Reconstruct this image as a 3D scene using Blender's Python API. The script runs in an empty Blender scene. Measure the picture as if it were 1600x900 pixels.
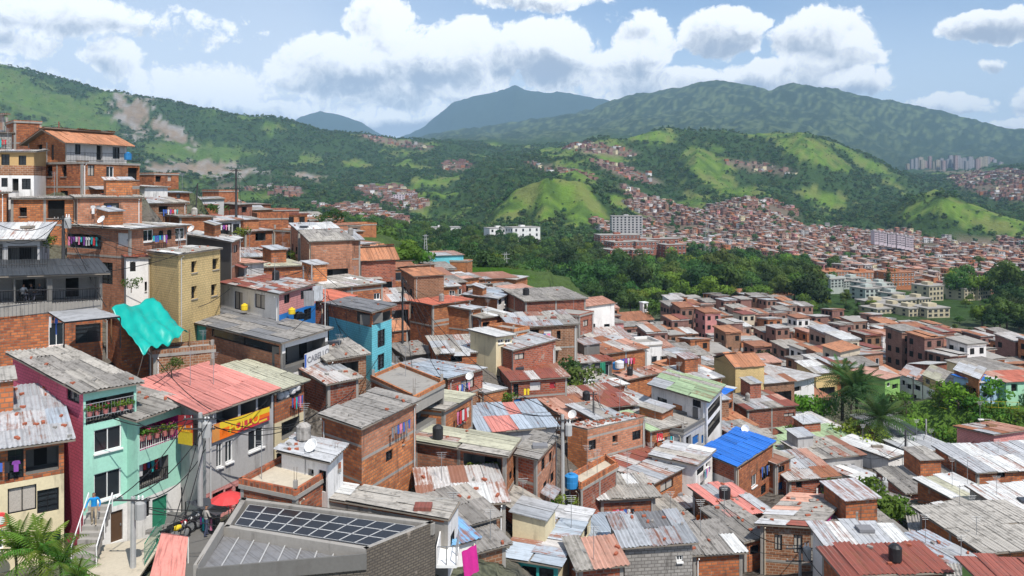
import bpy, math, random
import numpy as np
from mathutils import Vector, Matrix, noise as mnoise
R_ = math.radians
random.seed(11); RNG = np.random.default_rng(5)
SC = bpy.context.scene
COL = SC.collection

# ------------------------------------------------------------------ camera
F, HY = 1256.0, 290.0                      # focal length and eye-level row for a 1600 x 900 frame
cam_d = bpy.data.cameras.new('camera'); cam_d.sensor_width = 36; cam_d.lens = 36*F/1600
cam_d.shift_y = -(450-HY)/1600; cam_d.clip_start = 0.5; cam_d.clip_end = 40000
cam = bpy.data.objects.new('camera', cam_d); COL.objects.link(cam)
cam.location = (0, 0, 0); cam.rotation_euler = (R_(90), 0, 0)
SC.camera = cam
SC.render.resolution_x, SC.render.resolution_y = 1024, 576
SC.view_settings.view_transform = 'Standard'; SC.view_settings.look = 'None'
SC.view_settings.exposure = 0.06; SC.view_settings.gamma = 1; SC.view_settings.use_curve_mapping = False
SC.cycles.use_denoising = True
SC.cycles.max_bounces = 5; SC.cycles.diffuse_bounces = 2; SC.cycles.glossy_bounces = 2
SC.cycles.transmission_bounces = 3; SC.cycles.volume_bounces = 0; SC.cycles.transparent_max_bounces = 6
SC.cycles.caustics_reflective = False; SC.cycles.caustics_refractive = False

# ------------------------------------------------------------------ sun and sky
SUN_EL = R_(56); SUN_H = Vector((0.52, -0.854))          # from behind the camera, a little to the right
sun_dir = Vector((SUN_H.x*math.cos(SUN_EL), SUN_H.y*math.cos(SUN_EL), math.sin(SUN_EL)))
sd = bpy.data.lights.new('sun', 'SUN'); sd.energy = 5.0; sd.angle = R_(0.5); sd.color = (1.0, 0.955, 0.89)
sun = bpy.data.objects.new('sun', sd); COL.objects.link(sun)
sun.rotation_euler = (-sun_dir).to_track_quat('-Z', 'Y').to_euler()

W = bpy.data.worlds.new('World'); SC.world = W; W.use_nodes = True
nt = W.node_tree; nt.nodes.clear()
def N(t, kind, **kw):
    n = t.nodes.new(kind)
    for k, v in kw.items(): setattr(n, k, v)
    return n
def put(t, sock, v):
    if hasattr(v, 'is_output'): t.links.new(v, sock)
    else: sock.default_value = v
def math_(t, op, a, b=0.0, c=0.0, clamp=False):
    n = N(t, 'ShaderNodeMath', operation=op, use_clamp=clamp)
    put(t, n.inputs[0], a); put(t, n.inputs[1], b); put(t, n.inputs[2], c)
    return n.outputs[0]
def maprange(t, v, a, b, c=0.0, d=1.0, smooth=True):
    n = N(t, 'ShaderNodeMapRange', interpolation_type='SMOOTHSTEP' if smooth else 'LINEAR')
    put(t, n.inputs[0], v); n.inputs[1].default_value = a; n.inputs[2].default_value = b
    n.inputs[3].default_value = c; n.inputs[4].default_value = d
    return n.outputs[0]
def mixc(t, f, a, b, blend='MIX'):
    n = N(t, 'ShaderNodeMix', data_type='RGBA', blend_type=blend)
    put(t, n.inputs[0], f)
    for s, v in ((n.inputs[6], a), (n.inputs[7], b)):
        if not hasattr(v, 'is_output') and len(v) == 3: v = (*v, 1)
        put(t, s, v)
    return n.outputs[2]

# cumulus bank: (column, row, half width, half height, weight) of each cloud mass, turned into sky directions
CLOUDS = [(590,28,62,44,1.05),(500,105,92,60,1.05),(620,110,120,75,1.1),(730,90,100,62,1.05),(850,70,90,48,1.1),(880,105,80,42,1.0),(600,178,210,40,.72),(790,160,200,44,.75),(960,155,110,34,.75),
          (1010,75,58,58,1.1),(960,110,90,40,1.0),(1130,50,76,42,1.1),(1285,58,92,50,1.1),(1340,85,50,26,.95),(1240,122,150,32,1.0),(1080,128,120,28,.95),(1340,132,60,22,.9),
          (1520,44,74,26,1.05),(1610,34,70,30,1.05),(1545,95,34,15,.85),(1630,150,70,32,.9),(1480,160,90,20,.85),(1590,188,50,14,.9),
          (840,0,140,22,.85),(95,26,220,44,.88),(30,72,90,26,.9),(185,92,60,34,.95),(330,135,150,46,.85),(560,200,110,24,.85),
          (230,165,240,40,.78),(430,185,180,36,.86),(10,130,170,42,.78),(640,198,110,22,.9),(300,40,160,40,.62),(740,190,120,24,.8),(980,30,60,26,.6),
          (-250,90,220,70,.9),(1950,90,200,60,.9),(2300,60,240,70,.9),(-700,60,260,80,.9)]
tc = N(nt, 'ShaderNodeTexCoord'); gen = tc.outputs['Generated']
sky = N(nt, 'ShaderNodeTexSky', sky_type='NISHITA', sun_disc=False)
sky.sun_elevation = SUN_EL; sky.sun_rotation = math.atan2(SUN_H.x, SUN_H.y)
sky.altitude = 1500; sky.air_density = 1.0; sky.dust_density = 1.2; sky.ozone_density = 1.0
def vm(t, op, a, b=None, c=None):
    n = N(t, 'ShaderNodeVectorMath', operation=op); put(t, n.inputs[0], a)
    if b is not None: put(t, n.inputs[1] if op != 'SCALE' else n.inputs[3], b)
    if c is not None: put(t, n.inputs[2], c)
    return n.outputs['Value'] if op == 'DOT_PRODUCT' else n.outputs[0]
wn = N(nt, 'ShaderNodeTexNoise'); put(nt, wn.inputs['Vector'], gen); wn.inputs['Scale'].default_value = 13; wn.inputs['Detail'].default_value = 4; wn.inputs['Roughness'].default_value = .55
wof = vm(nt, 'SCALE', vm(nt, 'SUBTRACT', wn.outputs['Color'], (.5,.5,.5)), 0.042)
vw = vm(nt, 'ADD', gen, wof)
sx = N(nt, 'ShaderNodeSeparateXYZ'); put(nt, sx.inputs[0], vw)
cmb = N(nt, 'ShaderNodeCombineXYZ'); put(nt, cmb.inputs[0], math_(nt, 'ARCTAN2', sx.outputs[0], sx.outputs[1])); put(nt, cmb.inputs[1], math_(nt, 'ARCSINE', sx.outputs[2]))
ae = cmb.outputs[0]; acc = None; tone = None
for (cx, cy, rx, ry, w) in CLOUDS:
    a0 = math.atan((cx-800)/F); e0 = math.atan((HY-cy)/math.hypot(F, cx-800))
    ra = rx/F*math.cos(a0)**2; re_ = ry/F*math.cos(a0)
    q = vm(nt, 'MULTIPLY_ADD', ae, (1/ra, 1/re_, 0), (-a0/ra, -e0/re_, 0))
    m = maprange(nt, vm(nt, 'DOT_PRODUCT', q, q), 1.9, 0.0, 0.0, w)
    th = vm(nt, 'DOT_PRODUCT', q, (.25, 1, 0))                    # how high within the cloud: tops catch the sun
    tw = math_(nt, 'MULTIPLY', m, th)
    acc = m if acc is None else math_(nt, 'SMOOTH_MAX', acc, m, 0.15)
    tone = tw if tone is None else math_(nt, 'ADD', tone, tw)
def billow(vec, scale):
    n = N(nt, 'ShaderNodeTexNoise'); put(nt, n.inputs['Vector'], vec); n.inputs['Scale'].default_value = scale; n.inputs['Detail'].default_value = 6; n.inputs['Roughness'].default_value = .60
    return math_(nt, 'ABSOLUTE', math_(nt, 'MULTIPLY_ADD', n.outputs['Fac'], 2.0, -1.0))
B0 = billow(vw, 22); B1 = billow(vm(nt, 'ADD', vw, (0.010, -0.004, 0.021)), 22)
D0 = math_(nt, 'ADD', acc, math_(nt, 'MULTIPLY_ADD', B0, 1.10, -0.32))
alpha = maprange(nt, D0, 0.31, 0.56)
lit = math_(nt, 'ADD', math_(nt, 'MULTIPLY', tone, .55), math_(nt, 'MULTIPLY', math_(nt, 'SUBTRACT', B0, B1), 0.80))
thick = maprange(nt, D0, .40, 1.30, .20, -.16)
litf = maprange(nt, math_(nt, 'ADD', lit, thick), -0.34, 0.26)
ccol = mixc(nt, litf, (0.35, 0.40, 0.49), (1.0, 1.0, 0.99))
sep = N(nt, 'ShaderNodeSeparateXYZ'); put(nt, sep.inputs[0], gen)
# thin veil, thicker toward the left of the valley and low down, over the clear sky
vn = N(nt, 'ShaderNodeTexNoise'); put(nt, vn.inputs['Vector'], gen); vn.inputs['Scale'].default_value = 3.2; vn.inputs['Detail'].default_value = 5
low = maprange(nt, sep.outputs[2], 0.24, 0.02, 0.0, 0.70)
side = maprange(nt, sep.outputs[0], 0.22, -0.30, 0.0, 0.42)
veil = math_(nt, 'MULTIPLY_ADD', vn.outputs['Fac'], 0.45, math_(nt, 'ADD', math_(nt, 'ADD', low, side), -0.22), clamp=True)
bg1 = N(nt, 'ShaderNodeBackground'); put(nt, bg1.inputs[0], sky.outputs[0]); bg1.inputs[1].default_value = 0.15
bgv = N(nt, 'ShaderNodeBackground'); bgv.inputs[0].default_value = (0.72, 0.77, 0.85, 1); bgv.inputs[1].default_value = 1.20
bgc = N(nt, 'ShaderNodeBackground'); put(nt, bgc.inputs[0], ccol); bgc.inputs[1].default_value = 1.28
ms1 = N(nt, 'ShaderNodeMixShader'); put(nt, ms1.inputs[0], veil); nt.links.new(bg1.outputs[0], ms1.inputs[1]); nt.links.new(bgv.outputs[0], ms1.inputs[2])
ms2 = N(nt, 'ShaderNodeMixShader'); put(nt, ms2.inputs[0], alpha); nt.links.new(ms1.outputs[0], ms2.inputs[1]); nt.links.new(bgc.outputs[0], ms2.inputs[2])
wo = N(nt, 'ShaderNodeOutputWorld'); nt.links.new(ms2.outputs[0], wo.inputs[0])
W.cycles.sampling_method = 'MANUAL'; W.cycles.sample_map_resolution = 256

# ------------------------------------------------------------------ helpers
def pt(px, py, d): return Vector(((px-800)/F*d, d, -(py-HY)/F*d))
def zpx(py, d): return -(py-HY)/F*d
def tag(o, label=None, cat=None, group=None, kind=None):
    if label: o['label'] = label
    if cat: o['category'] = cat
    if group: o['group'] = group
    if kind: o['kind'] = kind
    return o
def link(o, parent=None):
    COL.objects.link(o)
    if parent is not None: o.parent = parent
    return o
def empty(name, loc):
    o = bpy.data.objects.new(name, None); o.location = loc; o.empty_display_size = .3
    return link(o)
class MB:
    def __init__(s): s.v, s.f, s.m, s.uv, s.mats = [], [], [], [], []
    def mi(s, mat):
        if mat not in s.mats: s.mats.append(mat)
        return s.mats.index(mat)
    def face(s, pts, mat, uv=None):
        n = len(s.v); s.v.extend([tuple(p) for p in pts]); s.f.append(tuple(range(n, n+len(pts)))); s.m.append(s.mi(mat))
        s.uv.extend(uv if uv else [(p[0]+p[1], p[2]) for p in pts])
    def box(s, c, u, v, w, mat):              # centre and three half-extent vectors
        c, u, v, w = Vector(c), Vector(u), Vector(v), Vector(w)
        P = [c+a*u+b*v+e*w for e in (-1, 1) for b in (-1, 1) for a in (-1, 1)]
        lu, lv, lw = u.length*2, v.length*2, w.length*2
        for idx, (a, b) in (((0,2,3,1),(lv,lu)), ((4,5,7,6),(lu,lv)), ((0,1,5,4),(lu,lw)), ((2,6,7,3),(lw,lu)), ((0,4,6,2),(lw,lv)), ((1,3,7,5),(lv,lw))):
            s.face([P[i] for i in idx], mat, [(0,0),(a,0),(a,b),(0,b)])
    def abox(s, x0, x1, y0, y1, z0, z1, mat):
        s.box(((x0+x1)/2,(y0+y1)/2,(z0+z1)/2), ((x1-x0)/2,0,0), (0,(y1-y0)/2,0), (0,0,(z1-z0)/2), mat)
    def tube(s, path, rad, mat, n=6, cap=True):
        path = [Vector(p) for p in path]; rads = rad if isinstance(rad, (list, tuple)) else [rad]*len(path)
        rings = []
        for i, p in enumerate(path):
            t = (path[min(i+1, len(path)-1)]-path[max(i-1, 0)]).normalized()
            a = t.orthogonal().normalized() if abs(t.z) > .9 else t.cross(Vector((0,0,1))).normalized()
            b = t.cross(a).normalized()
            rings.append([p+rads[i]*(math.cos(2*math.pi*k/n)*a+math.sin(2*math.pi*k/n)*b) for k in range(n)])
        for i in range(len(rings)-1):
            for k in range(n):
                s.face([rings[i][k], rings[i][(k+1)%n], rings[i+1][(k+1)%n], rings[i+1][k]], mat)
        if cap:
            s.face(rings[0][::-1], mat); s.face(rings[-1], mat)
    def lathe(s, c, prof, mat, n=10, axis=(0,0,1)):
        c = Vector(c); ax = Vector(axis).normalized(); a = ax.orthogonal().normalized(); b = ax.cross(a)
        rings = [[c+ax*h+r*(math.cos(2*math.pi*k/n)*a+math.sin(2*math.pi*k/n)*b) for k in range(n)] for r, h in prof]
        for i in range(len(rings)-1):
            for k in range(n): s.face([rings[i][k], rings[i][(k+1)%n], rings[i+1][(k+1)%n], rings[i+1][k]], mat)
        s.face(rings[0][::-1], mat); s.face(rings[-1], mat)
    def mesh(s, name, smooth=False):
        me = bpy.data.meshes.new(name); me.from_pydata(s.v, [], s.f)
        for m in s.mats: me.materials.append(MAT[m] if isinstance(m, str) else m)
        me.polygons.foreach_set('material_index', s.m)
        uvl = me.uv_layers.new(name='UVMap'); uvl.data.foreach_set('uv', [c for p in s.uv for c in p])
        if smooth: me.polygons.foreach_set('use_smooth', [True]*len(s.f))
        me.update(); return me
    def build(s, name, parent=None, smooth=False):
        return link(bpy.data.objects.new(name, s.mesh(name, smooth)), parent)

# ------------------------------------------------------------------ materials
MAT = {}
def newmat(name, rough=.85, metal=0.0, spec=.3):
    m = bpy.data.materials.new(name); m.use_nodes = True; t = m.node_tree
    b = t.nodes['Principled BSDF']; b.inputs['Roughness'].default_value = rough; b.inputs['Metallic'].default_value = metal
    b.inputs['Specular IOR Level'].default_value = spec
    MAT[name] = m; return m, t, b
def tnoise(t, vec, scale, detail=4, rough=.55, dist=0.0):
    n = N(t, 'ShaderNodeTexNoise'); put(t, n.inputs['Vector'], vec); n.inputs['Scale'].default_value = scale
    n.inputs['Detail'].default_value = detail; n.inputs['Roughness'].default_value = rough; n.inputs['Distortion'].default_value = dist
    return n.outputs['Fac']
def vscale(t, vec, s):
    n = N(t, 'ShaderNodeVectorMath', operation='MULTIPLY'); put(t, n.inputs[0], vec); n.inputs[1].default_value = s; return n.outputs[0]
def bump(t, b, h, strength=.4, dist=.02):
    n = N(t, 'ShaderNodeBump'); n.inputs['Strength'].default_value = strength; n.inputs['Distance'].default_value = dist
    put(t, n.inputs['Height'], h); t.links.new(n.outputs[0], b.inputs['Normal'])
def hsv(t, col, v, s=1.0, h=.5):
    n = N(t, 'ShaderNodeHueSaturation'); put(t, n.inputs['Color'], col); put(t, n.inputs['Value'], v); put(t, n.inputs['Saturation'], s); put(t, n.inputs['Hue'], h)
    return n.outputs[0]
def grime(t, pos, col, amt=.6, dark=(.05,.042,.036)):
    """rain streaks and dirt patches with a shape of their own"""
    st = tnoise(t, vscale(t, pos, (1.3,1.3,.22)), 1.6, 5, .6)
    pa = tnoise(t, pos, .55, 5, .62)
    f = math_(t, 'MULTIPLY', maprange(t, st, .5, .74), maprange(t, pa, .38, .62, .15, 1))
    return mixc(t, math_(t, 'MULTIPLY', f, amt), col, dark)
def brick_mat(name, c1, c2, mortar, paint=None, stain=.85, bw=.42, rh=.20, dark=None, msize=.026):
    m, t, b = newmat(name, .9)
    uv = N(t, 'ShaderNodeUVMap').outputs[0]; pos = N(t, 'ShaderNodeNewGeometry').outputs['Position']
    oi = N(t, 'ShaderNodeObjectInfo')
    bt = N(t, 'ShaderNodeTexBrick'); put(t, bt.inputs['Vector'], uv); bt.inputs['Scale'].default_value = 1
    bt.inputs['Brick Width'].default_value = bw; bt.inputs['Row Height'].default_value = rh; bt.inputs['Mortar Size'].default_value = msize
    bt.inputs['Mortar Smooth'].default_value = .2; bt.inputs['Bias'].default_value = -.1
    bt.inputs['Color1'].default_value = (*c1, 1); bt.inputs['Color2'].default_value = (*c2, 1); bt.inputs['Mortar'].default_value = (*mortar, 1)
    col = bt.outputs['Color']
    big = tnoise(t, pos, .35, 4); fine = tnoise(t, pos, 6, 3)
    if paint:
        pm = mixc(t, bt.outputs['Fac'], paint, tuple(x*.72 for x in paint))
        wear = maprange(t, tnoise(t, pos, 2.2, 6, .65), .66, .72)
        col = mixc(t, math_(t, 'MULTIPLY', wear, .55), pm, col)
    if not paint:
        sm = math_(t, 'MULTIPLY', maprange(t, tnoise(t, pos, .75, 7, .68), .62, .68), .75)      # mortar smears and plaster patches
        col = mixc(t, sm, col, (.34,.285,.235))
    v = math_(t, 'ADD', math_(t, 'MULTIPLY_ADD', big, .7, .44), math_(t, 'MULTIPLY_ADD', fine, .4, math_(t, 'MULTIPLY_ADD', oi.outputs['Random'], .22, -.11)))
    col = hsv(t, col, v)
    col = grime(t, pos, col, stain)
    t.links.new(col, b.inputs['Base Color'])
    bump(t, b, math_(t, 'MULTIPLY_ADD', bt.outputs['Fac'], -1.0, math_(t, 'MULTIPLY', fine, .5)), .6, .02)
    return m
BR = dict(
 brick=((.50,.160,.056),(.225,.060,.028),(.20,.125,.085)),
 brick_orange=((.56,.200,.070),(.31,.092,.036),(.24,.145,.09)),
 brick_red=((.38,.100,.048),(.185,.046,.028),(.26,.18,.145)),
 brick_pink=((.50,.215,.120),(.31,.118,.064),(.27,.185,.135)),
 brick_brown=((.30,.135,.068),(.18,.075,.038),(.33,.24,.17)),
 brick_mix=((.48,.135,.055),(.10,.035,.025),(.22,.14,.10)))
for k, (a, c, mo) in BR.items(): brick_mat(k, a, c, mo)
brick_mat('brick_dusky', (.33,.165,.12), (.235,.105,.075), (.26,.19,.15)); brick_mat('brick_dusk_red', (.27,.12,.095), (.20,.085,.065), (.25,.18,.15)); brick_mat('brick_dusk_pale', (.40,.25,.19), (.31,.18,.13), (.30,.23,.19))
brick_mat('block_grey', (.36,.34,.31), (.26,.245,.225), (.18,.165,.15), bw=.42, rh=.21)
brick_mat('brick_dark', (.16,.135,.105), (.12,.10,.08), (.075,.065,.055), bw=.3, rh=.12, stain=.25)
def painted(name, c, brickish=True, stain=.5):
    if brickish: return brick_mat(name, (.40,.15,.08), (.3,.1,.06), (.3,.25,.2), paint=c, stain=stain)
    m, t, b = newmat(name, .8)
    pos = N(t, 'ShaderNodeNewGeometry').outputs['Position']
    big = tnoise(t, pos, .4, 5); fine = tnoise(t, pos, 7, 4)
    col = hsv(t, (*c, 1), math_(t, 'ADD', math_(t, 'MULTIPLY_ADD', big, .45, .62), math_(t, 'MULTIPLY_ADD', fine, .3, 0.0)))
    t.links.new(grime(t, pos, col, stain, (.09,.08,.07)), b.inputs['Base Color']); bump(t, b, fine, .3, .01)
    return m
painted('mint', (.36,.66,.53), False, .18); painted('pink_wall', (.66,.13,.20)); painted('rose_wall', (.62,.27,.25))
painted('yellow_wall', (.66,.49,.23), True, .35); painted('turquoise', (.15,.50,.57)); painted('teal', (.07,.42,.48))
painted('blue_wall', (.02,.17,.48), False); painted('white_wall', (.74,.72,.69), False, .55); painted('cream', (.66,.57,.37), False)
painted('magenta', (.50,.02,.22), False, .2); painted('green_wall', (.25,.46,.13), False); painted('mint2', (.34,.60,.42), False)
painted('grey_plaster', (.42,.41,.40), False, .7); painted('concrete', (.31,.29,.26), False, .8); painted('beige_floor', (.50,.44,.34), False)
painted('ochre', (.46,.30,.13), False); painted('lilac', (.55,.47,.50), False); painted('sand_wall', (.58,.50,.38), False); painted('pale_blue', (.35,.50,.66), False)
painted('red_paint', (.45,.05,.04), False, .2); painted('orange_wall', (.60,.25,.06), False, .3)
painted('dark_concrete', (.14,.135,.125), False, .4); painted('step_concrete', (.33,.31,.28), False, .8)

def sheet_mat(name, base, rust=.0, dirt=.3, rough=.55, metal=.0, rustc=(.23,.075,.04), var=.3, pat=None):
    m, t, b = newmat(name, rough, metal, .35)
    pos = N(t, 'ShaderNodeNewGeometry').outputs['Position']; oi = N(t, 'ShaderNodeObjectInfo').outputs['Random']
    uv = N(t, 'ShaderNodeUVMap').outputs[0]
    big = tnoise(t, pos, .5, 5); med = tnoise(t, pos, 2.1, 6, .62); fine = tnoise(t, vscale(t, pos, (1,1,1)), 9, 3)
    v = math_(t, 'ADD', math_(t, 'MULTIPLY_ADD', oi, var, 1-var/2-.22), math_(t, 'MULTIPLY_ADD', fine, .26, math_(t, 'MULTIPLY', big, .2)))
    col = hsv(t, (*base, 1), v)
    if pat:
        # sheets laid in courses, too far away to tell apart singly
        bt = N(t, 'ShaderNodeTexBrick'); put(t, bt.inputs['Vector'], uv); bt.inputs['Scale'].default_value = 1
        bt.inputs['Brick Width'].default_value = .95; bt.inputs['Row Height'].default_value = 1.8; bt.inputs['Mortar Size'].default_value = .02
        bt.inputs['Color1'].default_value = (1,1,1,1); bt.inputs['Color2'].default_value = (*pat, 1); bt.inputs['Mortar'].default_value = (.45,.42,.4,1)
        col = mixc(t, 1.0, col, bt.outputs['Color'], 'MULTIPLY')
    dm = math_(t, 'MULTIPLY', maprange(t, med, .47, .68), dirt)
    col = mixc(t, dm, col, (.105,.095,.082))
    sv = N(t, 'ShaderNodeCombineXYZ'); put(t, sv.inputs[2], math_(t, 'MULTIPLY', oi, 57.0))
    su = vscale(t, uv, (1, 1, 0)); ad = N(t, 'ShaderNodeVectorMath', operation='ADD'); put(t, ad.inputs[0], su); put(t, ad.inputs[1], sv.outputs[0])
    run = tnoise(t, vscale(t, ad.outputs[0], (7.0, .55, 1)), 1.0, 6, .62)            # streaks that run down the sheet
    spl = tnoise(t, vscale(t, ad.outputs[0], (2.2, 3.4, 1)), 1.3, 7, .68)
    col = mixc(t, math_(t, 'MULTIPLY', maprange(t, run, .44, .70), .68), col, hsv(t, col, .36))
    if rust:
        wn = N(t, 'ShaderNodeTexWhiteNoise', noise_dimensions='1D'); put(t, wn.inputs['W'], math_(t, 'MULTIPLY', oi, 91.7))
        sh = math_(t, 'ADD', math_(t, 'MULTIPLY_ADD', wn.outputs['Value'], .34, -.17), math_(t, 'ADD', math_(t, 'MULTIPLY', run, .55), math_(t, 'MULTIPLY', spl, .45)))
        rm = math_(t, 'MULTIPLY', maprange(t, sh, .62-rust*.26, .78-rust*.26), .9)
        col = mixc(t, rm, col, mixc(t, spl, hsv(t, (*rustc, 1), math_(t, 'MULTIPLY_ADD', fine, .9, .45)), (.30,.13,.07)))
    t.links.new(col, b.inputs['Base Color']); bump(t, b, fine, .15, .01)
    return m
SH = dict(zinc=((.43,.445,.46),.18,.3,.45,.15), zinc_light=((.49,.495,.50),.12,.34,.45,.1), zinc_blue=((.41,.465,.52),.12,.2,.45,.1), rusty=((.50,.48,.46),.85,.25,.7,0),
  fibro=((.31,.29,.265),0,.75,.9,0), fibro_light=((.39,.365,.325),0,.65,.9,0), fibro_dark=((.25,.235,.215),0,.6,.9,0), white_sheet=((.63,.63,.61),.05,.28,.5,0),
  red_sheet=((.27,.085,.062),.25,.3,.7,0), pink_sheet=((.62,.24,.20),0,.15,.8,0), blue_sheet=((.03,.17,.60),0,.10,.4,0), green_sheet=((.36,.47,.28),.1,.35,.6,0),
  terracotta=((.45,.205,.11),0,.4,.9,0), terracotta_dark=((.36,.155,.085),0,.5,.9,0), grey_sheet=((.20,.20,.205),0,.35,.6,0), black_sheet=((.045,.05,.055),0,.2,.5,0),
  khaki_sheet=((.46,.45,.34),0,.35,.8,0), light_blue=((.20,.42,.66),.05,.2,.5,0), coral_sheet=((.52,.155,.095),0,.2,.7,0), peach_sheet=((.50,.28,.21),.2,.3,.8,0))
for k, (c, ru, di, ro, me_) in SH.items():
    sheet_mat(k, c, ru, di, ro, me_)
    sheet_mat('far_'+k, c, ru, di, ro, 0, pat=(.70,.66,.62))
def simple(name, c, rough=.8, metal=0.0, nscale=5, amp=.35, spec=.3):
    m, t, b = newmat(name, rough, metal, spec)
    pos = N(t, 'ShaderNodeNewGeometry').outputs['Position']; oi = N(t, 'ShaderNodeObjectInfo').outputs['Random']
    col = hsv(t, (*c, 1), math_(t, 'ADD', math_(t, 'MULTIPLY_ADD', tnoise(t, pos, nscale, 4), amp, 1-amp/2), math_(t, 'MULTIPLY_ADD', oi, .14, -.07)))
    t.links.new(col, b.inputs['Base Color']); return m
simple('glass', (.022,.027,.032), .12, 0, .7, .6, .5); simple('void', (.012,.011,.010), .95); simple('curtain', (.42,.38,.33), .9, 0, 14, .7)  # void puts the darkness of unlit interiors into its near-black colour
simple('wood', (.20,.11,.055), .8, 0, 8); simple('timber_grey', (.22,.19,.155), .9, 0, 8); simple('black_metal', (.016,.016,.018), .5, .3); simple('grey_metal', (.32,.33,.34), .5, .5)
simple('white_paint', (.74,.74,.72), .6, 0, 5, .15); simple('pole_grey', (.36,.36,.35), .85); simple('pole_dark', (.05,.05,.052), .8); simple('cable', (.012,.012,.013), .7)
simple('door_brown', (.10,.055,.03), .6); simple('door_blue', (.02,.12,.36), .6); simple('door_green', (.03,.22,.13), .6); simple('door_teal', (.04,.32,.30), .6); simple('door_red', (.35,.03,.04), .6); simple('door_white', (.62,.61,.58), .6)
simple('trunk', (.085,.062,.045), .95, 0, 3, .6); simple('brick_loose', (.33,.10,.055), .9, 0, 9, .6); simple('stone', (.25,.235,.215), .95, 0, 6, .6)
simple('tank_blue', (.03,.22,.50), .5); simple('tank_black', (.02,.02,.022), .5); simple('tarp', (.004,.33,.27), .36, 0, 1.2, .5, .5); simple('tarp_dark', (.05,.055,.065), .45, 0, 1.5, .6)
simple('umbrella_red', (.62,.06,.06), .6); simple('skin', (.30,.16,.10), .7); simple('pot', (.45,.16,.15), .8); simple('solar', (.014,.014,.017), .30, .1, 1.2, .4, .5); simple('gutter', (.45,.45,.44), .6)
for nme, c in dict(cloth_white=(.62,.61,.60), cloth_pink=(.72,.22,.36), cloth_blue=(.05,.12,.42), cloth_black=(.02,.02,.025), cloth_red=(.55,.04,.05), cloth_yellow=(.72,.52,.03), cloth_purple=(.22,.06,.3), cloth_orange=(.80,.16,.01), cloth_teal=(.03,.4,.42), cloth_grey=(.2,.2,.21), cloth_jacket=(.01,.22,.55), cloth_khaki=(.35,.28,.18)).items(): simple(nme, c, .9, 0, 9, .4)
def leafmat(name, c, trans=.35, var=.7, sat=1.0):
    m, t, b = newmat(name, .7, 0, .25)
    oi = N(t, 'ShaderNodeObjectInfo').outputs['Random']; pos = N(t, 'ShaderNodeNewGeometry').outputs['Position']
    v = math_(t, 'ADD', math_(t, 'MULTIPLY_ADD', oi, var, 1-var/2), math_(t, 'MULTIPLY_ADD', tnoise(t, pos, .9, 3), .9, -.45))
    wn = N(t, 'ShaderNodeTexWhiteNoise', noise_dimensions='1D'); put(t, wn.inputs['W'], oi)
    h = math_(t, 'MULTIPLY_ADD', wn.outputs['Value'], .08, .452)
    col = hsv(t, (*c, 1), v, sat, h)
    t.links.new(col, b.inputs['Base Color'])
    tr = N(t, 'ShaderNodeBsdfTranslucent'); t.links.new(hsv(t, col, 1.3), tr.inputs[0])
    mx = N(t, 'ShaderNodeMixShader'); mx.inputs[0].default_value = trans
    t.links.new(b.outputs[0], mx.inputs[1]); t.links.new(tr.outputs[0], mx.inputs[2]); t.links.new(mx.outputs[0], t.nodes['Material Output'].inputs[0])
leafmat('leaf', (.062,.122,.024)); leafmat('leaf_dark', (.038,.080,.020)); leafmat('leaf_bright', (.098,.19,.022)); leafmat('leaf_far', (.058,.114,.026), .2, .6); leafmat('leaf_palm', (.055,.115,.028)); leafmat('leaf_lime', (.13,.24,.02)); leafmat('flower', (.50,.05,.12))

# terrain: cover colour comes from the vertices, broken up by noise
m, t, b = newmat('terrain', .95, 0, .1)
at = N(t, 'ShaderNodeVertexColor', layer_name='cover'); pos = N(t, 'ShaderNodeNewGeometry').outputs['Position']
n1, n2_, n3 = tnoise(t, pos, .012, 6, .6), tnoise(t, pos, .06, 6, .65), tnoise(t, pos, .5, 4, .6)
v = math_(t, 'ADD', math_(t, 'MULTIPLY_ADD', n1, .7, .12), math_(t, 'ADD', math_(t, 'MULTIPLY', n2_, .7), math_(t, 'MULTIPLY', n3, .35)))
t.links.new(hsv(t, at.outputs['Color'], v), b.inputs['Base Color'])
bump(t, b, math_(t, 'MULTIPLY_ADD', n2_, 5.0, math_(t, 'MULTIPLY', n3, .10)), .8, 2.5)

# ------------------------------------------------------------------ the houses one can pick out, measured from the photograph
# P = (column, row of eave, row of base, distance) of the nearest corner; R, L = (column, distance[, row of eave]) of the facade ends
SPECS = []
def H(label, P, R, L=('back', 7), **k):
    SPECS.append(dict(label=label, P=P, R=R, L=L, **k))
def S(label, x0, x1, yt, yb, d, wall='brick', roof='mixA', back=7, tilt=0.02, rise=.5, **k):
    H(label, (x0, yt, yb, d), (x1, d*(1+tilt)), ('back', back, rise*.55), wall=wall, roof=roof, **k)
MIXES = dict(mixA=['zinc','zinc_light','fibro','rusty','fibro_light'], mixB=['rusty','zinc','red_sheet','zinc_light','rusty'], mixC=['fibro','fibro_light','fibro','fibro_dark'],
  mixD=['zinc_light','zinc','zinc_blue'], mixE=['fibro_light','white_sheet','zinc_light'], mixF=['rusty','peach_sheet','zinc_light','rusty','terracotta_dark'], mixG=['khaki_sheet','rusty','khaki_sheet','fibro_light','khaki_sheet'],
  mixH=['green_sheet','zinc_light','green_sheet','fibro_light'], mixI=['fibro','zinc_light','fibro_light','red_sheet','fibro','peach_sheet'])

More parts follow.
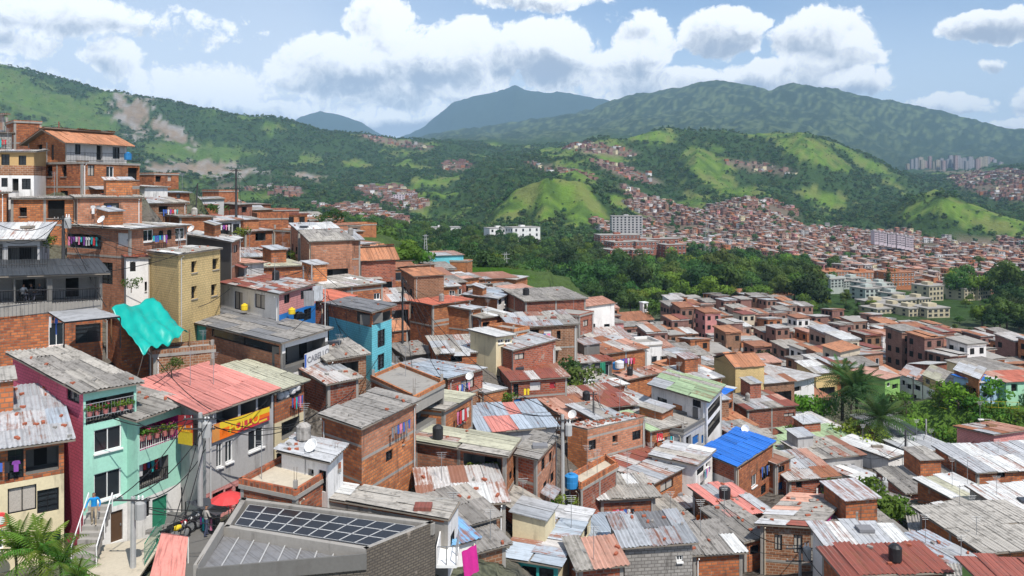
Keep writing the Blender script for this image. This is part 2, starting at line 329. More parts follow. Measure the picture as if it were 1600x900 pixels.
# --- lower left, the street corner
H('cream balcony house with brick-strewn zinc roof at the bottom-left corner', (-60,706,905,41), (100,43.6), ('back',8,1.2), wall='brick', bands=[(768,'cream')], roof='mixD', stones=26, over=.5,
  win=[('F',12,702,37,748,'d'),('F',40,700,92,738,'b'),('F',12,760,57,800,'c'),('F',-50,760,-5,800,'c'),('F',58,764,92,800,'g'),('F',22,832,48,862,'d'),('F',70,830,95,862,'d'),('F',-40,832,5,862,'d')]+[('F',8+11*k,808-2*k+(k%2)*5,12+11*k,813-2*k+(k%2)*5,'d') for k in range(8)])
H('mint green three-storey house with pink painted brick side and balcony under fibro roof', (130,612,866,46), (213,48.4), (20,53,553), wall='mint', lwall='pink_wall', bands=[(806,'white_wall')], roof='mixC', over=.35, corr=True,
  win=[('F',134,619,209,656,'br'),('F',147,668,190,704,'w'),('F',147,736,189,779,'w'),('F',139,806,160,832,'g'),('F',173,798,192,846,'door_brown'),('L',32,560,39,574,'d'),('L',104,608,124,628,'g')])
H('mint wing with magenta flower terrace and laundry balcony below', (215,653,862,47.6), (283,50.6), ('back',4.5,.3), wall='mint', bands=[(783,'white_wall')], roof='mixC', corr=True, over=.5,
  win=[('F',218,658,279,694,'bm'),('F',215,719,263,757,'br'),('F',215,780,234,810,'g'),('F',238,776,262,826,'door_green')])
H('grey plaster corner building with pink sheet roof and chicken banner', (322,645,815,48), (427,53.4), (222,55,598), wall='grey_plaster', lwall='grey_plaster', roof=['pink_sheet'], over=.45, flat=True, bands=[(772,'rose_wall')],
  win=[('F',338,634,372,664,'b'),('F',376,622,400,654,'b'),('F',403,612,424,642,'b'),('F',338,692,348,730,'w'),('F',352,688,364,722,'w'),('F',388,670,412,702,'w'),('F',332,768,350,805,'d'),('F',352,762,364,798,'door_red'),('F',368,756,388,790,'d'),('F',392,748,404,780,'door_green'),('F',406,738,424,770,'door_teal'),('L',268,650,318,690,'d'),('L',230,745,285,790,'d')])
H('narrow cream house with khaki sheet roof and sacks on its balcony', (429,612,775,53.6), (475,56.6), (340,61,577), wall='cream', bands=[(618,'brick'),(662,'cream')], roof=['khaki_sheet'], over=.4, flat=True,
  win=[('F',432,600,471,622,'b'),('F',440,655,468,682,'b'),('F',432,700,470,740,'d')])
H('long grey-roofed hair salon building with teal and brick side', (441,535,690,61), (512,66), (282,73,500), wall='white_wall', lwall='brick_pink', bands=[(553,'dark_concrete'),(588,'white_wall'),(626,'dark_concrete')], roof=['grey_sheet','grey_sheet','fibro'], flat=True, over=.4,
  win=[('F',446,535,508,566,'b'),('F',448,588,508,620,'br'),('L',330,523,436,540,'g'),('L',284,505,322,560,'teal_panel')])
H('rose and blue house with reddish tin roof beside the yellow block', (436,459,525,70), (493,77), (345,79,444), wall='rose_wall', lwall='white_wall', bands=[(492,'blue_wall')], roof='mixB', over=.35, stones=14,
  win=[('F',444,460,453,474,'g'),('F',470,452,488,466,'d'),('F',459,487,468,503,'g'),('F',475,482,487,500,'g'),('L',366,456,379,484,'d'),('L',398,460,414,482,'c')])
H('tall yellow painted brick block with narrow black windows', (279,398,560,68), (344,74.5), (232,72), wall='yellow_wall', lwall='yellow_wall', roof='mixE', over=.25,
  win=[('F',299,408,308,426,'d'),('F',332,404,342,421,'d'),('F',299,447,308,467,'d'),('F',330,444,339,462,'d')])
H('white narrow house with arched windows between brick and yellow walls', (197,402,520,70.5), (232,71.5), ('back',3), wall='white_wall', roof=['red_sheet'], over=.2, win=[('F',203,409,212,424,'arch'),('F',226,440,236,455,'d')])
H('brick house with long pale roof and a row of hanging laundry', (203,358,470,71), (292,80), (105,76,352), wall='brick_pink', lwall='brick_pink', roof='mixE', over=.4, bands=[(398,'brick')],
  win=[('L',104,366,158,388,'b'),('L',183,364,200,385,'door_white'),('F',224,358,240,377,'w'),('F',248,360,255,375,'arch'),('F',261,359,268,374,'arch'),('F',274,356,289,374,'w'),('L',158,410,176,444,'g')])
H('black-roofed open cafe terrace with seated people', (-60,433,600,57), (160,62,424), ('back',6,.6), wall='dark_concrete', bands=[(480,'concrete'),(500,'brick')], roof=['black_sheet'], over=.5, flat=True,
  win=[('F',-50,436,22,476,'bx'),('F',24,436,74,474,'bx'),('F',82,434,156,472,'bx'),('F',76,504,100,540,'d'),('F',118,506,163,535,'g')])
H('white-roofed upper house behind a black railing above the cafe', (-60,374,440,63), (62,65), ('back',5,.9), wall='grey_plaster', roof=['white_sheet','zinc_light'], over=.5, flat=True, win=[('F',-20,382,4,408,'d'),('F',12,384,58,410,'b')])
S('orange brick house with a wide black doorway under the terracotta house', 17,122,311,385,77,'brick_orange',['fibro'],6,.02,.1, win=[('F',30,324,42,338,'d'),('F',74,313,101,341,'d')])
S('pale pink brick house with star ornaments and a barred window', 121,222,309,362,77.5,'brick_pink',['fibro_light'],6,.04,.1, win=[('F',162,317,186,340,'g')])
H('tall orange brick house with square black windows below terracotta-roofed storey', (128,254,330,84), (218,92), (52,88), wall='brick_orange', lwall='brick', roof='slab', parapet=.0, bands=[(292,'concrete'),(296,'brick_orange')],
  win=[('L',71,259,82,276,'d'),('L',95,258,104,276,'d'),('F',137,258,148,275,'d'),('F',166,260,178,277,'d'),('F',200,262,217,281,'d'),('F',159,299,170,307,'g'),('F',190,300,204,308,'g'),('L',94,298,106,309,'d')])
H('top storey with terracotta gable roof and railed balcony', (104,221,255,86.5), (198,94), (44,90.5), wall='grey_plaster', lwall='brick_orange', roof=['terracotta'], gable=1.35, over=.7, corr=True,
  win=[('F',117,225,126,241,'g'),('F',151,227,160,250,'d'),('F',176,230,187,248,'g'),('L',57,226,66,244,'d'),('L',80,226,84,250,'c')])
S('brick box room on the highest roof at the left edge', 22,65,190,235,96,'brick','slab',5,.02,0, parapet=.1)
S('old house with worn ochre upper floor and white lower floor', -40,53,237,308,79.5,'ochre','mixA',5,.02,.6, bands=[(258,'brick_brown'),(274,'white_wall')], win=[('F',2,241,15,258,'g'),('F',29,243,41,258,'d'),('F',2,278,12,292,'g'),('F',19,279,29,298,'d'),('F',34,279,48,296,'g'),('F',-25,241,-10,258,'d')])
S('grey concrete block hut at the left edge under the brick box', -40,18,206,240,88,'block_grey',['zinc'],4,.02,.2)
S('ramshackle rusty-roofed hut at the top-left corner', -40,7,178,215,98,'brick_brown','mixB',5,.02,.4, over=.6, win=[('F',-15,183,-2,200,'d')])
S('brick wall house at the left edge beside the black doorway', -50,10,301,375,74,'brick_orange',['fibro'],4,.02,.1)
# --- far shoulder of the hill
S('small white and brick rooftop room beside the terracotta house', 241,279,272,292,116,'brick','slab',4,.03,0, parapet=.1, win=[('F',243,275,252,284,'d'),('F',262,275,268,283,'c')])
S('low brick house with pale zinc roof below the rooftop room', 226,262,292,312,106,'white_wall','mixE',5,.03,.6)
S('brick house with zinc roof on the hill shoulder', 262,296,301,318,110,'brick','mixD',5,.03,.5, win=[('F',276,303,282,310,'d')])
S('brick and white shack with patched roof near the leaning pole', 230,292,318,345,98,'brick_brown','mixA',5,.04,.9, win=[('F',248,322,262,332,'d')])
S('grey house under a broad pale roof on the ridge', 297,350,312,336,140,'grey_plaster','mixE',7,.02,.7, win=[('F',308,316,316,324,'d'),('F',330,316,338,324,'d')])
S('brick house with brown sheet roof before the ridge', 283,340,320,340,126,'brick','mixB',6,.02,.6, win=[('F',312,323,320,332,'d')])
S('tall brick tower house behind the twin-armed pole', 342,372,299,338,150,'brick','slab',6,.02,0, parapet=.2)
S('low shack with grey roof right of the twin-armed pole', 373,394,320,338,146,'brick_red','mixC',5,.02,.5, win=[('F',378,323,386,332,'d')])
S('wide brick house on the ridge with brown flat roof', 391,423,319,334,172,'brick','mixB',6,.02,.4)
S('brick house with crooked pale roof on the ridge', 374,426,329,350,150,'brick_orange','mixE',6,.03,.5, win=[('F',395,333,402,341,'d')])
S('long dark red brick house on the ridge', 424,467,329,356,156,'brick_red','slab',7,.02,0, parapet=.2, bands=[(334,'brick')])
H('cube-shaped two-tone brick house on the slope', (425,338,368,134), (448,139), (407,139), wall='brick_orange', lwall='brick_red', roof='slab', parapet=.1, win=[('F',434,343,438,348,'d'),('L',419,343,423,347,'d')])
S('white house with two dark windows on the slope', 376,406,340,364,128,'white_wall','mixD',5,.03,.4, win=[('F',384,343,392,352,'d'),('F',398,346,403,353,'d')])
S('big orange brick gable wall beside the shaded porch', 281,333,339,375,97,'brick_orange',['fibro','red_sheet'],6,.03,.2)
S('house with deep dark porch and red roof on the slope', 334,376,346,385,102,'grey_plaster','mixB',6,.03,.7, win=[('F',337,349,362,369,'b'),('F',364,350,374,366,'d')])
H('brick house with a long pale shed roof behind the yellow block', (361,378,420,81), (375,85), (292,89,366), wall='brick_pink', lwall='dark_concrete', roof='mixE', over=.5, win=[('F',365,383,371,395,'d')])
S('brick house with laundry porch on the middle slope', 383,427,362,392,114,'brick','mixA',6,.03,.4, win=[('F',399,364,415,376,'b')])
H('plain brick house with flat roof on the middle slope', (464,362,392,112), (482,116), (428,115), wall='brick_orange', lwall='brick', roof='slab', parapet=.15, win=[('F',468,366,474,378,'d')])
S('long low brick house with zinc roof on the middle slope', 489,537,364,388,138,'brick','mixA',6,.03,.4)
S('brick house with green window near the ridge end', 518,568,364,384,142,'brick_orange','mixE',6,.03,.4, win=[('F',572-20,367,560,374,'door_green')])
S('brick house with rooftop room by the dark bushes', 474,537,343,366,164,'brick','slab',7,.03,0, parapet=.2, win=[('F',522,346,527,352,'d')])
S('brick box house with concrete flat roof at the ridge end', 537,588,352,372,166,'brick_orange','slab',6,.02,0, parapet=.25)
H('pale green house with wine-red roof on the middle slope', (433,394,420,99), (455,103), (402,103), wall='mint2', lwall='mint2', roof=['red_sheet','rusty'], over=.5, win=[('F',440,393,448,408,'d'),('F',450,392,454,404,'d')])
S('low shack with wine-red tin roof beside the pale green house', 378,432,402,420,97,'brick_red',['red_sheet','rusty','zinc'],6,.02,.9)
H('white and brick house with rusty roof and pink ball on balcony', (515,386,446,121), (589,129), (483,125.5), wall='white_wall', lwall='brick', bands=[(403,'brick_orange'),(413,'brick_pink')], roof='mixF', over=.5,
  win=[('F',525,388,533,398,'d'),('F',554,389,562,398,'d'),('F',566,389,572,401,'d'),('F',577,389,584,398,'d'),('F',545,411,558,421,'d'),('F',576,409,583,418,'d'),('L',490,388,494,396,'d'),('L',503,411,509,421,'d')])
S('brick house with sagging pale khaki roof behind the rose house', 405,478,418,446,88,'brick',['fibro_light','khaki_sheet'],5,.04,.6, stones=8)
S('patched red and grey roof shack beside the yellow block', 382,412,412,440,84,'grey_plaster','mixF',5,.03,.8)
S('brick house with broad beige roof behind the turquoise house', 498,598,453,500,82,'brick','mixE',7,.07,.6, bands=[(459,'concrete'),(462,'brick')], win=[('F',584,458,594,468,'w')])
S('low coral-roofed shelter between rose and turquoise houses', 508,553,472,500,77,'brick_red',['coral_sheet'],4,.05,.7, flat=True)
H('turquoise painted house with raw brick top and grey roof', (581,487,596,70), (612,73.5), (514,76,476), wall='turquoise', lwall='turquoise', bands=[(487.5,'brick'),(508,'turquoise')], lbands=[(487.5,'brick'),(512,'turquoise')], roof=['grey_sheet'], over=.5, flat=True, stones=3,
  win=[('F',583,489,610,504,'b'),('F',590,515,602,542,'g'),('F',590,553,601,577,'g'),('L',558,486,578,504,'b')])
S('small house under weathered grey sheets at the foot of the turquoise house', 512,572,563,600,64,'brick_brown',['fibro','fibro_light'],4,.03,1.0, stones=4, win=[('F',520,567,560,585,'b')])
# --- middle of the slope
S('brick house with pink-red tin roof and two dark doors', 600,687,425,455,131,'brick_orange','mixF',6,.03,.6, win=[('F',606,428,632,436,'b'),('F',649,428,657,442,'c'),('F',668,428,675,442,'d')])
S('low brick house with stone-weighted zinc roof and grey band', 655,717,451,478,112,'brick_orange','mixA',6,.02,.9, bands=[(463,'concrete')], stones=18, win=[('F',676,453,684,462,'d'),('F',702,454,711,462,'w')])
H('two-storey brick house with flat orange-red roof in mid slope', (676,477,560,98), (735,102.5), (641,101.5), wall='brick_orange', lwall='brick', roof=['coral_sheet'], over=.3, flat=True, bands=[(501,'concrete'),(505,'brick_orange')],
  win=[('F',704,482,713,492,'g'),('F',712,509,719,515,'d'),('L',642,478,646,490,'d'),('F',744-40,508,709,515,'c')])
S('brick house with dark window adjoining the orange-red roof', 752,797,497,548,97,'brick','mixE',5,.03,.3, win=[('F',754,503,765,514,'d')])
S('narrow brick wall house joined to the orange-red roof', 735,753,484,540,98,'brick_orange','mixD',5,.02,.3, win=[('F',742,504,747,508,'d')])
H('white-fronted brick house with lopsided zinc roof above the lane', (777,467,510,107), (803,115), (724,113,462), wall='white_wall', lwall='brick_orange', roof='mixD', over=.4, win=[('F',779,466,784,476,'d'),('F',788,463,796,474,'d'),('F',786,482,790,490,'d'),('F',795,480,800,490,'d')])
S('long brick house with three blue-framed windows on the ridge end', 737,808,437,464,138,'brick','mixF',6,.03,.6, win=[('F',744,440,750,446,'w'),('F',761,440,767,447,'w'),('F',780,441,788,449,'w')])
S('brick end house with pale shed roof above the dark woods', 806,824,437,468,140,'brick_orange','mixE',6,.03,.2)
S('turquoise and brick house on the ridge against the trees', 670,724,400,428,165,'turquoise','mixF',6,.02,.6, bands=[(423,'brick')], win=[('F',708,407,715,415,'d')])
S('brick parapet house right of the ridge turquoise house', 730,738,409,430,166,'brick_orange','slab',4,.02,0, parapet=.1)
S('low brick house with wide stone-strewn pale roof below the ridge', 690,740,437,455,142,'brick_red','mixE',6,.02,.7)
S('large dark brick hall with grey fibro roof and concrete band', 821,915,471,560,105,'brick_red',['fibro','fibro_light'],8,.03,1.0, bands=[(491,'concrete'),(495,'brick_red')], corr=True)
S('brick stair tower at the right end of the dark brick hall', 905,927,494,570,101,'brick_red','slab',4,.03,0, parapet=.1, win=[('F',911,500,919,510,'c')])
S('shack with ragged zinc roof below the dark brick hall', 800,902,512,545,93,'brick_brown','mixA',6,.02,1.2, stones=14, win=[('F',828,515,842,524,'d'),('F',850,516,862,530,'door_white'),('F',870,517,876,530,'d')])
S('small cream shuttered box house with white curved roof', 775,800,526,556,84,'cream',['white_sheet'],4,.02,.5, over=.35, flat=True, win=[('F',778,530,787,536,'w'),('F',789,530,798,536,'w')])
H('red brick house with pale sloped roof edge beside the cream box', (802,548,600,83), (868,86,532), ('back',6), wall='brick_red', roof='mixD', win=[('F',804,552,819,562,'c'),('F',789+2,566,797,572,'d')], over=.2)
S('house with patchwork tin roof and dark openings before the lane', 684,776,553,590,85,'brick','mixA',6,.02,1.3, stones=6, win=[('F',704,556,722,566,'b'),('F',757,551,774,562,'b')])
S('brick house with wine-red tin roof and blue doors', 800,886,595,655,80,'brick_red',['red_sheet','red_sheet','rusty'],5,.02,1.0, bands=[(620,'concrete'),(623,'brick_red')], win=[('F',828,597,845,610,'door_white'),('F',859,597,868,607,'door_red'),('F',802,600,810,618,'d'),('F',803,623,814,650,'door_blue'),('F',822,623,836,645,'door_blue'),('F',850,622,864,634,'d')])
H('brick house with large light-grey tin roof above the slab terrace', (700,591,665,71), (754,75), (604,80,573), wall='brick_red', lwall='brick_brown', roof='mixD', over=.4, stones=8, bands=[(623,'concrete'),(626,'brick_brown')], win=[('F',720,593,741,608,'c'),('L',620,583,640,600,'d'),('L',650,586,664,602,'b')])
H('unfinished concrete frame house with brick-edged flat roof', (648,626,706,57), (694,61.5), (580,65,593), wall='concrete', lwall='brick', roof='slab', parapet=.25, pmat='brick_orange', win=[('F',650,634,692,660,'b'),('F',650,672,690,690,'d'),('L',600,625,620,640,'d')])
H('brick house with beige roof and clothes hung on the wall', (694,641,712,60), (738,65,620), ('back',6), wall='brick_orange', roof=['fibro_light','khaki_sheet'], over=.2, flat=True, bands=[(646,'concrete'),(650,'brick_orange')], win=[('F',714,640,726,662,'d')])
S('brick staircase hut with pale stairs between lane and tin roofs', 756,792,615,660,74,'brick_orange','mixE',4,.03,.2, win=[('F',776,598,797,605,'d')], over=.1)
H('tall brick house with grey patched roof and louvred window in centre-left', (565,668,790,48), (650,53.9), (503,50.7), wall='brick_pink', lwall='brick', roof='mixC', over=.3, flat=True, stones=5, bands=[(716,'concrete'),(721,'brick_orange'),(768,'concrete'),(773,'brick_orange')], lbands=[(696,'concrete'),(700,'brick'),(752,'concrete'),(756,'brick')], win=[('F',603,704,614,720,'g'),('F',628,690,631,694,'d')])  # sunlit front and shaded left side are put into paler and darker brick
H('brick house with yellowish patchwork roof and plant-filled open balcony', (790,712,790,53), (808,56.4), (648,56), wall='brick_orange', lwall='brick_mix', roof='mixG', over=.3, flat=True, stones=3, lbands=[(730,'brick_pink')], win=[('L',724,712,784,738,'b'),('F',796,735,801,750,'g'),('F',802,728,807,744,'g')])
H('narrow brick house with grey fibro roof and upright windows', (838,717,806,54), (870,59), (806,55.2), wall='brick_pink', lwall='brick_red', roof=['fibro','fibro_dark','fibro_light'], over=.25, flat=True, bands=[(745,'concrete'),(748,'brick_pink')], lbands=[(756,'concrete'),(760,'brick_red')], win=[('F',846,715,852,735,'g'),('F',858,706,863,722,'g'),('F',849,752,855,768,'g'),('F',860,738,866,754,'g')])  # shade of the left wall is put into its darker brick
S('low pale blue-grey flat sheet roof with pink end', 752,868,676,700,64,'grey_plaster',['zinc_blue','zinc_blue','zinc_blue','pink_sheet'],7,.02,.5, flat=True)
S('shack with rust-striped zinc roof behind the pale terrace roof', 662,790,792,830,48.5,'brick_brown',['rusty','zinc_light','rusty','white_sheet'],4.5,.02,1.0, stones=10)
S('shack with grey asbestos roof below the rust-striped zinc roof', 716,776,822,850,46,'dark_concrete','mixC',4,.03,.7, stones=4)
S('light blue tin-roofed shed beside the white balcony', 690,744,856,890,42,'white_wall',['light_blue'],4,.03,.7, over=.2)
H('white-roofed terrace house beside the solar panels', (700,812,880,41), (716,43.5), (466,44.6), wall='white_wall', lwall='brick', roof=['fibro_light','white_sheet','fibro_light'], flat=True, over=.12, lbands=[(818,'concrete')], win=[('F',704,830,712,860,'g')])
H('white rooftop room with corrugated roof next to the tall brick house', (512,721,775,43.5), (536,46), (440,45.4), wall='white_wall', lwall='white_wall', roof=['zinc_light'], over=.3, corr=True, win=[('L',481,733,490,768,'d'),('L',498,735,510,768,'g')])
H('beige roof terrace edged with red brick parapet', (462,777,860,41.4), (530,45.4), (376,43), wall='brick_mix', lwall='brick_mix', roof='slab', parapet=.32, pmat='brick_mix', fmat='beige_floor')
# --- bottom middle
H('long cream house with rust-streaked zinc roof and mural shopfront', (872,884,960,47), (923,54.6), (785,48), wall='cream', lwall='door_teal', roof=['zinc_blue','zinc_blue','zinc_light','rusty','zinc_blue'], over=.25, stones=0, win=[('F',888,858,896,880,'g'),('F',902,838,909,860,'g'),('F',913,818,919,840,'g'),('L',815,885,838,930,'d'),('L',842,888,865,930,'d')])
S('low house with smooth blue-grey metal roof in bottom middle', 921,1020,864,890,51.5,'brick_red',['zinc_blue'],5.6,.02,.0, flat=True)
S('mottled red-black brick house with white roof in bottom middle', 939,1024,779,845,62,'brick_mix',['white_sheet','fibro_light'],4.2,.01,.05, over=.4, corr=True, flat=False, bands=[(784,'concrete'),(787,'brick_mix')])
S('grey concrete block house with corrugated grey roof at bottom edge', 976,1082,854,945,49.5,'block_grey',['zinc','grey_sheet','zinc'],3.6,.01,.4, corr=True, win=[('F',1057,868,1067,877,'w')])
S('brick house with dirty white corrugated roof at bottom edge', 1083,1160,866,925,53,'brick',['fibro_light','fibro','white_sheet'],4,.01,.5, corr=True)
S('shed with pinkish-beige corrugated roof at the bottom edge', 905,974,888,930,46.5,'brick_red',['peach_sheet','fibro_light'],2.6,.01,.6, corr=True)
S('low house with brown clay tile roof in bottom middle', 1112,1182,824,850,64,'brick',['terracotta'],5,.02,.9, corr=True)
S('shack under mixed grey corrugated sheets beside the mottled brick house', 1026,1088,826,850,61,'brick_red','mixC',6,.02,1.0, corr=True, stones=3)
S('shack with wine-red and white rusted roof near the orange-clad person', 1046,1112,797,820,66,'dark_concrete',['red_sheet','zinc_light','rusty'],4,.02,.5)
H('brick house with rounded parapet, three windows and brick-strewn roof', (918,672,740,70), (1008,74.2), (887,71.4), wall='brick_pink', lwall='brick_orange', roof=['zinc_light','rusty','white_sheet'], over=.0, stones=70, bands=[(683,'concrete'),(686,'brick_pink')], win=[('F',918,688,931,703,'g'),('F',957,680,965,692,'d'),('F',988,673,1001,687,'g'),('F',945,713,956,722,'d')])
H('white house with grey and green roof and open side galleries', (1104,626,700,78), (1127,84.5), (1018,84.5), wall='white_wall', lwall='white_wall', roof=['fibro_light','zinc_light','green_sheet'], over=.5, flat=True, win=[('L',1027,622,1042,641,'d'),('L',1052,632,1066,662,'brick_panel'),('L',1082,625,1095,636,'g'),('F',1106,628,1125,645,'br'),('F',1106,652,1125,672,'br'),('L',1036,648,1046,660,'d')])
S('brick house with pale green terrace roof below the white gallery house', 1016,1068,673,706,74,'brick_orange',['green_sheet','fibro_light'],5,.03,.5, flat=True, win=[('F',1026,676,1036,686,'d')])
S('shopfront house with blue doors right of the pale green terrace', 1068,1106,678,706,74.5,'grey_plaster','slab',5,.06,0, parapet=.3, pmat='dark_concrete', win=[('F',1072,681,1080,698,'d'),('F',1082,680,1092,694,'door_blue'),('F',1096,678,1104,692,'door_blue')])
H('brick house with bright blue sheet roof', (1150,728,800,70), (1208,76.8), (1094,73.8), wall='brick', lwall='brick_red', roof=['blue_sheet'], over=.3, flat=True, lbands=[(753,'white_wall')], win=[('F',1174,742,1182,760,'w'),('F',1190,727,1203,748,'d'),('F',1189,757,1197,772,'d'),('L',1132,758,1146,772,'g')])
H('brick house with big rusty red and zinc roof beside the white house', (1020,754,800,65.5), (1087,71), (930,70,722), wall='brick_orange', lwall='brick_red', roof=['red_sheet','zinc_light','rusty','rusty','zinc'], over=.3, flat=True, stones=16, win=[('F',1032,752,1052,766,'d'),('F',1066,740,1076,752,'d'),('F',1030,775,1046,790,'door_teal')])
S('narrow white house with hanging clothes beside the blue roof', 1087,1113,726,785,68.5,'white_wall','mixE',4,.05,.2, win=[('F',1089,730,1100,740,'g'),('F',1094,752,1101,764,'d'),('F',1103,722,1110,732,'d')])
H('flat beige roof terrace with brick parapet beside the water tank', (908,766,815,60), (964,64.5), (890,62), wall='brick_red', roof='slab', parapet=.4, pmat='brick', fmat='beige_floor')
H('magenta mural house with large patchwork tin roof', (1272,823,905,56.5), (1318,62), (1188,57.2), wall='magenta', lwall='brick_brown', roof='mixI', over=.35, stones=14, win=[('F',1284,822,1292,850,'d'),('F',1300,805,1308,830,'d'),('L',1210,835,1222,860,'d'),('L',1240,836,1254,865,'d')])
S('patchwork tin roof shack left of the magenta mural house', 1140,1200,806,830,61,'brick_brown',['fibro_light','pink_sheet','zinc_light','pink_sheet'],5,.02,.8, stones=10)
S('small brick house with grey window and rainwater pipe', 1163,1208,846,905,57.5,'brick',['fibro_dark','red_sheet','fibro'],4.5,.02,.8, win=[('F',1172,852,1186,866,'g')], over=.25)
S('brick house with rusted patch roof beside the round tree', 1233,1309,750,782,75,'brick_red','mixF',6,.01,.9, stones=6, win=[('F',1244,753,1253,762,'d')])
S('narrow brick house with balcony right of the blue roof', 1211,1235,724,775,75.5,'brick','mixA',5,.02,.4, win=[('F',1216,728,1226,738,'d'),('F',1216,752,1230,764,'door_blue')])
S('low long house under brown-red tin roof at the bottom edge', 1318,1478,898,940,45.5,'brick',['red_sheet'],2.6,.01,.5, corr=True, stones=3)
S('house with pale grey-white ridge roof behind the brown-red roof', 1308,1438,871,905,49.5,'white_wall',['zinc_light','white_sheet'],4,.0,.45, flat=True)
S('shack with grey asbestos and zinc roof behind the pale ridge roof', 1312,1424,850,875,56,'brick_red','mixC',5,.02,.8, corr=True, stones=6)
H('long brick house under a patched asbestos roof running away from the camera', (1440,905,960,50), (1540,51), (1418,66,792), wall='brick_orange', lwall='brick_orange', roof='mixC', over=.3, corr=True, stones=5)
S('brick house with very wide white roof at the right edge', 1527,1680,738,782,77,'brick',['white_sheet','zinc_light'],6,.02,.8, over=.3, flat=True, win=[('F',1558,736,1570,746,'d')])
S('low house with grey asbestos roof below the sports court', 1416,1518,770,790,76,'brick_red','mixC',5,.01,.6, corr=True)
S('narrow shelter with clay tile roof beside the sports court', 1416,1504,750,768,81.5,'brick_red',['terracotta'],2.5,.01,.5, corr=True)
S('brick house with pale and khaki roof sheets left of the white roof', 1502,1558,786,815,67,'brick',['fibro_light','white_sheet','khaki_sheet'],4.5,.02,.8)
S('brick house with broad beige roof at the bottom-right corner', 1537,1680,862,920,54,'brick_orange',['fibro_light'],6,.03,.8, flat=True, over=.4, win=[('F',1548,866,1556,884,'door_red')])
S('red roof with green gutter edge at the bottom-right corner', 1572,1700,942,970,41.0,'green_wall',['red_sheet'],4,.0,.8, flat=True)
S('small house with white and yellowed sheets behind the beige roof', 1536,1577,824,845,61,'white_wall',['white_sheet','fibro_light'],4,.02,.7, flat=True)
S('white roofed shed with balcony rail at the right edge', 1576,1680,800,840,63,'concrete',['white_sheet'],4,.02,.9, flat=True, win=[('F',1579,803,1597,815,'br')])
S('shack with silver patched roof beside the alley of the round tree', 1390,1416,770,800,80,'white_wall',['white_sheet','zinc_light'],9,.02,1.0, stones=3)
S('low green-grey tin roof by the palm-lined path', 1240,1312,722,745,88,'brick_red','mixH',7,.02,.6)
S('low house with white metal roof by the palm-lined path', 1246,1316,678,700,100,'brick_red',['white_sheet'],6,.02,.5, flat=True)
S('low house with pale green tin roof by the palm-lined path', 1252,1330,692,712,94,'brick_red',['green_sheet'],4.5,.02,.5)
S('long low house with rust-streaked beige roof by the palm-lined path', 1268,1348,718,738,86,'grey_plaster',['rusty','fibro_light','fibro'],5,.02,.6)
S('large plain brick wall house with tile edge left of the white roof', 1168,1243,640,690,99,'brick_red','mixI',6,.02,.5, win=[('F',1225,645,1241,651,'c')])
S('low brick house with brown tile roof behind the blue roof', 1122,1180,672,700,88,'brick_brown',['terracotta'],6,.02,.8, corr=True)
S('white two-storey house with broad white flat roof in the valley', 1216,1272,600,640,118,'white_wall',['white_sheet'],9,.04,.1, flat=True, over=.8, win=[('F',1222,604,1232,612,'d'),('F',1240,604,1252,612,'d'),('F',1222,620,1240,630,'d')])
S('brick house with blue tarp-like roof and clothes rack behind the gallery house', 1120,1146,622,665,92,'brick',['blue_sheet','white_sheet'],6,.05,.3, flat=True, win=[('F',1128,632,1144,642,'d')])
# --- terrace of row houses above the green bank
H('yellow row house with four dark upper windows and white ground floor', (1490,606,638,124), (1502,131), (1442,133), wall='yellow_wall', lwall='yellow_wall', lbands=[(624,'white_wall')], roof=['khaki_sheet','fibro_light'], over=.3, flat=True, win=[('L',1446,592,1453,600,'g'),('L',1462,598,1469,606,'g'),('L',1477,603,1485,611,'g'),('L',1448,611,1454,617,'d'),('L',1456,613,1459,619,'d'),('L',1463,615,1466,628,'d'),('L',1469,617,1472,630,'d'),('L',1482,622,1489,631,'d')])
H('brick row house with balconies right of the yellow row house', (1529,592,636,119), (1540,126), (1491,124.5), wall='brick_orange', lwall='brick_orange', roof=['fibro_light','zinc_light'], over=.3, win=[('L',1494,586,1499,594,'w'),('L',1507,590,1513,598,'w'),('L',1496,604,1503,614,'d'),('L',1508,607,1514,617,'g'),('L',1518,606,1525,618,'d')])
H('white and lime green row house left of the yellow row house', (1441,597,634,133), (1452,140), (1406,138.5), wall='white_wall', lwall='white_wall', roof=['peach_sheet','zinc_light'], over=.3, win=[('L',1408,594,1414,602,'d'),('L',1416,600,1424,608,'d'),('L',1428,602,1438,610,'d'),('L',1410,612,1415,620,'d'),('L',1424,616,1432,626,'d')])
S('lime green house with open carport among the row houses', 1383,1406,592,632,133,'green_wall',['peach_sheet'],6,.02,.5, win=[('F',1386,598,1391,604,'w'),('F',1394,600,1403,608,'d')])
S('cream house with wide pale roof at the right end of the row', 1543,1600,583,625,132,'cream',['fibro_light','fibro'],8,.02,.8, win=[('F',1560,588,1566,596,'w')])
S('white and turquoise house with blue awning by the yellow railing', 1530,1562,598,632,120,'pale_blue',['blue_sheet','white_sheet'],4,.02,.6, flat=True, win=[('F',1536,606,1542,620,'b'),('F',1546,608,1552,622,'d')])
S('turquoise house with coral roof at the right edge', 1572,1680,597,640,121,'mint2',['coral_sheet','peach_sheet'],5,.02,.6, win=[('F',1580,600,1590,612,'d')])

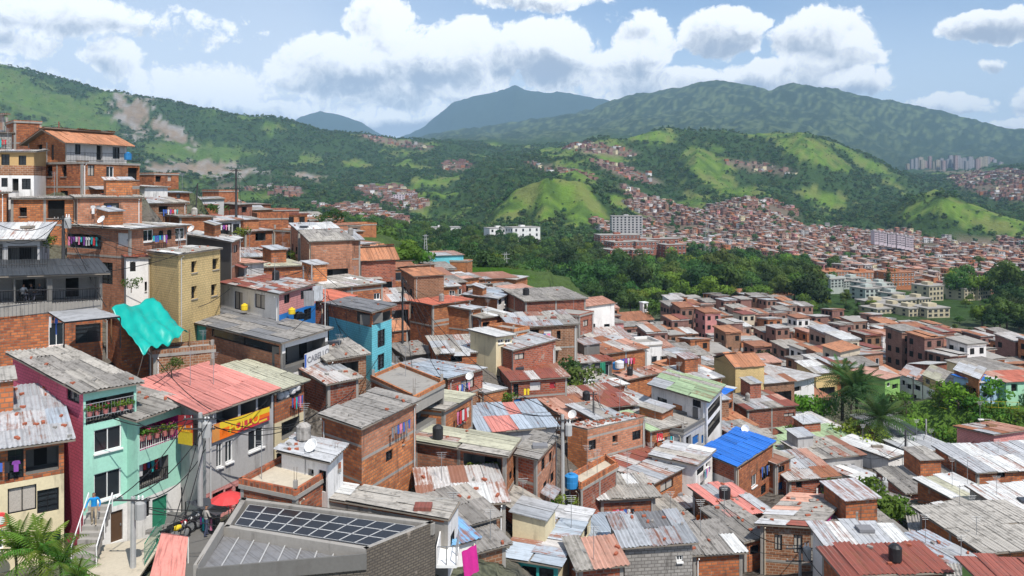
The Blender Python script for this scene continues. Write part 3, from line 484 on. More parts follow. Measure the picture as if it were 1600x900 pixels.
# --- rusty roofs between the dark brick hall and the white gallery house
S('large brick house with rust-brown roof left of the chapel lane', 945,1010,553,590,99,'brick_orange','mixF',7,.03,.8, stones=14)
S('shack with red-brown roof and black openings beside the ivy bush', 907,956,567,596,95,'dark_concrete','mixB',6,.02,.8, stones=8, win=[('F',912,570,930,590,'d'),('F',936,570,952,588,'d')])
S('brick shed with cluttered pale terrace above the rounded parapet', 933,979,606,628,87,'brick_red','mixE',5,.02,.3, stones=10)
H('plain orange brick gable house above the white gallery house', (980,593,632,90), (1042,94), (962,92), wall='brick_orange', lwall='brick_red', roof='mixF', over=.3, stones=10)
S('house with wine-red corrugated roof in the dip', 905,992,640,668,79,'brick_brown',['red_sheet','rusty','red_sheet'],6,.03,1.3, stones=4, corr=True)
S('low shed with beige and rust roof strips in the dip', 887,936,655,676,74,'brick_brown','mixF',5,.02,.9, stones=5)
S('small house with dirty white roof left of the gallery house', 988,1020,634,660,84,'white_wall','mixE',5,.02,.5, win=[('F',992,640,1002,650,'d')])
S('low long house with pale grey roof behind the gallery house', 1052,1128,600,622,99,'brick','mixE',6,.03,.6)
S('orange tile-roofed house behind the long pale roof', 1078,1112,585,606,106,'brick_orange',['terracotta'],6,.03,.8)
S('brick and tin shack at the corner of the dip lane', 930,968,655,680,72.5,'brick','mixA',4,.02,.5, stones=6)
S('zinc shack squeezed between the tall brick house and the dark alley', 512,560,600,640,60,'brick_red','mixA',4,.03,.6, stones=5)
S('brick lean-to below the turquoise house', 604,640,585,612,77,'white_wall','mixA',5,.02,.4, win=[('F',610,590,622,602,'d')])
S('dark shack with tangled sheets in the lane below the orange-red roof', 634,676,556,585,88,'timber_grey','mixC',4,.02,.7, stones=6)
S('brick shack behind the cream shuttered box', 803,826,520,548,88,'brick_orange','slab',4,.02,0, parapet=.3)
S('low rusted shack at bottom centre beside the rust-streaked roof', 742,790,862,900,44,'brick_brown','mixC',4,.02,.6, stones=4)
S('narrow shack with grey sheets behind the rust-streaked roof', 806,838,796,830,52,'brick_red','mixA',4,.02,.5, stones=5)
S('white hut with cloth awning at the alley by the round tree', 1322,1372,838,862,59,'white_wall','mixC',4,.02,.6, stones=3)
S('green-walled hut beside the long patched asbestos roof', 1398,1416,800,836,66,'green_wall','mixC',5,.04,.5)
S('shed with pale blue sheets beside the long asbestos roof', 1500,1534,890,925,52,'white_wall',['zinc_blue','zinc_light'],4,.02,.5)
S('small grey-roofed shed behind the bright blue roof', 1165,1208,690,712,83,'brick_red','mixA',5,.02,.6)
S('low white-roofed stalls behind the sports court', 1425,1490,708,726,90,'white_wall',['white_sheet','zinc_light'],4,.02,.3, flat=True, win=[('F',1434,712,1448,722,'d'),('F',1455,712,1474,722,'d')])
S('dark grey pitched sheet roof at the foot of the green bank', 1405,1452,690,712,96,'brick_red',['grey_sheet','black_sheet'],7,.02,2.2, flat=True)
S('white tin-roofed stall row along the palm path', 1388,1412,716,744,88,'white_wall',['white_sheet'],6,.02,.6, flat=True)

# ------------------------------------------------------------------ footprints of those houses in the world
def corners(s):
    x, yt, yb, d = s['P']; P = pt(x, yt, d); zb = zpx(yb, d)
    Rr = s['R']; Rv = pt(Rr[0], Rr[2], Rr[1]) if len(Rr) > 2 else Vector(((Rr[0]-800)/F*Rr[1], Rr[1], P.z))
    L = s['L']
    if L[0] == 'back':
        u = Vector((Rv.x-P.x, Rv.y-P.y, 0)).normalized(); vv = Vector((-u.y, u.x, 0))*L[1]
        Lv = P+vv+Vector((0, 0, L[2] if len(L) > 2 else 0))
    else:
        Lv = pt(L[0], L[2], L[1]) if len(L) > 2 else Vector(((L[0]-800)/F*L[1], L[1], P.z))
    Q = Rv+Lv-P
    return P, Rv, Q, Lv, zb
for s in SPECS: s['c'] = corners(s)

# ------------------------------------------------------------------ terrain heights
STATIONS = [ # distance, rows of the ground at given columns
 (330, [(-600,340),(0,330),(200,340),(400,360),(500,385),(600,415),(700,440),(800,455),(900,460),(1200,468),(1400,474),(1600,480),(2200,490)]),
 (450, [(-600,360),(0,350),(200,350),(400,355),(500,368),(600,390),(700,410),(800,422),(900,427),(1200,435),(1400,440),(1600,443),(2200,445)]),
 (600, [(-600,370),(0,360),(200,352),(400,350),(500,355),(600,365),(700,378),(800,384),(900,390),(1000,392),(1100,399),(1200,408),(1400,417),(1600,420),(2200,420)]),
 (800, [(-600,365),(0,355),(200,345),(400,338),(500,335),(600,340),(700,352),(760,356),(850,350),(930,355),(1000,365),(1100,376),(1200,388),(1400,402),(1600,404),(2200,400)]),
 (900, [(-600,360),(0,350),(200,338),(400,329),(500,327),(600,332),(700,344),(745,344),(795,318),(828,324),(852,298),(880,318),(908,310),(950,338),(1000,350),(1100,358),(1200,366),(1300,384),(1400,390),(1600,392),(2200,385)]),
 (1000,[(-600,355),(0,345),(200,330),(400,320),(500,318),(600,323),(700,335),(740,325),(785,296),(825,273),(855,266),(905,284),(960,318),(1000,334),(1050,344),(1100,340),(1150,338),(1200,345),(1250,358),(1300,370),(1400,378),(1450,376),(1600,380),(2200,370)]),
 (1180,[(-600,330),(0,325),(200,312),(400,308),(500,308),(600,308),(700,312),(800,285),(860,280),(900,284),(1000,318),(1100,320),(1170,308),(1220,322),(1300,356),(1380,352),(1420,322),(1470,300),(1520,316),(1600,336),(2200,340)]),
 (1300,[(-600,310),(0,300),(200,290),(400,295),(500,299),(600,298),(700,298),(800,276),(900,270),(1000,300),(1100,308),(1200,306),(1300,340),(1380,332),(1420,302),(1460,290),(1500,297),(1550,312),(1600,330),(2200,340)]),
 (1500,[(-600,280),(0,268),(200,272),(400,282),(600,284),(700,281),(800,266),(900,258),(1000,280),(1100,288),(1200,286),(1300,306),(1400,318),(1460,312),(1600,330),(2200,330)]),
 (1700,[(-600,240),(0,230),(100,240),(200,252),(300,268),(400,268),(500,274),(600,272),(700,265),(800,254),(900,244),(1000,260),(1060,262),(1090,240),(1120,262),(1200,262),(1250,240),(1290,260),(1350,290),(1400,302),(1500,312),(1600,304),(2200,300)]),
 (2200,[(-600,140),(0,150),(100,180),(200,200),(300,222),(400,236),(500,244),(600,246),(700,243),(800,239),(900,224),(950,212),(1000,205),(1050,200),(1100,195),(1130,193),(1180,203),(1220,205),(1260,206),(1300,218),(1350,241),(1400,266),(1450,288),(1500,284),(1600,266),(2200,240)]),
 (2700,[(-600,60),(0,101),(50,109),(100,122),(150,138),(200,149),(250,153),(300,161),(350,172),(400,179),(450,186),(500,197),(550,206),(600,214),(650,218),(700,222),(750,228),(800,230),(900,228),(1000,226),(1200,235),(1400,272),(1500,268),(1600,258),(2200,220)]),
 (3500,[(-600,120),(0,150),(200,185),(400,212),(600,226),(650,222),(700,217),(800,218),(900,212),(1000,206),(1200,208),(1300,232),(1400,262),(1500,262),(1600,252),(2200,220)]),
 (4600,[(-600,200),(0,220),(400,230),(600,234),(650,226),(700,212),(800,205),(900,194),(1000,178),(1100,168),(1200,172),(1300,182),(1400,212),(1500,234),(1600,236),(2200,230)]),
 (6200,[(-600,240),(400,240),(600,240),(640,222),(660,214),(720,204),(780,197),(850,186),(900,178),(940,166),(980,152),(1000,148),(1060,140),(1090,133),(1120,129),(1150,133),(1200,141),(1240,134),(1290,138),(1330,148),(1380,156),(1430,166),(1500,181),(1560,196),(1600,204),(1700,222),(2200,240)]),
 (8200,[(-600,245),(400,240),(600,238),(1000,200),(1200,200),(1600,230),(2200,245)]),
 (10500,[(-600,240),(300,240),(440,205),(470,183),(500,174),(530,180),(560,189),(590,208),(605,216),(620,216),(640,210),(665,196),(690,175),(708,160),(740,150),(770,145),(790,139),(805,133),(820,139),(850,145),(870,144),(910,150),(940,155),(1000,170),(1100,200),(1600,240),(2200,245)]),
 (14000,[(-600,280),(800,280),(2200,280)])]
cols = np.concatenate([np.arange(-1500,-100,40), np.arange(-100,1705,5), np.arange(1720,3100,40)]).astype(float)
rows = np.concatenate([np.arange(6,36,5.0), np.arange(36,140,1.5), np.arange(140,330,4.0), 330*np.exp(np.linspace(0, math.log(14000/330), 235))])
ds = np.array([s[0] for s in STATIONS], float); ld = np.log(ds)
ZS = np.array([[-(np.interp(c, [p[0] for p in s[1]], [p[1] for p in s[1]])-HY)/F*s[0] for c in cols] for s in STATIONS])
def pchip(x, y, xq):
    h = np.diff(x)[:, None]; dl = np.diff(y, axis=0)/h
    m = np.zeros_like(y); m[0] = dl[0]; m[-1] = dl[-1]
    pos = dl[:-1]*dl[1:] > 0
    with np.errstate(divide='ignore', invalid='ignore'):
        hm = 2*dl[:-1]*dl[1:]/(dl[:-1]+dl[1:])
    m[1:-1] = np.where(pos, hm, 0)
    i = np.clip(np.searchsorted(x, xq)-1, 0, len(x)-2); hh = h[i]; tt = ((xq-x[i])/h[i, 0])[:, None]
    return (2*tt**3-3*tt**2+1)*y[i]+(tt**3-2*tt**2+tt)*hh*m[i]+(-2*tt**3+3*tt**2)*y[i+1]+(tt**3-tt**2)*hh*m[i+1]
Zfar = pchip(ld, ZS, np.log(np.maximum(rows, 330)))
CT = []
for s in SPECS:
    P, Rv, Q, Lv, zb = s['c']
    for c in (P, Rv, Q, Lv, (P+Q)/2): CT.append((c.x, c.y, zb))
def gp(px, d, z): CT.append(((px-800)/F*d, d, z))
for a in [(1000,55,-31),(1300,52,-33.5),(1600,46,-31),(1900,60,-36),(2400,70,-36),(1200,100,-40.5),(1400,100,-41),(1600,95,-38),(1900,100,-40),(900,140,-34),(1000,150,-40),(1200,150,-43),(1400,150,-41),(1600,150,-40),(1900,150,-42),
  (850,200,-33),(1000,200,-42),(1300,200,-46),(1600,200,-46),(2000,200,-46),(850,260,-40),(1000,260,-44),(1300,260,-47.5),(1600,260,-48),(2000,260,-48),(-300,40,-18),(-400,60,-10),(-400,90,2),(-400,130,10),(0,115,7),(200,125,-1),(0,150,8),(200,155,0),(300,165,-3),
  (400,190,-8),(500,200,-13),(600,200,-20),(700,200,-26),(0,230,-4),(200,230,-7),(400,250,-17),(600,250,-30),(750,250,-38),(1500,112,-40.5),(1560,110,-40),(1450,110,-41),(1420,118,-38),(1350,120,-41),(1300,130,-42),(1420,84,-36.5),(1480,86,-36.5),(1480,98,-37.5),(1400,96,-38),
  (200,40,-19.6),(300,40,-20),(60,38,-20),(270,44,-20.3),(300,46,-20.3),(150,45,-19.8),(420,34,-21),(600,32,-21.5),(800,40,-26),(-300,25,-18),(300,20,-19),(800,20,-22),(1200,25,-27),(1800,30,-30),(480,58,-17.5),(620,80,-20),(900,76,-27.5),(560,110,-17.5),(620,118,-19)]: gp(*a)
CT = np.array(CT)
nr = int((rows < 331).sum()); Xn = (cols[None, :]-800)/F*rows[:nr, None]; Yn = np.repeat(rows[:nr, None], len(cols), 1)
q = np.stack([Xn.ravel(), Yn.ravel()], 1); Zn = np.empty(len(q))
for i in range(0, len(q), 4000):
    d2 = ((q[i:i+4000, None, :]-CT[None, :, :2])**2).sum(2)+6.0
    k = np.argpartition(d2, 9, axis=1)[:, :9]; dk = np.take_along_axis(d2, k, 1); w = dk**-1.7
    Zn[i:i+4000] = (w*CT[k, 2]).sum(1)/w.sum(1)
Zn = Zn.reshape(nr, len(cols))
ZG = Zfar.copy(); bl = np.clip((rows[:nr]-225)/100, 0, 1)[:, None]; bl = bl*bl*(3-2*bl)
ZG[:nr] = Zn*(1-bl)+Zfar[:nr]*bl
XG = (cols[None, :]-800)/F*rows[:, None]; YG = np.repeat(rows[:, None], len(cols), 1)
# spurs and gullies
def fbm(x, y, sc, oc=5, seed=0.0): return mnoise.fractal(Vector((x*sc+seed, y*sc-seed, seed)), 0.9, 2.1, oc)
for r in range(len(rows)):
    d = rows[r]
    if d < 560: continue
    a = min(1, (d-560)/500)
    for c in range(len(cols)):
        x, y = XG[r, c], d
        n = mnoise.ridged_multi_fractal(Vector((x*.0042+3.1, y*.0022, .7)), .95, 2.1, 5, .9, 2.0)-1.15
        amp = 15.0 if d < 3200 else 30.0
        if 700 < d < 2600: amp = 26.0*(1-.35*math.exp(-((d-2200)/160)**2))
        if d > 9000: amp = 22.0
        n2 = fbm(x, y, .012, 4, 5.0)*3.0
        n3 = (mnoise.ridged_multi_fractal(Vector((x*.013+9.1, y*.0075, 3.7)), .95, 2.1, 4, .9, 2.0)-1.1)*(7.5 if d < 2800 else 6.0)
        ZG[r, c] += a*(n*amp*min(1, d/1500)+n2+n3)
def Hgt(x, y):
    px = x/y*F+800
    j = np.clip(np.searchsorted(cols, px)-1, 0, len(cols)-2); i = np.clip(np.searchsorted(rows, y)-1, 0, len(rows)-2)
    fx = (px-cols[j])/(cols[j+1]-cols[j]); fy = (y-rows[i])/(rows[i+1]-rows[i])
    fx = np.clip(fx, 0, 1); fy = np.clip(fy, 0, 1)
    return (ZG[i,j]*(1-fx)+ZG[i,j+1]*fx)*(1-fy)+(ZG[i+1,j]*(1-fx)+ZG[i+1,j+1]*fx)*fy

# ------------------------------------------------------------------ what covers the ground
def ell(px, py, e):
    cx, cy, rx, ry = e[:4]; a = R_(e[4]) if len(e) > 4 else 0
    dx, dy = px-cx, py-cy; u = dx*math.cos(a)+dy*math.sin(a); w = -dx*math.sin(a)+dy*math.cos(a)
    return 1-np.sqrt((u/rx)**2+(w/ry)**2)
MEADOW = [(885,262,70,16,20,1000,1500),(800,325,60,22,-20,700,1050),(920,328,50,20,25,700,1050),(862,308,110,46,15,650,1150),(815,300,40,18,-35,700,1150),(1095,245,48,20,20,1300,2000),(1255,232,70,26,25,1400,2300),(1310,258,40,14,20,1300,2000),(1285,312,52,24,20,1000,1700),(1490,325,95,26,15,1000,1360),(1540,350,80,20,8,900,1300),
  (1430,335,40,22,-30,900,1350),(70,160,140,55,25,1400,2700),(90,235,120,50,20,1300,2500),(300,238,110,20,4,1400,2500),(1150,290,50,20,10,1100,1600),(1020,215,60,12,5,1700,2300),(1180,210,50,10,5,1700,2300),(960,250,45,16,15,1200,1900),(850,230,40,12,0,1500,2300),(560,255,30,8,0,1400,2300),(1530,262,60,14,0,1900,2600),(690,300,30,8,0,1000,1500)]
SCAR = [(208,178,36,26,35,1500,2700),(262,205,44,12,25,1500,2700),(330,264,70,12,4,1200,2400),(250,262,30,8,0,1200,2400),(480,275,30,6,5,1200,2000)]
BARRIO = [(1470,428,190,20,0,380,760,.9),(1330,404,110,14,0,480,800,.8),(1560,450,60,12,0,330,560,.6),(1250,398,60,10,0,520,800,.7),(1440,448,40,8,0,340,500,.5), # column, row, half width, half height, tilt, nearest, farthest, share of ground built on
 (1250,385,290,34,6,640,1180,1),(1130,352,110,26,10,700,1200,1),(1180,330,70,26,10,800,1250,1),(1520,400,150,30,0,600,1150,1),(1040,335,70,12,15,850,1250,.8),(1010,310,50,10,20,950,1400,.7),
 (605,302,45,16,8,1000,1600,1),(640,320,30,8,0,900,1500,1),(450,302,26,8,0,800,1500,.9),(590,346,50,12,10,500,900,1),(550,330,40,10,10,600,1000,.9),(540,325,60,8,5,600,1100,.6),(930,232,70,9,8,1500,2500,.4),(980,270,60,9,18,1300,2000,.5),(880,270,60,6,15,1300,2000,.4),
 (715,260,25,8,0,1400,2300,.8),(1560,285,80,26,10,1500,2500,.8),(1480,262,60,8,5,2200,3300,.5),(620,222,60,6,10,2000,2700,.35),(1190,262,60,8,10,1400,2200,.3),(1400,372,40,10,0,900,1200,1),(1000,365,70,22,10,560,900,.9),(380,292,50,6,0,900,1600,.3)]
def maskmax(lst, px, py, d):
    m = np.full(np.shape(px), -9.0)
    for e in lst:
        m = np.where((d >= e[5]) & (d <= e[6]), np.maximum(m, ell(px, py, e)), m)
    return m
def fields(X, Y, Z):
    px = X/Y*F+800; py = HY-Z/Y*F
    nz = np.array([mnoise.fractal(Vector((x*.006, y*.004, 2.0)), .8, 2.0, 4) for x, y in zip(X.ravel(), Y.ravel())]).reshape(X.shape)
    nf = np.array([mnoise.fractal(Vector((x*.03, y*.02, 7.0)), .8, 2.0, 3) for x, y in zip(X.ravel(), Y.ravel())]).reshape(X.shape)
    rd = np.array([mnoise.ridged_multi_fractal(Vector((x*.0042+3.1, y*.0022, .7)), .95, 2.1, 5, .9, 2.0)-1.15 for x, y in zip(X.ravel(), Y.ravel())]).reshape(X.shape)
    mead = maskmax(MEADOW, px, py, Y)*.85+nz*.42+nf*.40+rd*.42-.05
    mead = np.where(mead > .12, 1.0, np.clip((mead+.06)/.18, 0, 1))
    base = np.clip((nz*1.5+nf*.5-.48)*4, 0, 1)
    mead = np.maximum(mead, np.where(Y > 700, base*.9, base*.3))
    scar = np.clip((maskmax(SCAR, px, py, Y)*1.1+nf*.95)*4, 0, 1)
    bar = maskmax(BARRIO, px, py, Y)
    return px, py, nz, nf, mead, scar, bar
px, py, nz, nf, mead, scar, bar = fields(XG, YG, ZG)
def mixa(a, b, f): return a*(1-f[..., None])+np.array(b)*f[..., None]
CV = np.ones((*XG.shape, 3))*np.array((.036,.070,.018))
CV = mixa(CV, (.128,.215,.028), mead)
CV = mixa(CV, (.17,.165,.06), np.clip(mead*nf*2.0, 0, .65)); CV = mixa(CV, (.050,.095,.020), np.clip(mead*-nf*2.4, 0, .7)); CV = mixa(CV, (.066,.120,.032), np.clip((520-px)/150, 0, 1)*mead*.6*(YG > 600))
CV = mixa(CV, (.235,.18,.125), scar)
CV = mixa(CV, (.30,.30,.29), scar*np.clip(nf*2, 0, 1)*.7)
CV = mixa(CV, (.20,.15,.115), np.clip(bar*3+.3, 0, 1)*np.where((YG > 335), .8, 0))
far = np.clip((YG-3200)/600, 0, 1)
CV = mixa(CV, (.030,.052,.026), far); CV = mixa(CV, (.10,.135,.06), far*np.clip(nf*4+nz-.3, 0, 1)*np.clip((HY-20-py)/60, 0, 1)*(YG < 8000))
CV = mixa(CV, (.030,.048,.026), np.clip((YG-8500)/500, 0, 1)*1.0)
near = np.clip((300-YG)/70, 0, 1)
CV = mixa(CV, (.13,.115,.098), near); gr = np.clip((nf+.05)*3, 0, 1)*near*.35+near*np.clip((YG-112)/25, 0, 1)*np.clip((940-px)/40, 0, 1)*.95
CV = mixa(CV, (.06,.10,.025), gr)
bankm = (np.abs(px-1510) < 130)*(YG > 100)*(YG < 126); CV = mixa(CV, (.07,.13,.02), bankm*1.0)
nrw, ncl = XG.shape
me = bpy.data.meshes.new('ground')
vv = np.stack([XG, YG, ZG], -1).reshape(-1, 3)
ii = np.arange(nrw*ncl).reshape(nrw, ncl)
ff = np.stack([ii[:-1,:-1], ii[:-1,1:], ii[1:,1:], ii[1:,:-1]], -1).reshape(-1, 4)
def np_mesh(name, verts, quads, midx=None, mats=(), uv=None, smooth=False):
    me = bpy.data.meshes.new(name); nv, nq = len(verts), len(quads)
    me.vertices.add(nv); me.vertices.foreach_set('co', np.asarray(verts, np.float32).ravel())
    me.loops.add(nq*4); me.loops.foreach_set('vertex_index', np.asarray(quads, np.int32).ravel())
    me.polygons.add(nq); me.polygons.foreach_set('loop_start', np.arange(0, nq*4, 4, dtype=np.int32))
    if midx is not None: me.polygons.foreach_set('material_index', np.asarray(midx, np.int32))
    for m in mats: me.materials.append(MAT[m])
    me.update(calc_edges=True)
    if uv is not None:
        l = me.uv_layers.new(name='UVMap'); l.data.foreach_set('uv', np.asarray(uv, np.float32).ravel())
    me.polygons.foreach_set('use_smooth', np.full(nq, smooth))
    me.update(); return me
me = np_mesh('ground', vv, ff, None, ['terrain'], None, True)
ca = me.color_attributes.new('cover', 'FLOAT_COLOR', 'POINT')
ca.data.foreach_set('color', np.concatenate([np.clip(CV, 0, 1), np.ones((*XG.shape, 1))], -1).astype(np.float32).ravel())
ground = link(bpy.data.objects.new('ground', me)); tag(ground, 'hillside ground, valley floor and green mountains', kind='structure')

# ------------------------------------------------------------------ haze in the valley air
hb = MB(); hb.abox(-9000, 9000, -60, 14300, -260, 1360, 'glass')
hm = bpy.data.materials.new('haze'); hm.use_nodes = True; ht = hm.node_tree; ht.nodes.clear()
pv = N(ht, 'ShaderNodeVolumePrincipled'); pv.inputs['Color'].default_value = (.45,.72,1,1); pv.inputs['Density'].default_value = 7.0e-5; pv.inputs['Anisotropy'].default_value = -0.35
ho = N(ht, 'ShaderNodeOutputMaterial'); ht.links.new(pv.outputs[0], ho.inputs['Volume'])
HAZE = True
if HAZE:
    hz = hb.build('haze'); hz.data.materials.clear(); hz.data.materials.append(hm); tag(hz, 'pale blue haze in the valley air', kind='stuff'); hz.display_type = 'WIRE'

# ------------------------------------------------------------------ trees
def leaf_quads(rng, centres, radii, n_per, size, flat=.75, up=.35):
    V, Nn = [], []
    for c, r in zip(centres, radii):
        n = max(6, int(n_per*r*r))
        dirs = rng.normal(size=(n, 3)); dirs[:, 2] = dirs[:, 2]*.9+up; dirs /= np.linalg.norm(dirs, axis=1)[:, None]
        pos = np.array(c)+dirs*np.array([r, r, r*flat])*rng.uniform(.62, 1.08, (n, 1))
        nrm = dirs+rng.normal(size=(n, 3))*.55; nrm /= np.linalg.norm(nrm, axis=1)[:, None]
        a = np.cross(nrm, rng.normal(size=(n, 3))); a /= np.linalg.norm(a, axis=1)[:, None]; b2 = np.cross(nrm, a)
        s = size*rng.uniform(.6, 1.35, (n, 1))
        V.append(np.stack([pos-a*s-b2*s*.6, pos+a*s-b2*s*.5, pos+a*s*.8+b2*s*.6, pos-a*s*.7+b2*s*.55], 1)); Nn.append(np.repeat(dirs[:, None, :]*.75+nrm[:, None, :]*.25, 4, 1))
    V = np.concatenate(V).reshape(-1, 3); Nn = np.concatenate(Nn).reshape(-1, 3); Nn /= np.linalg.norm(Nn, axis=1)[:, None]
    return V, Nn
def leaf_mesh(name, V, Nn, mat):
    me = np_mesh(name, V, np.arange(len(V)).reshape(-1, 4), None, [mat], None, True)
    me.normals_split_custom_set_from_vertices([tuple(x) for x in Nn]); return me
def crown_spec(rng, w, h, lobes):
    cs, rs = [], []
    for k in range(lobes):
        a = rng.uniform(0, 2*math.pi); rr = math.sqrt(rng.uniform(0, 1))*w*.36; z = h*(.42+.5*rng.uniform(0, 1)*(1-(rr/(w*.42))**2))
        cs.append((rr*math.cos(a), rr*math.sin(a), z)); rs.append(w*rng.uniform(.15, .27))
    return cs, rs
def trunk_mesh(name, h, r, rng, limbs=4):
    mb = MB(); top = Vector((rng.uniform(-.3,.3), rng.uniform(-.3,.3), h*.55))
    mb.tube([(0,0,-.6), (0,0,h*.2), top], [r*1.3, r, r*.6], 'trunk', 7)
    for k in range(limbs):
        a = 2*math.pi*k/limbs+rng.uniform(0, 1); s0 = top*rng.uniform(.6, 1)
        mb.tube([s0, s0+Vector((math.cos(a)*h*.12, math.sin(a)*h*.12, h*.14)), s0+Vector((math.cos(a)*h*.24, math.sin(a)*h*.24, h*.26))], [r*.5, r*.35, r*.12], 'trunk', 5)
    return mb.mesh(name, True)
TREEV = []
for k in range(9):
    rng = np.random.default_rng(100+k); w = 9+rng.uniform(-1.5, 2.5); h = 9.5+rng.uniform(-1.5, 3)
    cs, rs = crown_spec(rng, w, h, 11+k % 4)
    V, Nn = leaf_quads(rng, cs, rs, 34, .30)
    TREEV.append((trunk_mesh('trunk', h, .28, rng), leaf_mesh('crown', V, Nn, ['leaf','leaf_dark','leaf','leaf_bright','leaf_dark','leaf','leaf_dark','leaf','leaf_bright'][k])))
# slim dark conifer
rng = np.random.default_rng(77); cs = [(0,0,2+1.25*i) for i in range(9)]; rs = [1.5-.13*i for i in range(9)]
V, Nn = leaf_quads(rng, cs, rs, 46, .26, 1.1, .1); CONIFER = (trunk_mesh('trunk', 12, .2, rng, 0), leaf_mesh('crown', V, Nn, 'leaf_dark'))
def tree(name, variant, loc, s, rz, label, group=None, cat='tree', sz=None):
    e = empty(name, loc); e.scale = (s, s, sz or s); e.rotation_euler = (0, 0, rz); tag(e, label, cat, group)
    a = link(bpy.data.objects.new('trunk', variant[0]), e); b2 = link(bpy.data.objects.new('crown', variant[1]), e)
    return e
# far canopy: clumps of leaves shared by many points
def scatter(name, label, P, S_, Rz, Idx, objs):
    cl = bpy.data.collections.new(name+'_source')
    for o in objs: cl.objects.link(o)
    me = bpy.data.meshes.new(name); me.vertices.add(len(P)); me.vertices.foreach_set('co', np.asarray(P, np.float32).ravel())
    for nm, ty, arr in (('sc', 'FLOAT', S_), ('rz', 'FLOAT', Rz), ('ix', 'INT', Idx)):
        a = me.attributes.new(nm, ty, 'POINT'); a.data.foreach_set('value', np.asarray(arr, np.float32 if ty == 'FLOAT' else np.int32))
    o = link(bpy.data.objects.new(name, me)); tag(o, label, kind='stuff')
    g = bpy.data.node_groups.new(name, 'GeometryNodeTree')
    g.interface.new_socket('Geometry', in_out='INPUT', socket_type='NodeSocketGeometry'); g.interface.new_socket('Geometry', in_out='OUTPUT', socket_type='NodeSocketGeometry')
    gi, go = N(g, 'NodeGroupInput'), N(g, 'NodeGroupOutput'); ip = N(g, 'GeometryNodeInstanceOnPoints')
    ci = N(g, 'GeometryNodeCollectionInfo'); ci.inputs['Collection'].default_value = cl; ci.inputs['Separate Children'].default_value = True; ci.inputs['Reset Children'].default_value = True
    def attr(nm, ty):
        n = N(g, 'GeometryNodeInputNamedAttribute', data_type=ty); n.inputs['Name'].default_value = nm; return n.outputs[0]
    cx = N(g, 'ShaderNodeCombineXYZ'); g.links.new(attr('rz', 'FLOAT'), cx.inputs[2])
    g.links.new(gi.outputs[0], ip.inputs['Points']); g.links.new(ci.outputs[0], ip.inputs['Instance']); ip.inputs['Pick Instance'].default_value = True
    g.links.new(attr('ix', 'INT'), ip.inputs['Instance Index']); g.links.new(cx.outputs[0], ip.inputs['Rotation']); g.links.new(attr('sc', 'FLOAT'), ip.inputs['Scale'])
    g.links.new(ip.outputs[0], go.inputs[0])
    md = o.modifiers.new('scatter', 'NODES'); md.node_group = g
    return o
FARV = []
for k in range(6):
    rng = np.random.default_rng(300+k); cs, rs = crown_spec(rng, 9, 9, 6); V, Nn = leaf_quads(rng, cs, rs, 9, .62)
    FARV.append(bpy.data.objects.new('crown', leaf_mesh('crown', V, Nn, 'leaf_far')))
# forest on the hills, 560 m and beyond
n = 60000; rng = np.random.default_rng(9)
d = np.sqrt(rng.uniform(560**2, 3000**2, n)); pxr = rng.uniform(-160, 1760, n); X = (pxr-800)/F*d; Z = Hgt(X, d)
pxx, pyy, nz_, nf_, me_, sc_, ba_ = fields(X, d, Z)
keep = (rng.uniform(0, 1, n) > np.clip(me_*.84, 0, .96)) & (sc_ < .3) & ((ba_ < 0) | (rng.uniform(0, 1, n) < .20)) & (nf_+nz_*.5 > -.62) & (pyy < 470)
keep &= rng.uniform(0, 1, n) < np.where(d > 2000, .75, 1)
X, d, Z = X[keep], d[keep], Z[keep]; k = len(X)
scatter('forest', 'dark green woods covering the hills across the valley', np.stack([X, d, Z-1.0], 1), rng.uniform(.5, 1.25, k)*np.where(rng.uniform(0, 1, k) < .25, .55, 1)*np.where(me_[keep] > .5, .5, 1), rng.uniform(0, 6.28, k), rng.integers(0, 6, k), FARV)
N_FOREST = k

# wooded belt between the town and the far barrio: trees one can tell apart
BELT = [(730,428,150,22,8,178,275),(860,455,50,14,8,190,275),(600,398,60,16,10,185,275),(700,372,130,26,5,330,640),(760,400,150,48,8,270,560),(900,420,110,52,0,270,520),(1000,440,90,32,0,270,420),(1060,430,130,40,5,270,480),(1170,430,120,36,5,270,500),(1255,425,60,36,0,270,500),(1270,470,60,16,5,265,330),(1330,480,70,18,0,262,330),(1390,500,80,20,8,255,310),(1480,505,90,30,0,252,330),(1570,480,70,50,0,252,380),(1545,462,60,22,0,290,400),(1330,455,40,12,0,350,420),(640,360,70,20,0,360,700),(560,350,60,14,0,500,800)]
NOTREE = [(1005,395,70,28,0,250,490),(750,362,95,9,0,400,620),(1465,482,110,10,0,250,345),(1330,425,70,20,0,300,480),(1410,456,50,12,0,300,400),(1350,428,40,14,0,300,420)]
FLATS = [(938,1075,368,412,468),(660,720,356,372,600),(765,845,356,374,585),(956,1004,338,368,700),(1365,1490,466,503,292),(1450,1476,448,476,345),(1498,1550,440,466,350),(1296,1416,436,470,335),(1288,1430,426,440,396),(1166,1240,455,476,312)]
cand = []; rng = np.random.default_rng(21)
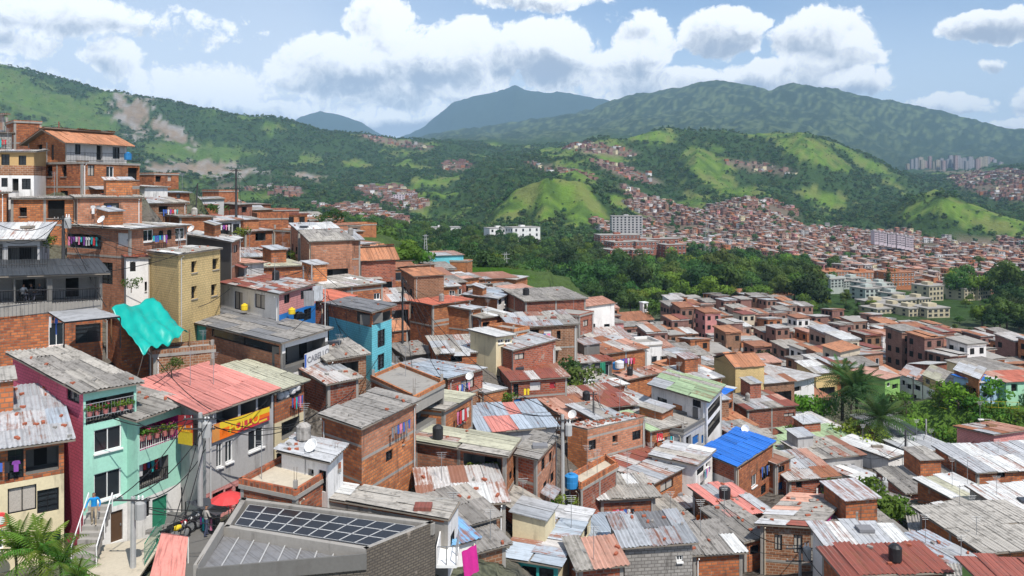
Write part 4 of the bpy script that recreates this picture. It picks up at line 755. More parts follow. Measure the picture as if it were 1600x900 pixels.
for _ in range(9000):
    dd = math.sqrt(rng.uniform(178**2, 640**2)); p = rng.uniform(540, 1680); x = (p-800)/F*dd; z = float(Hgt(np.array([x]), np.array([dd]))[0]); yy = HY-z/dd*F
    if dd < 256 and p > 900: continue
    if maskmax(BELT, np.array([p]), np.array([yy-14.0]), np.array([dd]))[0] < .02: continue
    if maskmax(NOTREE, np.array([p]), np.array([yy-8.0]), np.array([dd]))[0] > 0: continue
    if dd > 330 and maskmax(BARRIO[:5], np.array([p]), np.array([yy]), np.array([dd]))[0] > -.1 and rng.uniform() > .12: continue
    hp, wp = 10.5*F/dd, 5.0*F/dd
    sml = 1.0
    if any(dd < f[4] and p+wp > f[0] and p-wp < f[1] and yy-hp < f[3]-9 for f in FLATS):
        sml = .36
        if rng.uniform() > .6 or any(dd < f[4] and p+wp*.4 > f[0] and p-wp*.4 < f[1] and yy-hp*.36 < f[3]-9 for f in FLATS): continue
    if any((x-c[0])**2+(dd-c[1])**2 < (4.6+dd*.006)**2 for c in cand): continue
    cand.append((x, dd, z, p, yy, sml))
cand.sort(key=lambda c: c[1])

# ------------------------------------------------------------------ roofing sheets (shared meshes)
def corr_mesh(name, waves, amp, seg=4):
    mb = MB(); n = waves*seg
    for i in range(n):
        x0, x1 = i/n, (i+1)/n; z0, z1 = amp*math.cos(2*math.pi*i/seg), amp*math.cos(2*math.pi*(i+1)/seg)
        mb.face([(x0,0,z0),(x1,0,z1),(x1,1,z1),(x0,1,z0)], 'zinc', [(x0,0),(x1,0),(x1,1),(x0,1)])
    return mb.mesh(name, True)
def rib_mesh(name):
    mb = MB(); xs = [0,.02,.04,.06,.30,.32,.34,.36,.63,.65,.67,.69,.97,1.0]; zs = [.03,.03,.0,0,0,.03,.03,0,0,.03,.03,0,0,.03]
    for i in range(len(xs)-1):
        mb.face([(xs[i],0,zs[i]),(xs[i+1],0,zs[i+1]),(xs[i+1],1,zs[i+1]),(xs[i],1,zs[i])], 'zinc', [(xs[i],0),(xs[i+1],0),(xs[i+1],1),(xs[i],1)])
    mb.face([(0,0,.03),(0,0,-.02),(1,0,-.02),(1,0,.03)], 'zinc')
    return mb.mesh(name)
SHEETM = dict(corr=corr_mesh('sheet', 5, .028), big=corr_mesh('sheet', 4, .042), rib=rib_mesh('sheet'))
NSHEET = [0]
def basis(e1, e2, n, o):
    return Matrix(((e1.x, e2.x, n.x, o.x), (e1.y, e2.y, n.y, o.y), (e1.z, e2.z, n.z, o.z), (0, 0, 0, 1)))
def pick(rng, mats, prev):
    if prev and rng.random() < .52: return prev
    return rng.choice(mats)
def lay_roof(root, A, B, C, D, mats, style, over, rng, near, stones=0, name='roof'):
    """A-B the lower (eave) edge, D-C the upper one; local coordinates"""
    e1, e2 = (B-A), (D-A); u, w = e1.normalized(), e2.normalized()
    A = A-u*over-w*over; e1 = e1+u*2*over; e2 = e2+w*2*over; nrm = e1.cross(e2).normalized()
    if nrm.z < 0: nrm = -nrm
    deck = MB(); lift = nrm*.03
    Pq = [A+lift, A+e1+lift, A+e1+e2+lift, A+e2+lift]
    if near:
        mb = deck; lo = [p-nrm*.07 for p in Pq]
        mb.face(Pq, 'timber_grey'); mb.face(lo[::-1], 'timber_grey')
        for i in range(4): mb.face([lo[i], lo[(i+1)%4], Pq[(i+1)%4], Pq[i]], 'timber_grey')
        ro = mb.build(name, root)
        w0, l0 = (1.05, 2.3) if style != 'rib' else (1.1, 3.2)
        n1, n2 = max(1, round(e1.length/w0)), max(1, round(e2.length/l0))
        a, b = e1/n1, e2/n2; prevrow = [None]*n1
        for j in range(n2):
            prev = None
            for i in range(n1):
                mt = pick(rng, mats, prevrow[i] if rng.random() < .5 else prev); prev = mt; prevrow[i] = mt
                o = bpy.data.objects.new('sheet', SHEETM[style]); COL.objects.link(o); o.parent = ro
                jit = rng.uniform(-.06, .06); ln = rng.uniform(.96, 1.10)
                org = A+a*(i-.02)+b*(j+jit*.5)+nrm*(.075+.012*((i+j) % 2)+rng.uniform(0, .02))
                bb = b*ln+a*rng.uniform(-.05, .05)+nrm*((.03 if j < n2-1 else 0)+rng.uniform(-.015,.03))
                o.matrix_parent_inverse = basis(a*1.04, bb, nrm, org)
                o.material_slots[0].link = 'OBJECT'; o.material_slots[0].material = MAT[mt]; NSHEET[0] += 1
    else:
        mb = deck; n1, n2 = max(1, round(e1.length/1.3)), max(1, round(e2.length/2.4)); a, b = e1/n1, e2/n2
        prevrow = [None]*n1
        for j in range(n2):
            prev = None
            for i in range(n1):
                mt = pick(rng, mats, prevrow[i] if rng.random() < .5 else prev); prev = mt; prevrow[i] = mt
                o = A+a*i+b*j+nrm*(.05+rng.uniform(0, .035))
                mb.face([o, o+a, o+a+b, o+b], 'far_'+mt, [(i*1.0, 0), (i+1, 0), (i+1, b.length), (i, b.length)])
        lo = [p-nrm*.06 for p in Pq]; mb.face(lo[::-1], 'timber_grey')
        for i in range(4): mb.face([lo[i], lo[(i+1)%4], Pq[(i+1)%4], Pq[i]], 'timber_grey')
        ro = mb.build(name, root)
    if stones:
        sb = MB()
        for _ in range(stones):
            a_, b_ = rng.uniform(.04, .96), rng.uniform(.04, .96); t_ = rng.uniform(0, 3.14)
            c = A+e1*a_+e2*b_+nrm*.19; du = (u*math.cos(t_)+w*math.sin(t_)); dv = nrm.cross(du)
            k = rng.uniform(.6, 1.05); sb.box(c-nrm*.03, du*.16*k, dv*.085*k, nrm*.06, 'brick_loose' if rng.random() < .7 else 'stone')
        so = sb.build('loose_brick', ro); so['kind'] = 'stuff'
    return ro

def lay_roof_small(parent, q, mats, rng):
    c = sum(q, Vector())/4; q = [c+(x-c)*1.18+Vector((0,0,.05)) for x in q]; cm = MB(); m1, m2 = rng.choice(mats), rng.choice(mats)
    a, b = (q[0]+q[1])/2, (q[3]+q[2])/2
    cm.face([q[0], a, b, q[3]], m1, [(0,0),(1,0),(1,1),(0,1)]); lift = Vector((0,0,.03)); cm.face([a+lift, q[1]+lift, q[2]+lift, b+lift], m2, [(0,0),(1,0),(1,1),(0,1)])
    cm.face([x-Vector((0,0,.06)) for x in q][::-1], 'timber_grey')
    for i in range(4): cm.face([q[i]-Vector((0,0,.06)), q[(i+1)%4]-Vector((0,0,.06)), q[(i+1)%4], q[i]], m1)
    return cm.build('roof', parent)
FACES = dict(F=(0,1), R=(1,2), B=(2,3), L=(3,0))
def face_sz(A, B, px, py0, py1):
    k = (px-800)/F; dx, dy = B.x-A.x, B.y-A.y
    t_ = (k*A.y-A.x)/(dx-k*dy); Y = A.y+t_*dy
    return t_*math.hypot(dx, dy), zpx(py0, Y), zpx(py1, Y)
def build_house(s, name='house', near=None, group=None, rng=None):
    P, Rv, Q, Lv, zb = s['c']; d = P.y
    if not s.get('gable') and s.get('roof') != 'slab':
        jr = random.Random(int(P.x*77+P.y*31)); Rv = Rv+Vector((0,0,jr.uniform(-.14,.14))); Lv = Lv+Vector((0,0,jr.uniform(-.14,.14))); Q = Rv+Lv-P
    rng = rng or random.Random(int(abs(P.x*131+P.y*17)*10))
    gmin = float(min(Hgt(np.array([c.x for c in (P, Rv, Q, Lv)]), np.array([c.y for c in (P, Rv, Q, Lv)]))))
    z0 = min(zb, gmin)-.5
    O = Vector((P.x, P.y, z0)); root = empty(name, O); tag(root, s['label'], s.get('cat', 'house'), group)
    C4 = [c-O for c in (P, Rv, Q, Lv)]
    wall, lwall = s.get('wall', 'brick'), s.get('lwall')
    near = d < 116 if near is None else near
    wm = MB(); parts = []
    bands = [(zpx(y, d)-z0, m) for y, m in s.get('bands', [])] if not s.get('metric') else s.get('bands', [])
    lb = [(zpx(y, d)-z0, m) for y, m in s['lbands']] if 'lbands' in s else None
    gab = s.get('gable', 0)
    for fk, (ia, ib) in FACES.items():
        A, B = C4[ia], C4[ib]; dxy = Vector((B.x-A.x, B.y-A.y, 0)); ln = dxy.length; u = dxy/ln; nrm = Vector((u.y, -u.x, 0))
        base = (lwall or wall) if fk in 'LB' else wall
        bd = lb if (fk == 'L' and lb is not None) else (bands if not (fk in 'LB' and lwall) else [])
        ztop = min(A.z, B.z)
        ops = []
        for wspec in s.get('win', []):
            if wspec[0] != fk: continue
            _, x0, y0, x1, y1, kd = wspec
            if s.get('metric'): s0, s1, za, zc = x0, x1, y0, y1
            else:
                Aw, Bw = (P, Rv, Q, Lv)[ia], (P, Rv, Q, Lv)[ib]
                sa, _, _ = face_sz(Aw, Bw, x0, y0, y1); sb_, _, _ = face_sz(Aw, Bw, x1, y0, y1); sm, zc, za = face_sz(Aw, Bw, (x0+x1)/2, y0, y1)
                s0, s1 = min(sa, sb_), max(sa, sb_); za -= z0; zc -= z0
            s0, s1 = max(.12, s0), min(ln-.12, s1); zc = min(zc, ztop-.1); za = max(za, .5)
            if s1-s0 < .15 or zc-za < .15: continue
            ops.append((s0, s1, za, zc, kd))
        # panels sit on the wall, openings cut it
        cut = [o for o in ops if not o[4].endswith('_panel')]
        sb2 = sorted({0.0, ln, *[o[0] for o in cut], *[o[1] for o in cut]}); zb2 = sorted({0.0, ztop, *[o[2] for o in cut], *[o[3] for o in cut], *[z for z, _ in bd if 0 < z < ztop]})
        def mat_at(z):
            m_ = base
            for bz, bm in bd:
                if z < bz: m_ = bm
            return m_
        def W3(s_, z_, off=0): return A*1+Vector((0,0,-A.z))+u*s_+Vector((0,0,z_))-nrm*off
        for i in range(len(sb2)-1):
            for j in range(len(zb2)-1):
                sm, zm = (sb2[i]+sb2[i+1])/2, (zb2[j]+zb2[j+1])/2
                if any(o[0] < sm < o[1] and o[2] < zm < o[3] for o in cut): continue
                c = [(sb2[i], zb2[j]), (sb2[i+1], zb2[j]), (sb2[i+1], zb2[j+1]), (sb2[i], zb2[j+1])]
                wm.face([W3(*q_) for q_ in c], mat_at(zm), c)
        if abs(A.z-B.z) > .01:
            c = [(0, ztop), (ln, ztop)]+([(ln, B.z)] if B.z > ztop+.001 else [])+([(0, A.z)] if A.z > ztop+.001 else [])
            wm.face([W3(*q_) for q_ in c], mat_at(ztop+.1), c)
        if gab and fk in 'LR':
            c = [(0, ztop), (ln, ztop), (ln/2, ztop+gab)]; wm.face([W3(*q_) for q_ in c], base, c)
        if near and fk in 'FL' and base.startswith('brick') and rng.random() < .75:
            for sc_ in ([.11, ln-.11] if ln < 5.5 else [.11, ln*.5, ln-.11]):
                if any(o[0]-.12 < sc_ < o[1]+.12 for o in ops): continue
                cm = MB(); cm.box(W3(sc_, ztop/2-.01, -.008), u*.11, nrm*.014, Vector((0,0,ztop/2-.01)), 'concrete'); cm.build('column', root)
            for lv in (1, 2, 3):
                zz = ztop-2.55*lv
                if zz < .6 or any(o[2]-.1 < zz < o[3]+.1 for o in ops): continue
                cm = MB(); cm.box(W3(ln/2, zz, -.006), u*(ln/2-.004), nrm*.020, Vector((0,0,.09)), 'concrete'); cm.build('floor_band', root)
        if near and fk in 'FL' and ln > 1.5 and rng.random() < .5:
            sp_ = ln-.3 if rng.random() < .5 else .3
            if not any(o[0]-.08 < sp_ < o[1]+.08 for o in ops):
                cm = MB(); cm.tube([W3(sp_, ztop-.15, -.30), W3(sp_, ztop-.35, -.07), W3(sp_, .3, -.07)], .045, rng.choice(['gutter','white_paint','sand_wall']), 6); cm.build('drain_pipe', root)
        for (s0, s1, za, zc, kd) in ops:
            if kd == 'd' and near and zc-za < 2.2: kd = rng.choice(['d','d','g','g','c','w']) if (s1-s0) > .5 else 'd'
            if kd.endswith('_panel'):
                pm = MB(); mt = {'teal': 'teal', 'brick': 'brick_orange'}[kd[:-6]]; c = W3((s0+s1)/2, (za+zc)/2, -.02)
                pm.box(c, u*(s1-s0)/2, nrm*.02, Vector((0,0,(zc-za)/2)), mt); pm.build('wall_panel', root); continue
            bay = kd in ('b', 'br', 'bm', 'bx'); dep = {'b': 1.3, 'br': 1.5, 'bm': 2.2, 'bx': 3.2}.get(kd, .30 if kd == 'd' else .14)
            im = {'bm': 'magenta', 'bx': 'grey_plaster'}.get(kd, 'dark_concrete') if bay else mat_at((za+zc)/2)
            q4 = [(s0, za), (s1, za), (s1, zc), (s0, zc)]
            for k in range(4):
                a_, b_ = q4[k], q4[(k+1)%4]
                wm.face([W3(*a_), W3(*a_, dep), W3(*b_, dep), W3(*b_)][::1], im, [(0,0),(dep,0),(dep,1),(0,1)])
            cen = W3((s0+s1)/2, (za+zc)/2, dep); hu, hz_ = u*(s1-s0)/2, Vector((0,0,(zc-za)/2))
            if bay:
                wm.face([W3(*q_, dep) for q_ in q4], im, q4)
                pm = MB(); w2 = (s1-s0); k = max(1, int(w2/2.2))
                for q_ in range(k):
                    cc = W3(s0+w2*(q_+.5)/k, za+(zc-za)*.45, dep-.03); pm = MB(); pm.box(cc, u*min(.45, w2*.2), nrm*.02, Vector((0,0,(zc-za)*.42)), 'void')
                    pm.build('door', root)
                if kd in ('br', 'bx', 'bm'):
                    rm = MB(); hh = min(.95, (zc-za)*.5); mt = 'black_metal' if kd != 'bm' else 'white_paint'
                    rm.box(W3((s0+s1)/2, za+hh, .03), u*(s1-s0)/2, nrm*.025, Vector((0,0,.025)), mt)
                    rm.box(W3((s0+s1)/2, za+.08, .03), u*(s1-s0)/2, nrm*.02, Vector((0,0,.02)), mt)
                    nb = max(3, int((s1-s0)/.16))
                    for q_ in range(nb+1): rm.box(W3(s0+.03+(s1-s0-.06)*q_/nb, za+hh/2, .03), u*.012, nrm*.012, Vector((0,0,hh/2)), mt)
                    rm.build('balcony_railing', root)
                continue
            if kd.startswith('door_'):
                pm = MB(); pm.box(cen, hu, nrm*.03, hz_, kd)
                o = pm.build('door' if zc-za > 1.5 else 'shutter', root)
                if near:
                    hm_ = MB(); hm_.box(cen+nrm*.06+u*(s1-s0)*.36, u*.03, nrm*.03, Vector((0,0,.06)), 'grey_metal'); hm_.build('handle', o)
                continue
            if near and kd == 'd':
                sm_ = MB(); sm_.box(W3((s0+s1)/2, za-.04, -.03), hu*1.08, nrm*.05, Vector((0,0,.035)), 'concrete'); sm_.build('sill', root)
            if kd in ('d', 'arch') or not near:
                pm = MB()
                if kd == 'arch':
                    pts_ = [cen-hu-hz_, cen+hu-hz_]+[cen+hz_*.45+hu*math.cos(math.pi*k/8)+hz_*.55*math.sin(math.pi*k/8) for k in range(9)]
                    pm.face([p_+nrm*.13 for p_ in pts_], 'void')
                    fr = [cen-hu-hz_, cen+hu-hz_, cen+hu+hz_, cen-hu+hz_]; pm.face(fr, base)
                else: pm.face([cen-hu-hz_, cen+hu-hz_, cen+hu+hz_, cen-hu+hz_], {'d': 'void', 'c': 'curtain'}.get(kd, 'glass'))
                if kd in ('w', 'g'):
                    fm = 'white_paint' if kd == 'w' else 'grey_metal'
                    for sg in (-1, 1):
                        pm.box(cen+nrm*.05+hu*sg*.92, u*.05, nrm*.03, hz_, fm); pm.box(cen+nrm*.05+hz_*sg*.92, hu, nrm*.03, Vector((0,0,.05)), fm)
                pm.build('window', root); continue
            fm = 'white_paint' if kd == 'w' else 'black_metal'; fr = MB(); th = .030
            for sg in (-1, 1):
                fr.box(cen+nrm*.04+u*sg*((s1-s0)/2-th), u*th, nrm*.03, hz_, fm); fr.box(cen+nrm*.04+Vector((0,0,sg*((zc-za)/2-th))), u*((s1-s0)/2-2*th), nrm*.03, Vector((0,0,th)), fm)
            fr.box(cen+nrm*.04, u*.025, nrm*.025, hz_*.94, fm)
            if kd == 'w' : fr.box(W3((s0+s1)/2, za-.05, -.04), hu*1.06, nrm*.09, Vector((0,0,.045)), 'white_paint')
            elif kd == 'g' and zc-za > .8:
                for q_ in (-.45, .05, .5): fr.box(cen+nrm*.04+hz_*q_, hu*.95, nrm*.015, Vector((0,0,.014)), fm)
            wo_ = fr.build('window', root)
            pn = MB(); pn.face([cen-hu-hz_, cen+hu-hz_, cen+hu+hz_, cen-hu+hz_], 'curtain' if kd == 'c' else 'glass'); pn.build('pane', wo_)
    wm.build('wall', root)
    rf = s.get('roof', 'mixA'); over = s.get('over', .3)
    if rf == 'slab':
        mb = MB(); cs = [c*1 for c in C4]; cen = (cs[0]+cs[2])/2
        top = [cen+(c-cen)*(1+.12/max(1,(c-cen).length))+Vector((0,0,.10)) for c in cs]; lo = [c-Vector((0,0,.22)) for c in top]
        mb.face(top, s.get('fmat', 'concrete')); mb.face(lo[::-1], 'concrete')
        for i in range(4): mb.face([lo[i], lo[(i+1)%4], top[(i+1)%4], top[i]], 'concrete')
        ro = mb.build('roof', root)
        ph = s.get('parapet', .3)
        if ph > .05:
            pm = MB()
            for i in range(4):
                a_, b_ = top[i], top[(i+1)%4]; uu = (b_-a_).normalized(); nn_ = Vector((uu.y, -uu.x, 0))
                pm.box((a_+b_)/2-nn_*.1+Vector((0,0,ph/2+.002)), (b_-a_)/2-uu*.002*i, nn_*.08, Vector((0,0,ph/2)), s.get('pmat', wall))
            pm.build('parapet', ro)
    else:
        mats = MIXES[rf] if isinstance(rf, str) else rf
        style = 'rib' if s.get('flat') else ('big' if s.get('corr') else 'corr')
        if gab:
            up = Vector((0,0,gab)); rp = (C4[0]+C4[3])/2+up; rr = (C4[1]+C4[2])/2+up
            lay_roof(root, C4[0], C4[1], rr, rp, mats, style, over, rng, near); lay_roof(root, C4[2], C4[3], rp, rr, mats, style, over, rng, near)
        else:
            lay_roof(root, *C4, mats, style, over, rng, near, s.get('stones', 0) or (rng.randint(0, 7) if near and style != 'rib' else 0))
    ztop_f = min(C4[0].z, C4[1].z)
    if near and s.get('clutter', True):
        mid = (C4[0]+C4[2])/2; tp = max(c.z for c in C4)
        def spot(): 
            a_, b_ = rng.uniform(.15,.85), rng.uniform(.15,.85); return C4[0]+(C4[1]-C4[0])*a_+(C4[3]-C4[0])*b_+Vector((0,0,.12))
        if rng.random() < .08:
            c = spot(); cm = MB(); r_ = rng.uniform(.3,.45); cm.lathe(c, [(r_*.9,0),(r_,.05),(r_*1.02,.45),(r_,.5),(r_*1.03,.8),(r_*.6,.95),(r_*.3,1.0)], rng.choice(['tank_blue','tank_black','tank_black','fibro_light','fibro']), 12); cm.build('water_tank', root, True)
        for _ in range(rng.choice([0,0,1,1,2])):
            c = spot(); h_ = rng.uniform(1.2,2.6); cm = MB(); cm.tube([c-Vector((0,0,.3)), c+Vector((0,0,h_))], .02, 'grey_metal', 5)
            for k in range(4): cm.tube([c+Vector((-.35+.05*k,0,h_-.12*k)), c+Vector((.35-.05*k,0,h_-.12*k))], .01, 'grey_metal', 4)
            cm.build('antenna', root)
        if rng.random() < .25:
            c = spot(); cm = MB(); cm.box(c+Vector((0,0,.1)), (rng.uniform(.3,.7),0,0), (0,rng.uniform(.2,.5),0), (0,0,.1), rng.choice(['wood','cloth_grey','timber_grey','red_sheet','tarp_dark'])); cm.build('junk_pile', root)
        area = (C4[1]-C4[0]).length*(C4[3]-C4[0]).length
        if area > 26 and not s.get('flat') and not gab and rng.random() < .42:
            e1_, e2_ = (C4[1]-C4[0]).normalized(), (C4[3]-C4[0]).normalized(); a_, b_ = rng.uniform(1.6,2.8), rng.uniform(1.6,2.8); hh_ = rng.uniform(1.1,2.0)
            o_ = C4[0]+(C4[1]-C4[0])*rng.uniform(.05,.5)+(C4[3]-C4[0])*rng.uniform(.35,.6); q_ = [o_, o_+e1_*a_, o_+e1_*a_+e2_*b_, o_+e2_*b_]
            zt_ = max(x.z for x in q_)+hh_; cm = MB(); tops = [Vector((x.x,x.y,zt_+(.25 if i_ > 1 else 0))) for i_, x in enumerate(q_)]
            for i_ in range(4):
                l_ = (q_[(i_+1)%4]-q_[i_]).length; cm.face([q_[i_]-Vector((0,0,.3)), q_[(i_+1)%4]-Vector((0,0,.3)), tops[(i_+1)%4], tops[i_]], rng.choice([wall, 'brick', 'brick_orange']) if i_ == 0 else cm.mats[0], [(0,0),(l_,0),(l_,hh_),(0,hh_)])
            ro_ = cm.build('rooftop_room', root); lay_roof_small(ro_, tops, MIXES['mixA'], rng)
        if rng.random() < .35 and ztop_f > 3.6 and wall.startswith('brick'):
            A_, B_ = C4[0], C4[1]; uu_ = Vector((B_.x-A_.x, B_.y-A_.y, 0)); l_ = uu_.length; uu_ /= l_; nn_ = Vector((uu_.y,-uu_.x,0)); t0_ = rng.uniform(.05,.4); t1_ = min(.97, t0_+rng.uniform(.3,.55)); zz_ = ztop_f-2.45
            if l_ > 2.5 and zz_ > 1.6:
                p0_, p1_ = A_+uu_*l_*t0_, A_+uu_*l_*t1_; dz_ = Vector((0,0,zz_)); dr_ = rng.uniform(.15,.4)
                q_ = [Vector((p0_.x,p0_.y,0))+dz_+nn_*1.0-Vector((0,0,dr_)), Vector((p1_.x,p1_.y,0))+dz_+nn_*1.0-Vector((0,0,dr_)), Vector((p1_.x,p1_.y,0))+dz_+nn_*.03, Vector((p0_.x,p0_.y,0))+dz_+nn_*.03]
                cm = MB(); mt_ = rng.choice(['zinc','fibro','rusty','fibro_light','red_sheet']); cm.face(q_, mt_, [(0,0),(1,0),(1,1),(0,1)]); cm.face([x-Vector((0,0,.05)) for x in q_][::-1], 'timber_grey')
                for i_ in range(4): cm.face([q_[i_]-Vector((0,0,.05)), q_[(i_+1)%4]-Vector((0,0,.05)), q_[(i_+1)%4], q_[i_]], mt_)
                cm.build('canopy', root)
        if rf == 'slab':
            for c in C4[:2]+C4[3:]:
                if rng.random() < .6:
                    cm = MB(); ctr = c.lerp(mid, .06); cm.box(ctr+Vector((0,0,.45)), (.1,0,0), (0,.1,0), (0,0,.36), 'concrete')
                    for dx_ in (-.06,.06): cm.tube([ctr+Vector((dx_,0,.8)), ctr+Vector((dx_*1.3,.02,1.5))], .012, 'door_brown', 4)
                    cm.build('column_stub', root)
    s['root'] = root
    return root
for s in SPECS: build_house(s)
WASH = [s for s in SPECS if s['P'][3] < 112 and (s['c'][1]-s['c'][0]).length > 3.0][::4]

# ------------------------------------------------------------------ the town behind: smaller houses set out along the lanes
def inside(p, poly):
    sgn = None
    for i in range(4):
        a, b = poly[i], poly[(i+1)%4]; c = (b[0]-a[0])*(p[1]-a[1])-(b[1]-a[1])*(p[0]-a[0])
        if sgn is None: sgn = c > 0
        elif (c > 0) != sgn: return False
    return True
POLYS = []
for s in SPECS:
    P, Rv, Q, Lv, zb = s['c']; cen = (P+Q)/2
    POLYS.append([((c.x-cen.x)*1.14+cen.x, (c.y-cen.y)*1.14+cen.y) for c in (P, Rv, Q, Lv)]+[(cen.x, cen.y, max((c-cen).length for c in (P, Rv)))])
def clear(cx, cy, uw, vw, w, l):
    pts_ = [(cx+uw[0]*a*w/2+vw[0]*b*l/2, cy+uw[1]*a*w/2+vw[1]*b*l/2) for a in (-1, 0, 1) for b in (-1, 0, 1)]
    quad = [pts_[0], pts_[6], pts_[8], pts_[2]]
    for po in POLYS:
        if abs(po[4][0]-cx)+abs(po[4][1]-cy) > po[4][2]*1.5+w+l: continue
        if any(inside(p, po[:4]) for p in pts_) or any(inside(c[:2], quad) for c in po[:4]) or inside(po[4][:2], quad): return False
    return True
KEEPOUT = [(1510,690,125,60,0,96,127),(1470,650,110,50,0,100,140),(1345,650,75,70,0,94,140),(1465,705,70,30,0,82,100),(1470,490,130,30,0,235,340),(1090,535,12,32,0,120,300),(1000,505,46,18,0,228,300),(905,600,40,40,0,78,125),(1420,655,45,20,0,100,132)]
WALLC = [('brick','brick'),('brick_red','dark brick'),('brick_orange','orange brick'),('brick_pink','pale brick'),('white_wall','white'),('cream','cream'),('brick_brown','brown brick'),('rose_wall','pink'),('grey_plaster','grey plaster'),('sand_wall','sand-coloured'),('lilac','lilac'),('pale_blue','pale blue'),('yellow_wall','yellow'),('mint2','pale green')]
WALLW = [24,20,15,12,9,5,11,2,5,4,1,1,1,1]
ROOFC = [('mixA','patchwork tin'),('mixE','pale sheet'),('mixC','grey fibro'),('mixF','rust-brown'),('mixD','zinc'),('terr','terracotta'),('terrd','brown tile'),('white','white metal'),('mixB','rusty red'),('slab','flat concrete'),('peach','salmon'),('mixI','patched grey')]
ROOFW = [14,17,14,9,8,10,9,7,4,12,4,6]
ROOFM = dict(terr=['terracotta'], terrd=['terracotta_dark','terracotta'], white=['white_sheet'], peach=['peach_sheet'])
LAND = [('the bright blue roof',1150,720),('the white gallery house',1065,650),('the white chapel',1000,492),('the tall palms',1345,620),('the yellow row house',1466,610),('the dark brick hall',868,490),('the white flat-roof',1244,610),('the round shade tree',1213,565),
  ('the concrete frame house',1470,556),('the cream apartment blocks',1450,495),('the green bank',1530,670),('the long villa',1200,460),('the orange-red roof',690,490),('the rusty-roofed house',550,400),('the lane to the chapel',1090,530),('the ridge turquoise house',700,410)]
cells = []; rng = random.Random(4)
def lattice(x0, x1, y0, y1, yaw, cw, cl, street):
    ca, sa = math.cos(yaw), math.sin(yaw); uw, vw = (ca, sa), (-sa, ca); n = 90
    for i in range(-n, n):
        if street and i % street == 0: continue
        for j in range(-n, n):
            cx, cy = 120+uw[0]*i*cw+vw[0]*j*cl, 190+uw[1]*i*cw+vw[1]*j*cl
            if x0 < cx < x1 and y0 < cy < y1: yield cx+rng.uniform(-.3, .3), cy+rng.uniform(-.3, .3), uw, vw, rng.uniform(.78, 1.02)*cw, rng.uniform(.78, 1.0)*cl
SKYR = ([830,930,955,960,1045,1050,1100,1200,1300,1400,1500,1600,1700],[466,470,470,503,503,464,458,455,474,497,512,522,526])
SKYL = ([200,300,400,500,560,600,700,835],[292,302,322,336,354,392,420,448])
for (cx, cy, uw, vw, w, l) in lattice(-20, 260, 58, 322, R_(17), 4.9, 5.5, 10):
    p = cx/cy*F+800
    if not (830 < p < 1760): continue
    if cy < 100 and p < 1320: continue
    if cy < 78 and p < 1700: continue
    z = float(Hgt(np.array([cx]), np.array([cy]))[0]); yy = HY-z/cy*F
    if maskmax(KEEPOUT, np.array([p]), np.array([yy]), np.array([cy]))[0] > 0: continue
    if maskmax(BELT, np.array([p]), np.array([yy-14.0]), np.array([cy]))[0] > .06: continue
    stn = rng.choice([1,1,1,2,2,3]) if cy > 130 else rng.choice([1,1,2])
    while stn > 0 and yy-(stn*2.4+.5)*F/cy < np.interp(p, *SKYR): stn -= 1
    if stn == 0: continue
    if not clear(cx, cy, uw, vw, w, l): continue
    cells.append((cy, cx, uw, vw, w, l, z, p, yy, stn))
for (cx, cy, uw, vw, w, l) in lattice(-95, 14, 84, 205, R_(28), 5.0, 5.4, 0):
    p = cx/cy*F+800
    if not (225 < p < 835): continue
    z = float(Hgt(np.array([cx]), np.array([cy]))[0]); yy = HY-z/cy*F
    if not clear(cx, cy, uw, vw, w, l): continue
    stn = rng.choice([1,2,2,3])
    while stn > 0 and yy-(stn*2.4+.5)*F/cy < np.interp(p, *SKYL): stn -= 1
    if stn == 0: continue
    cells.append((cy, cx, uw, vw, w*.96, l*.96, z, p, yy, stn)); POLYS.append([(cx-uw[0]*w/2-vw[0]*l/2, cy-uw[1]*w/2-vw[1]*l/2), (cx+uw[0]*w/2-vw[0]*l/2, cy+uw[1]*w/2-vw[1]*l/2), (cx+uw[0]*w/2+vw[0]*l/2, cy+uw[1]*w/2+vw[1]*l/2), (cx-uw[0]*w/2+vw[0]*l/2, cy-uw[1]*w/2+vw[1]*l/2), (cx, cy, max(w, l))])
# shacks wedged into the gaps of the near slope
for (cx, cy, uw, vw, w, l) in lattice(-70, 60, 56, 112, R_(36), 3.9, 4.3, 0):
    p = cx/cy*F+800
    if not (150 < p < 1330): continue
    z = float(Hgt(np.array([cx]), np.array([cy]))[0]); yy = HY-z/cy*F
    if maskmax(KEEPOUT[1:4]+[(905,610,22,32,0,70,125)], np.array([p]), np.array([yy]), np.array([cy]))[0] > 0: continue
    wpx, top_ = w*.7*F/cy, yy-2.7*F/cy
    if any(q['P'][3] > cy and min(q['P'][0], q['L'][0] if q['L'][0] != 'back' else 9e9)-wpx < p < q['R'][0]+wpx and top_ < q['P'][2]-.30*(q['P'][2]-q['P'][1]) and top_ > q['P'][1]-60 for q in SPECS): continue
    if yy-2.6*F/cy < np.interp(p, *SKYL) or not clear(cx, cy, uw, vw, w*.95, l*.95): continue
    cells.append((cy, cx, uw, vw, w*.95, l*.95, z, p, yy, 1))
cells.sort()
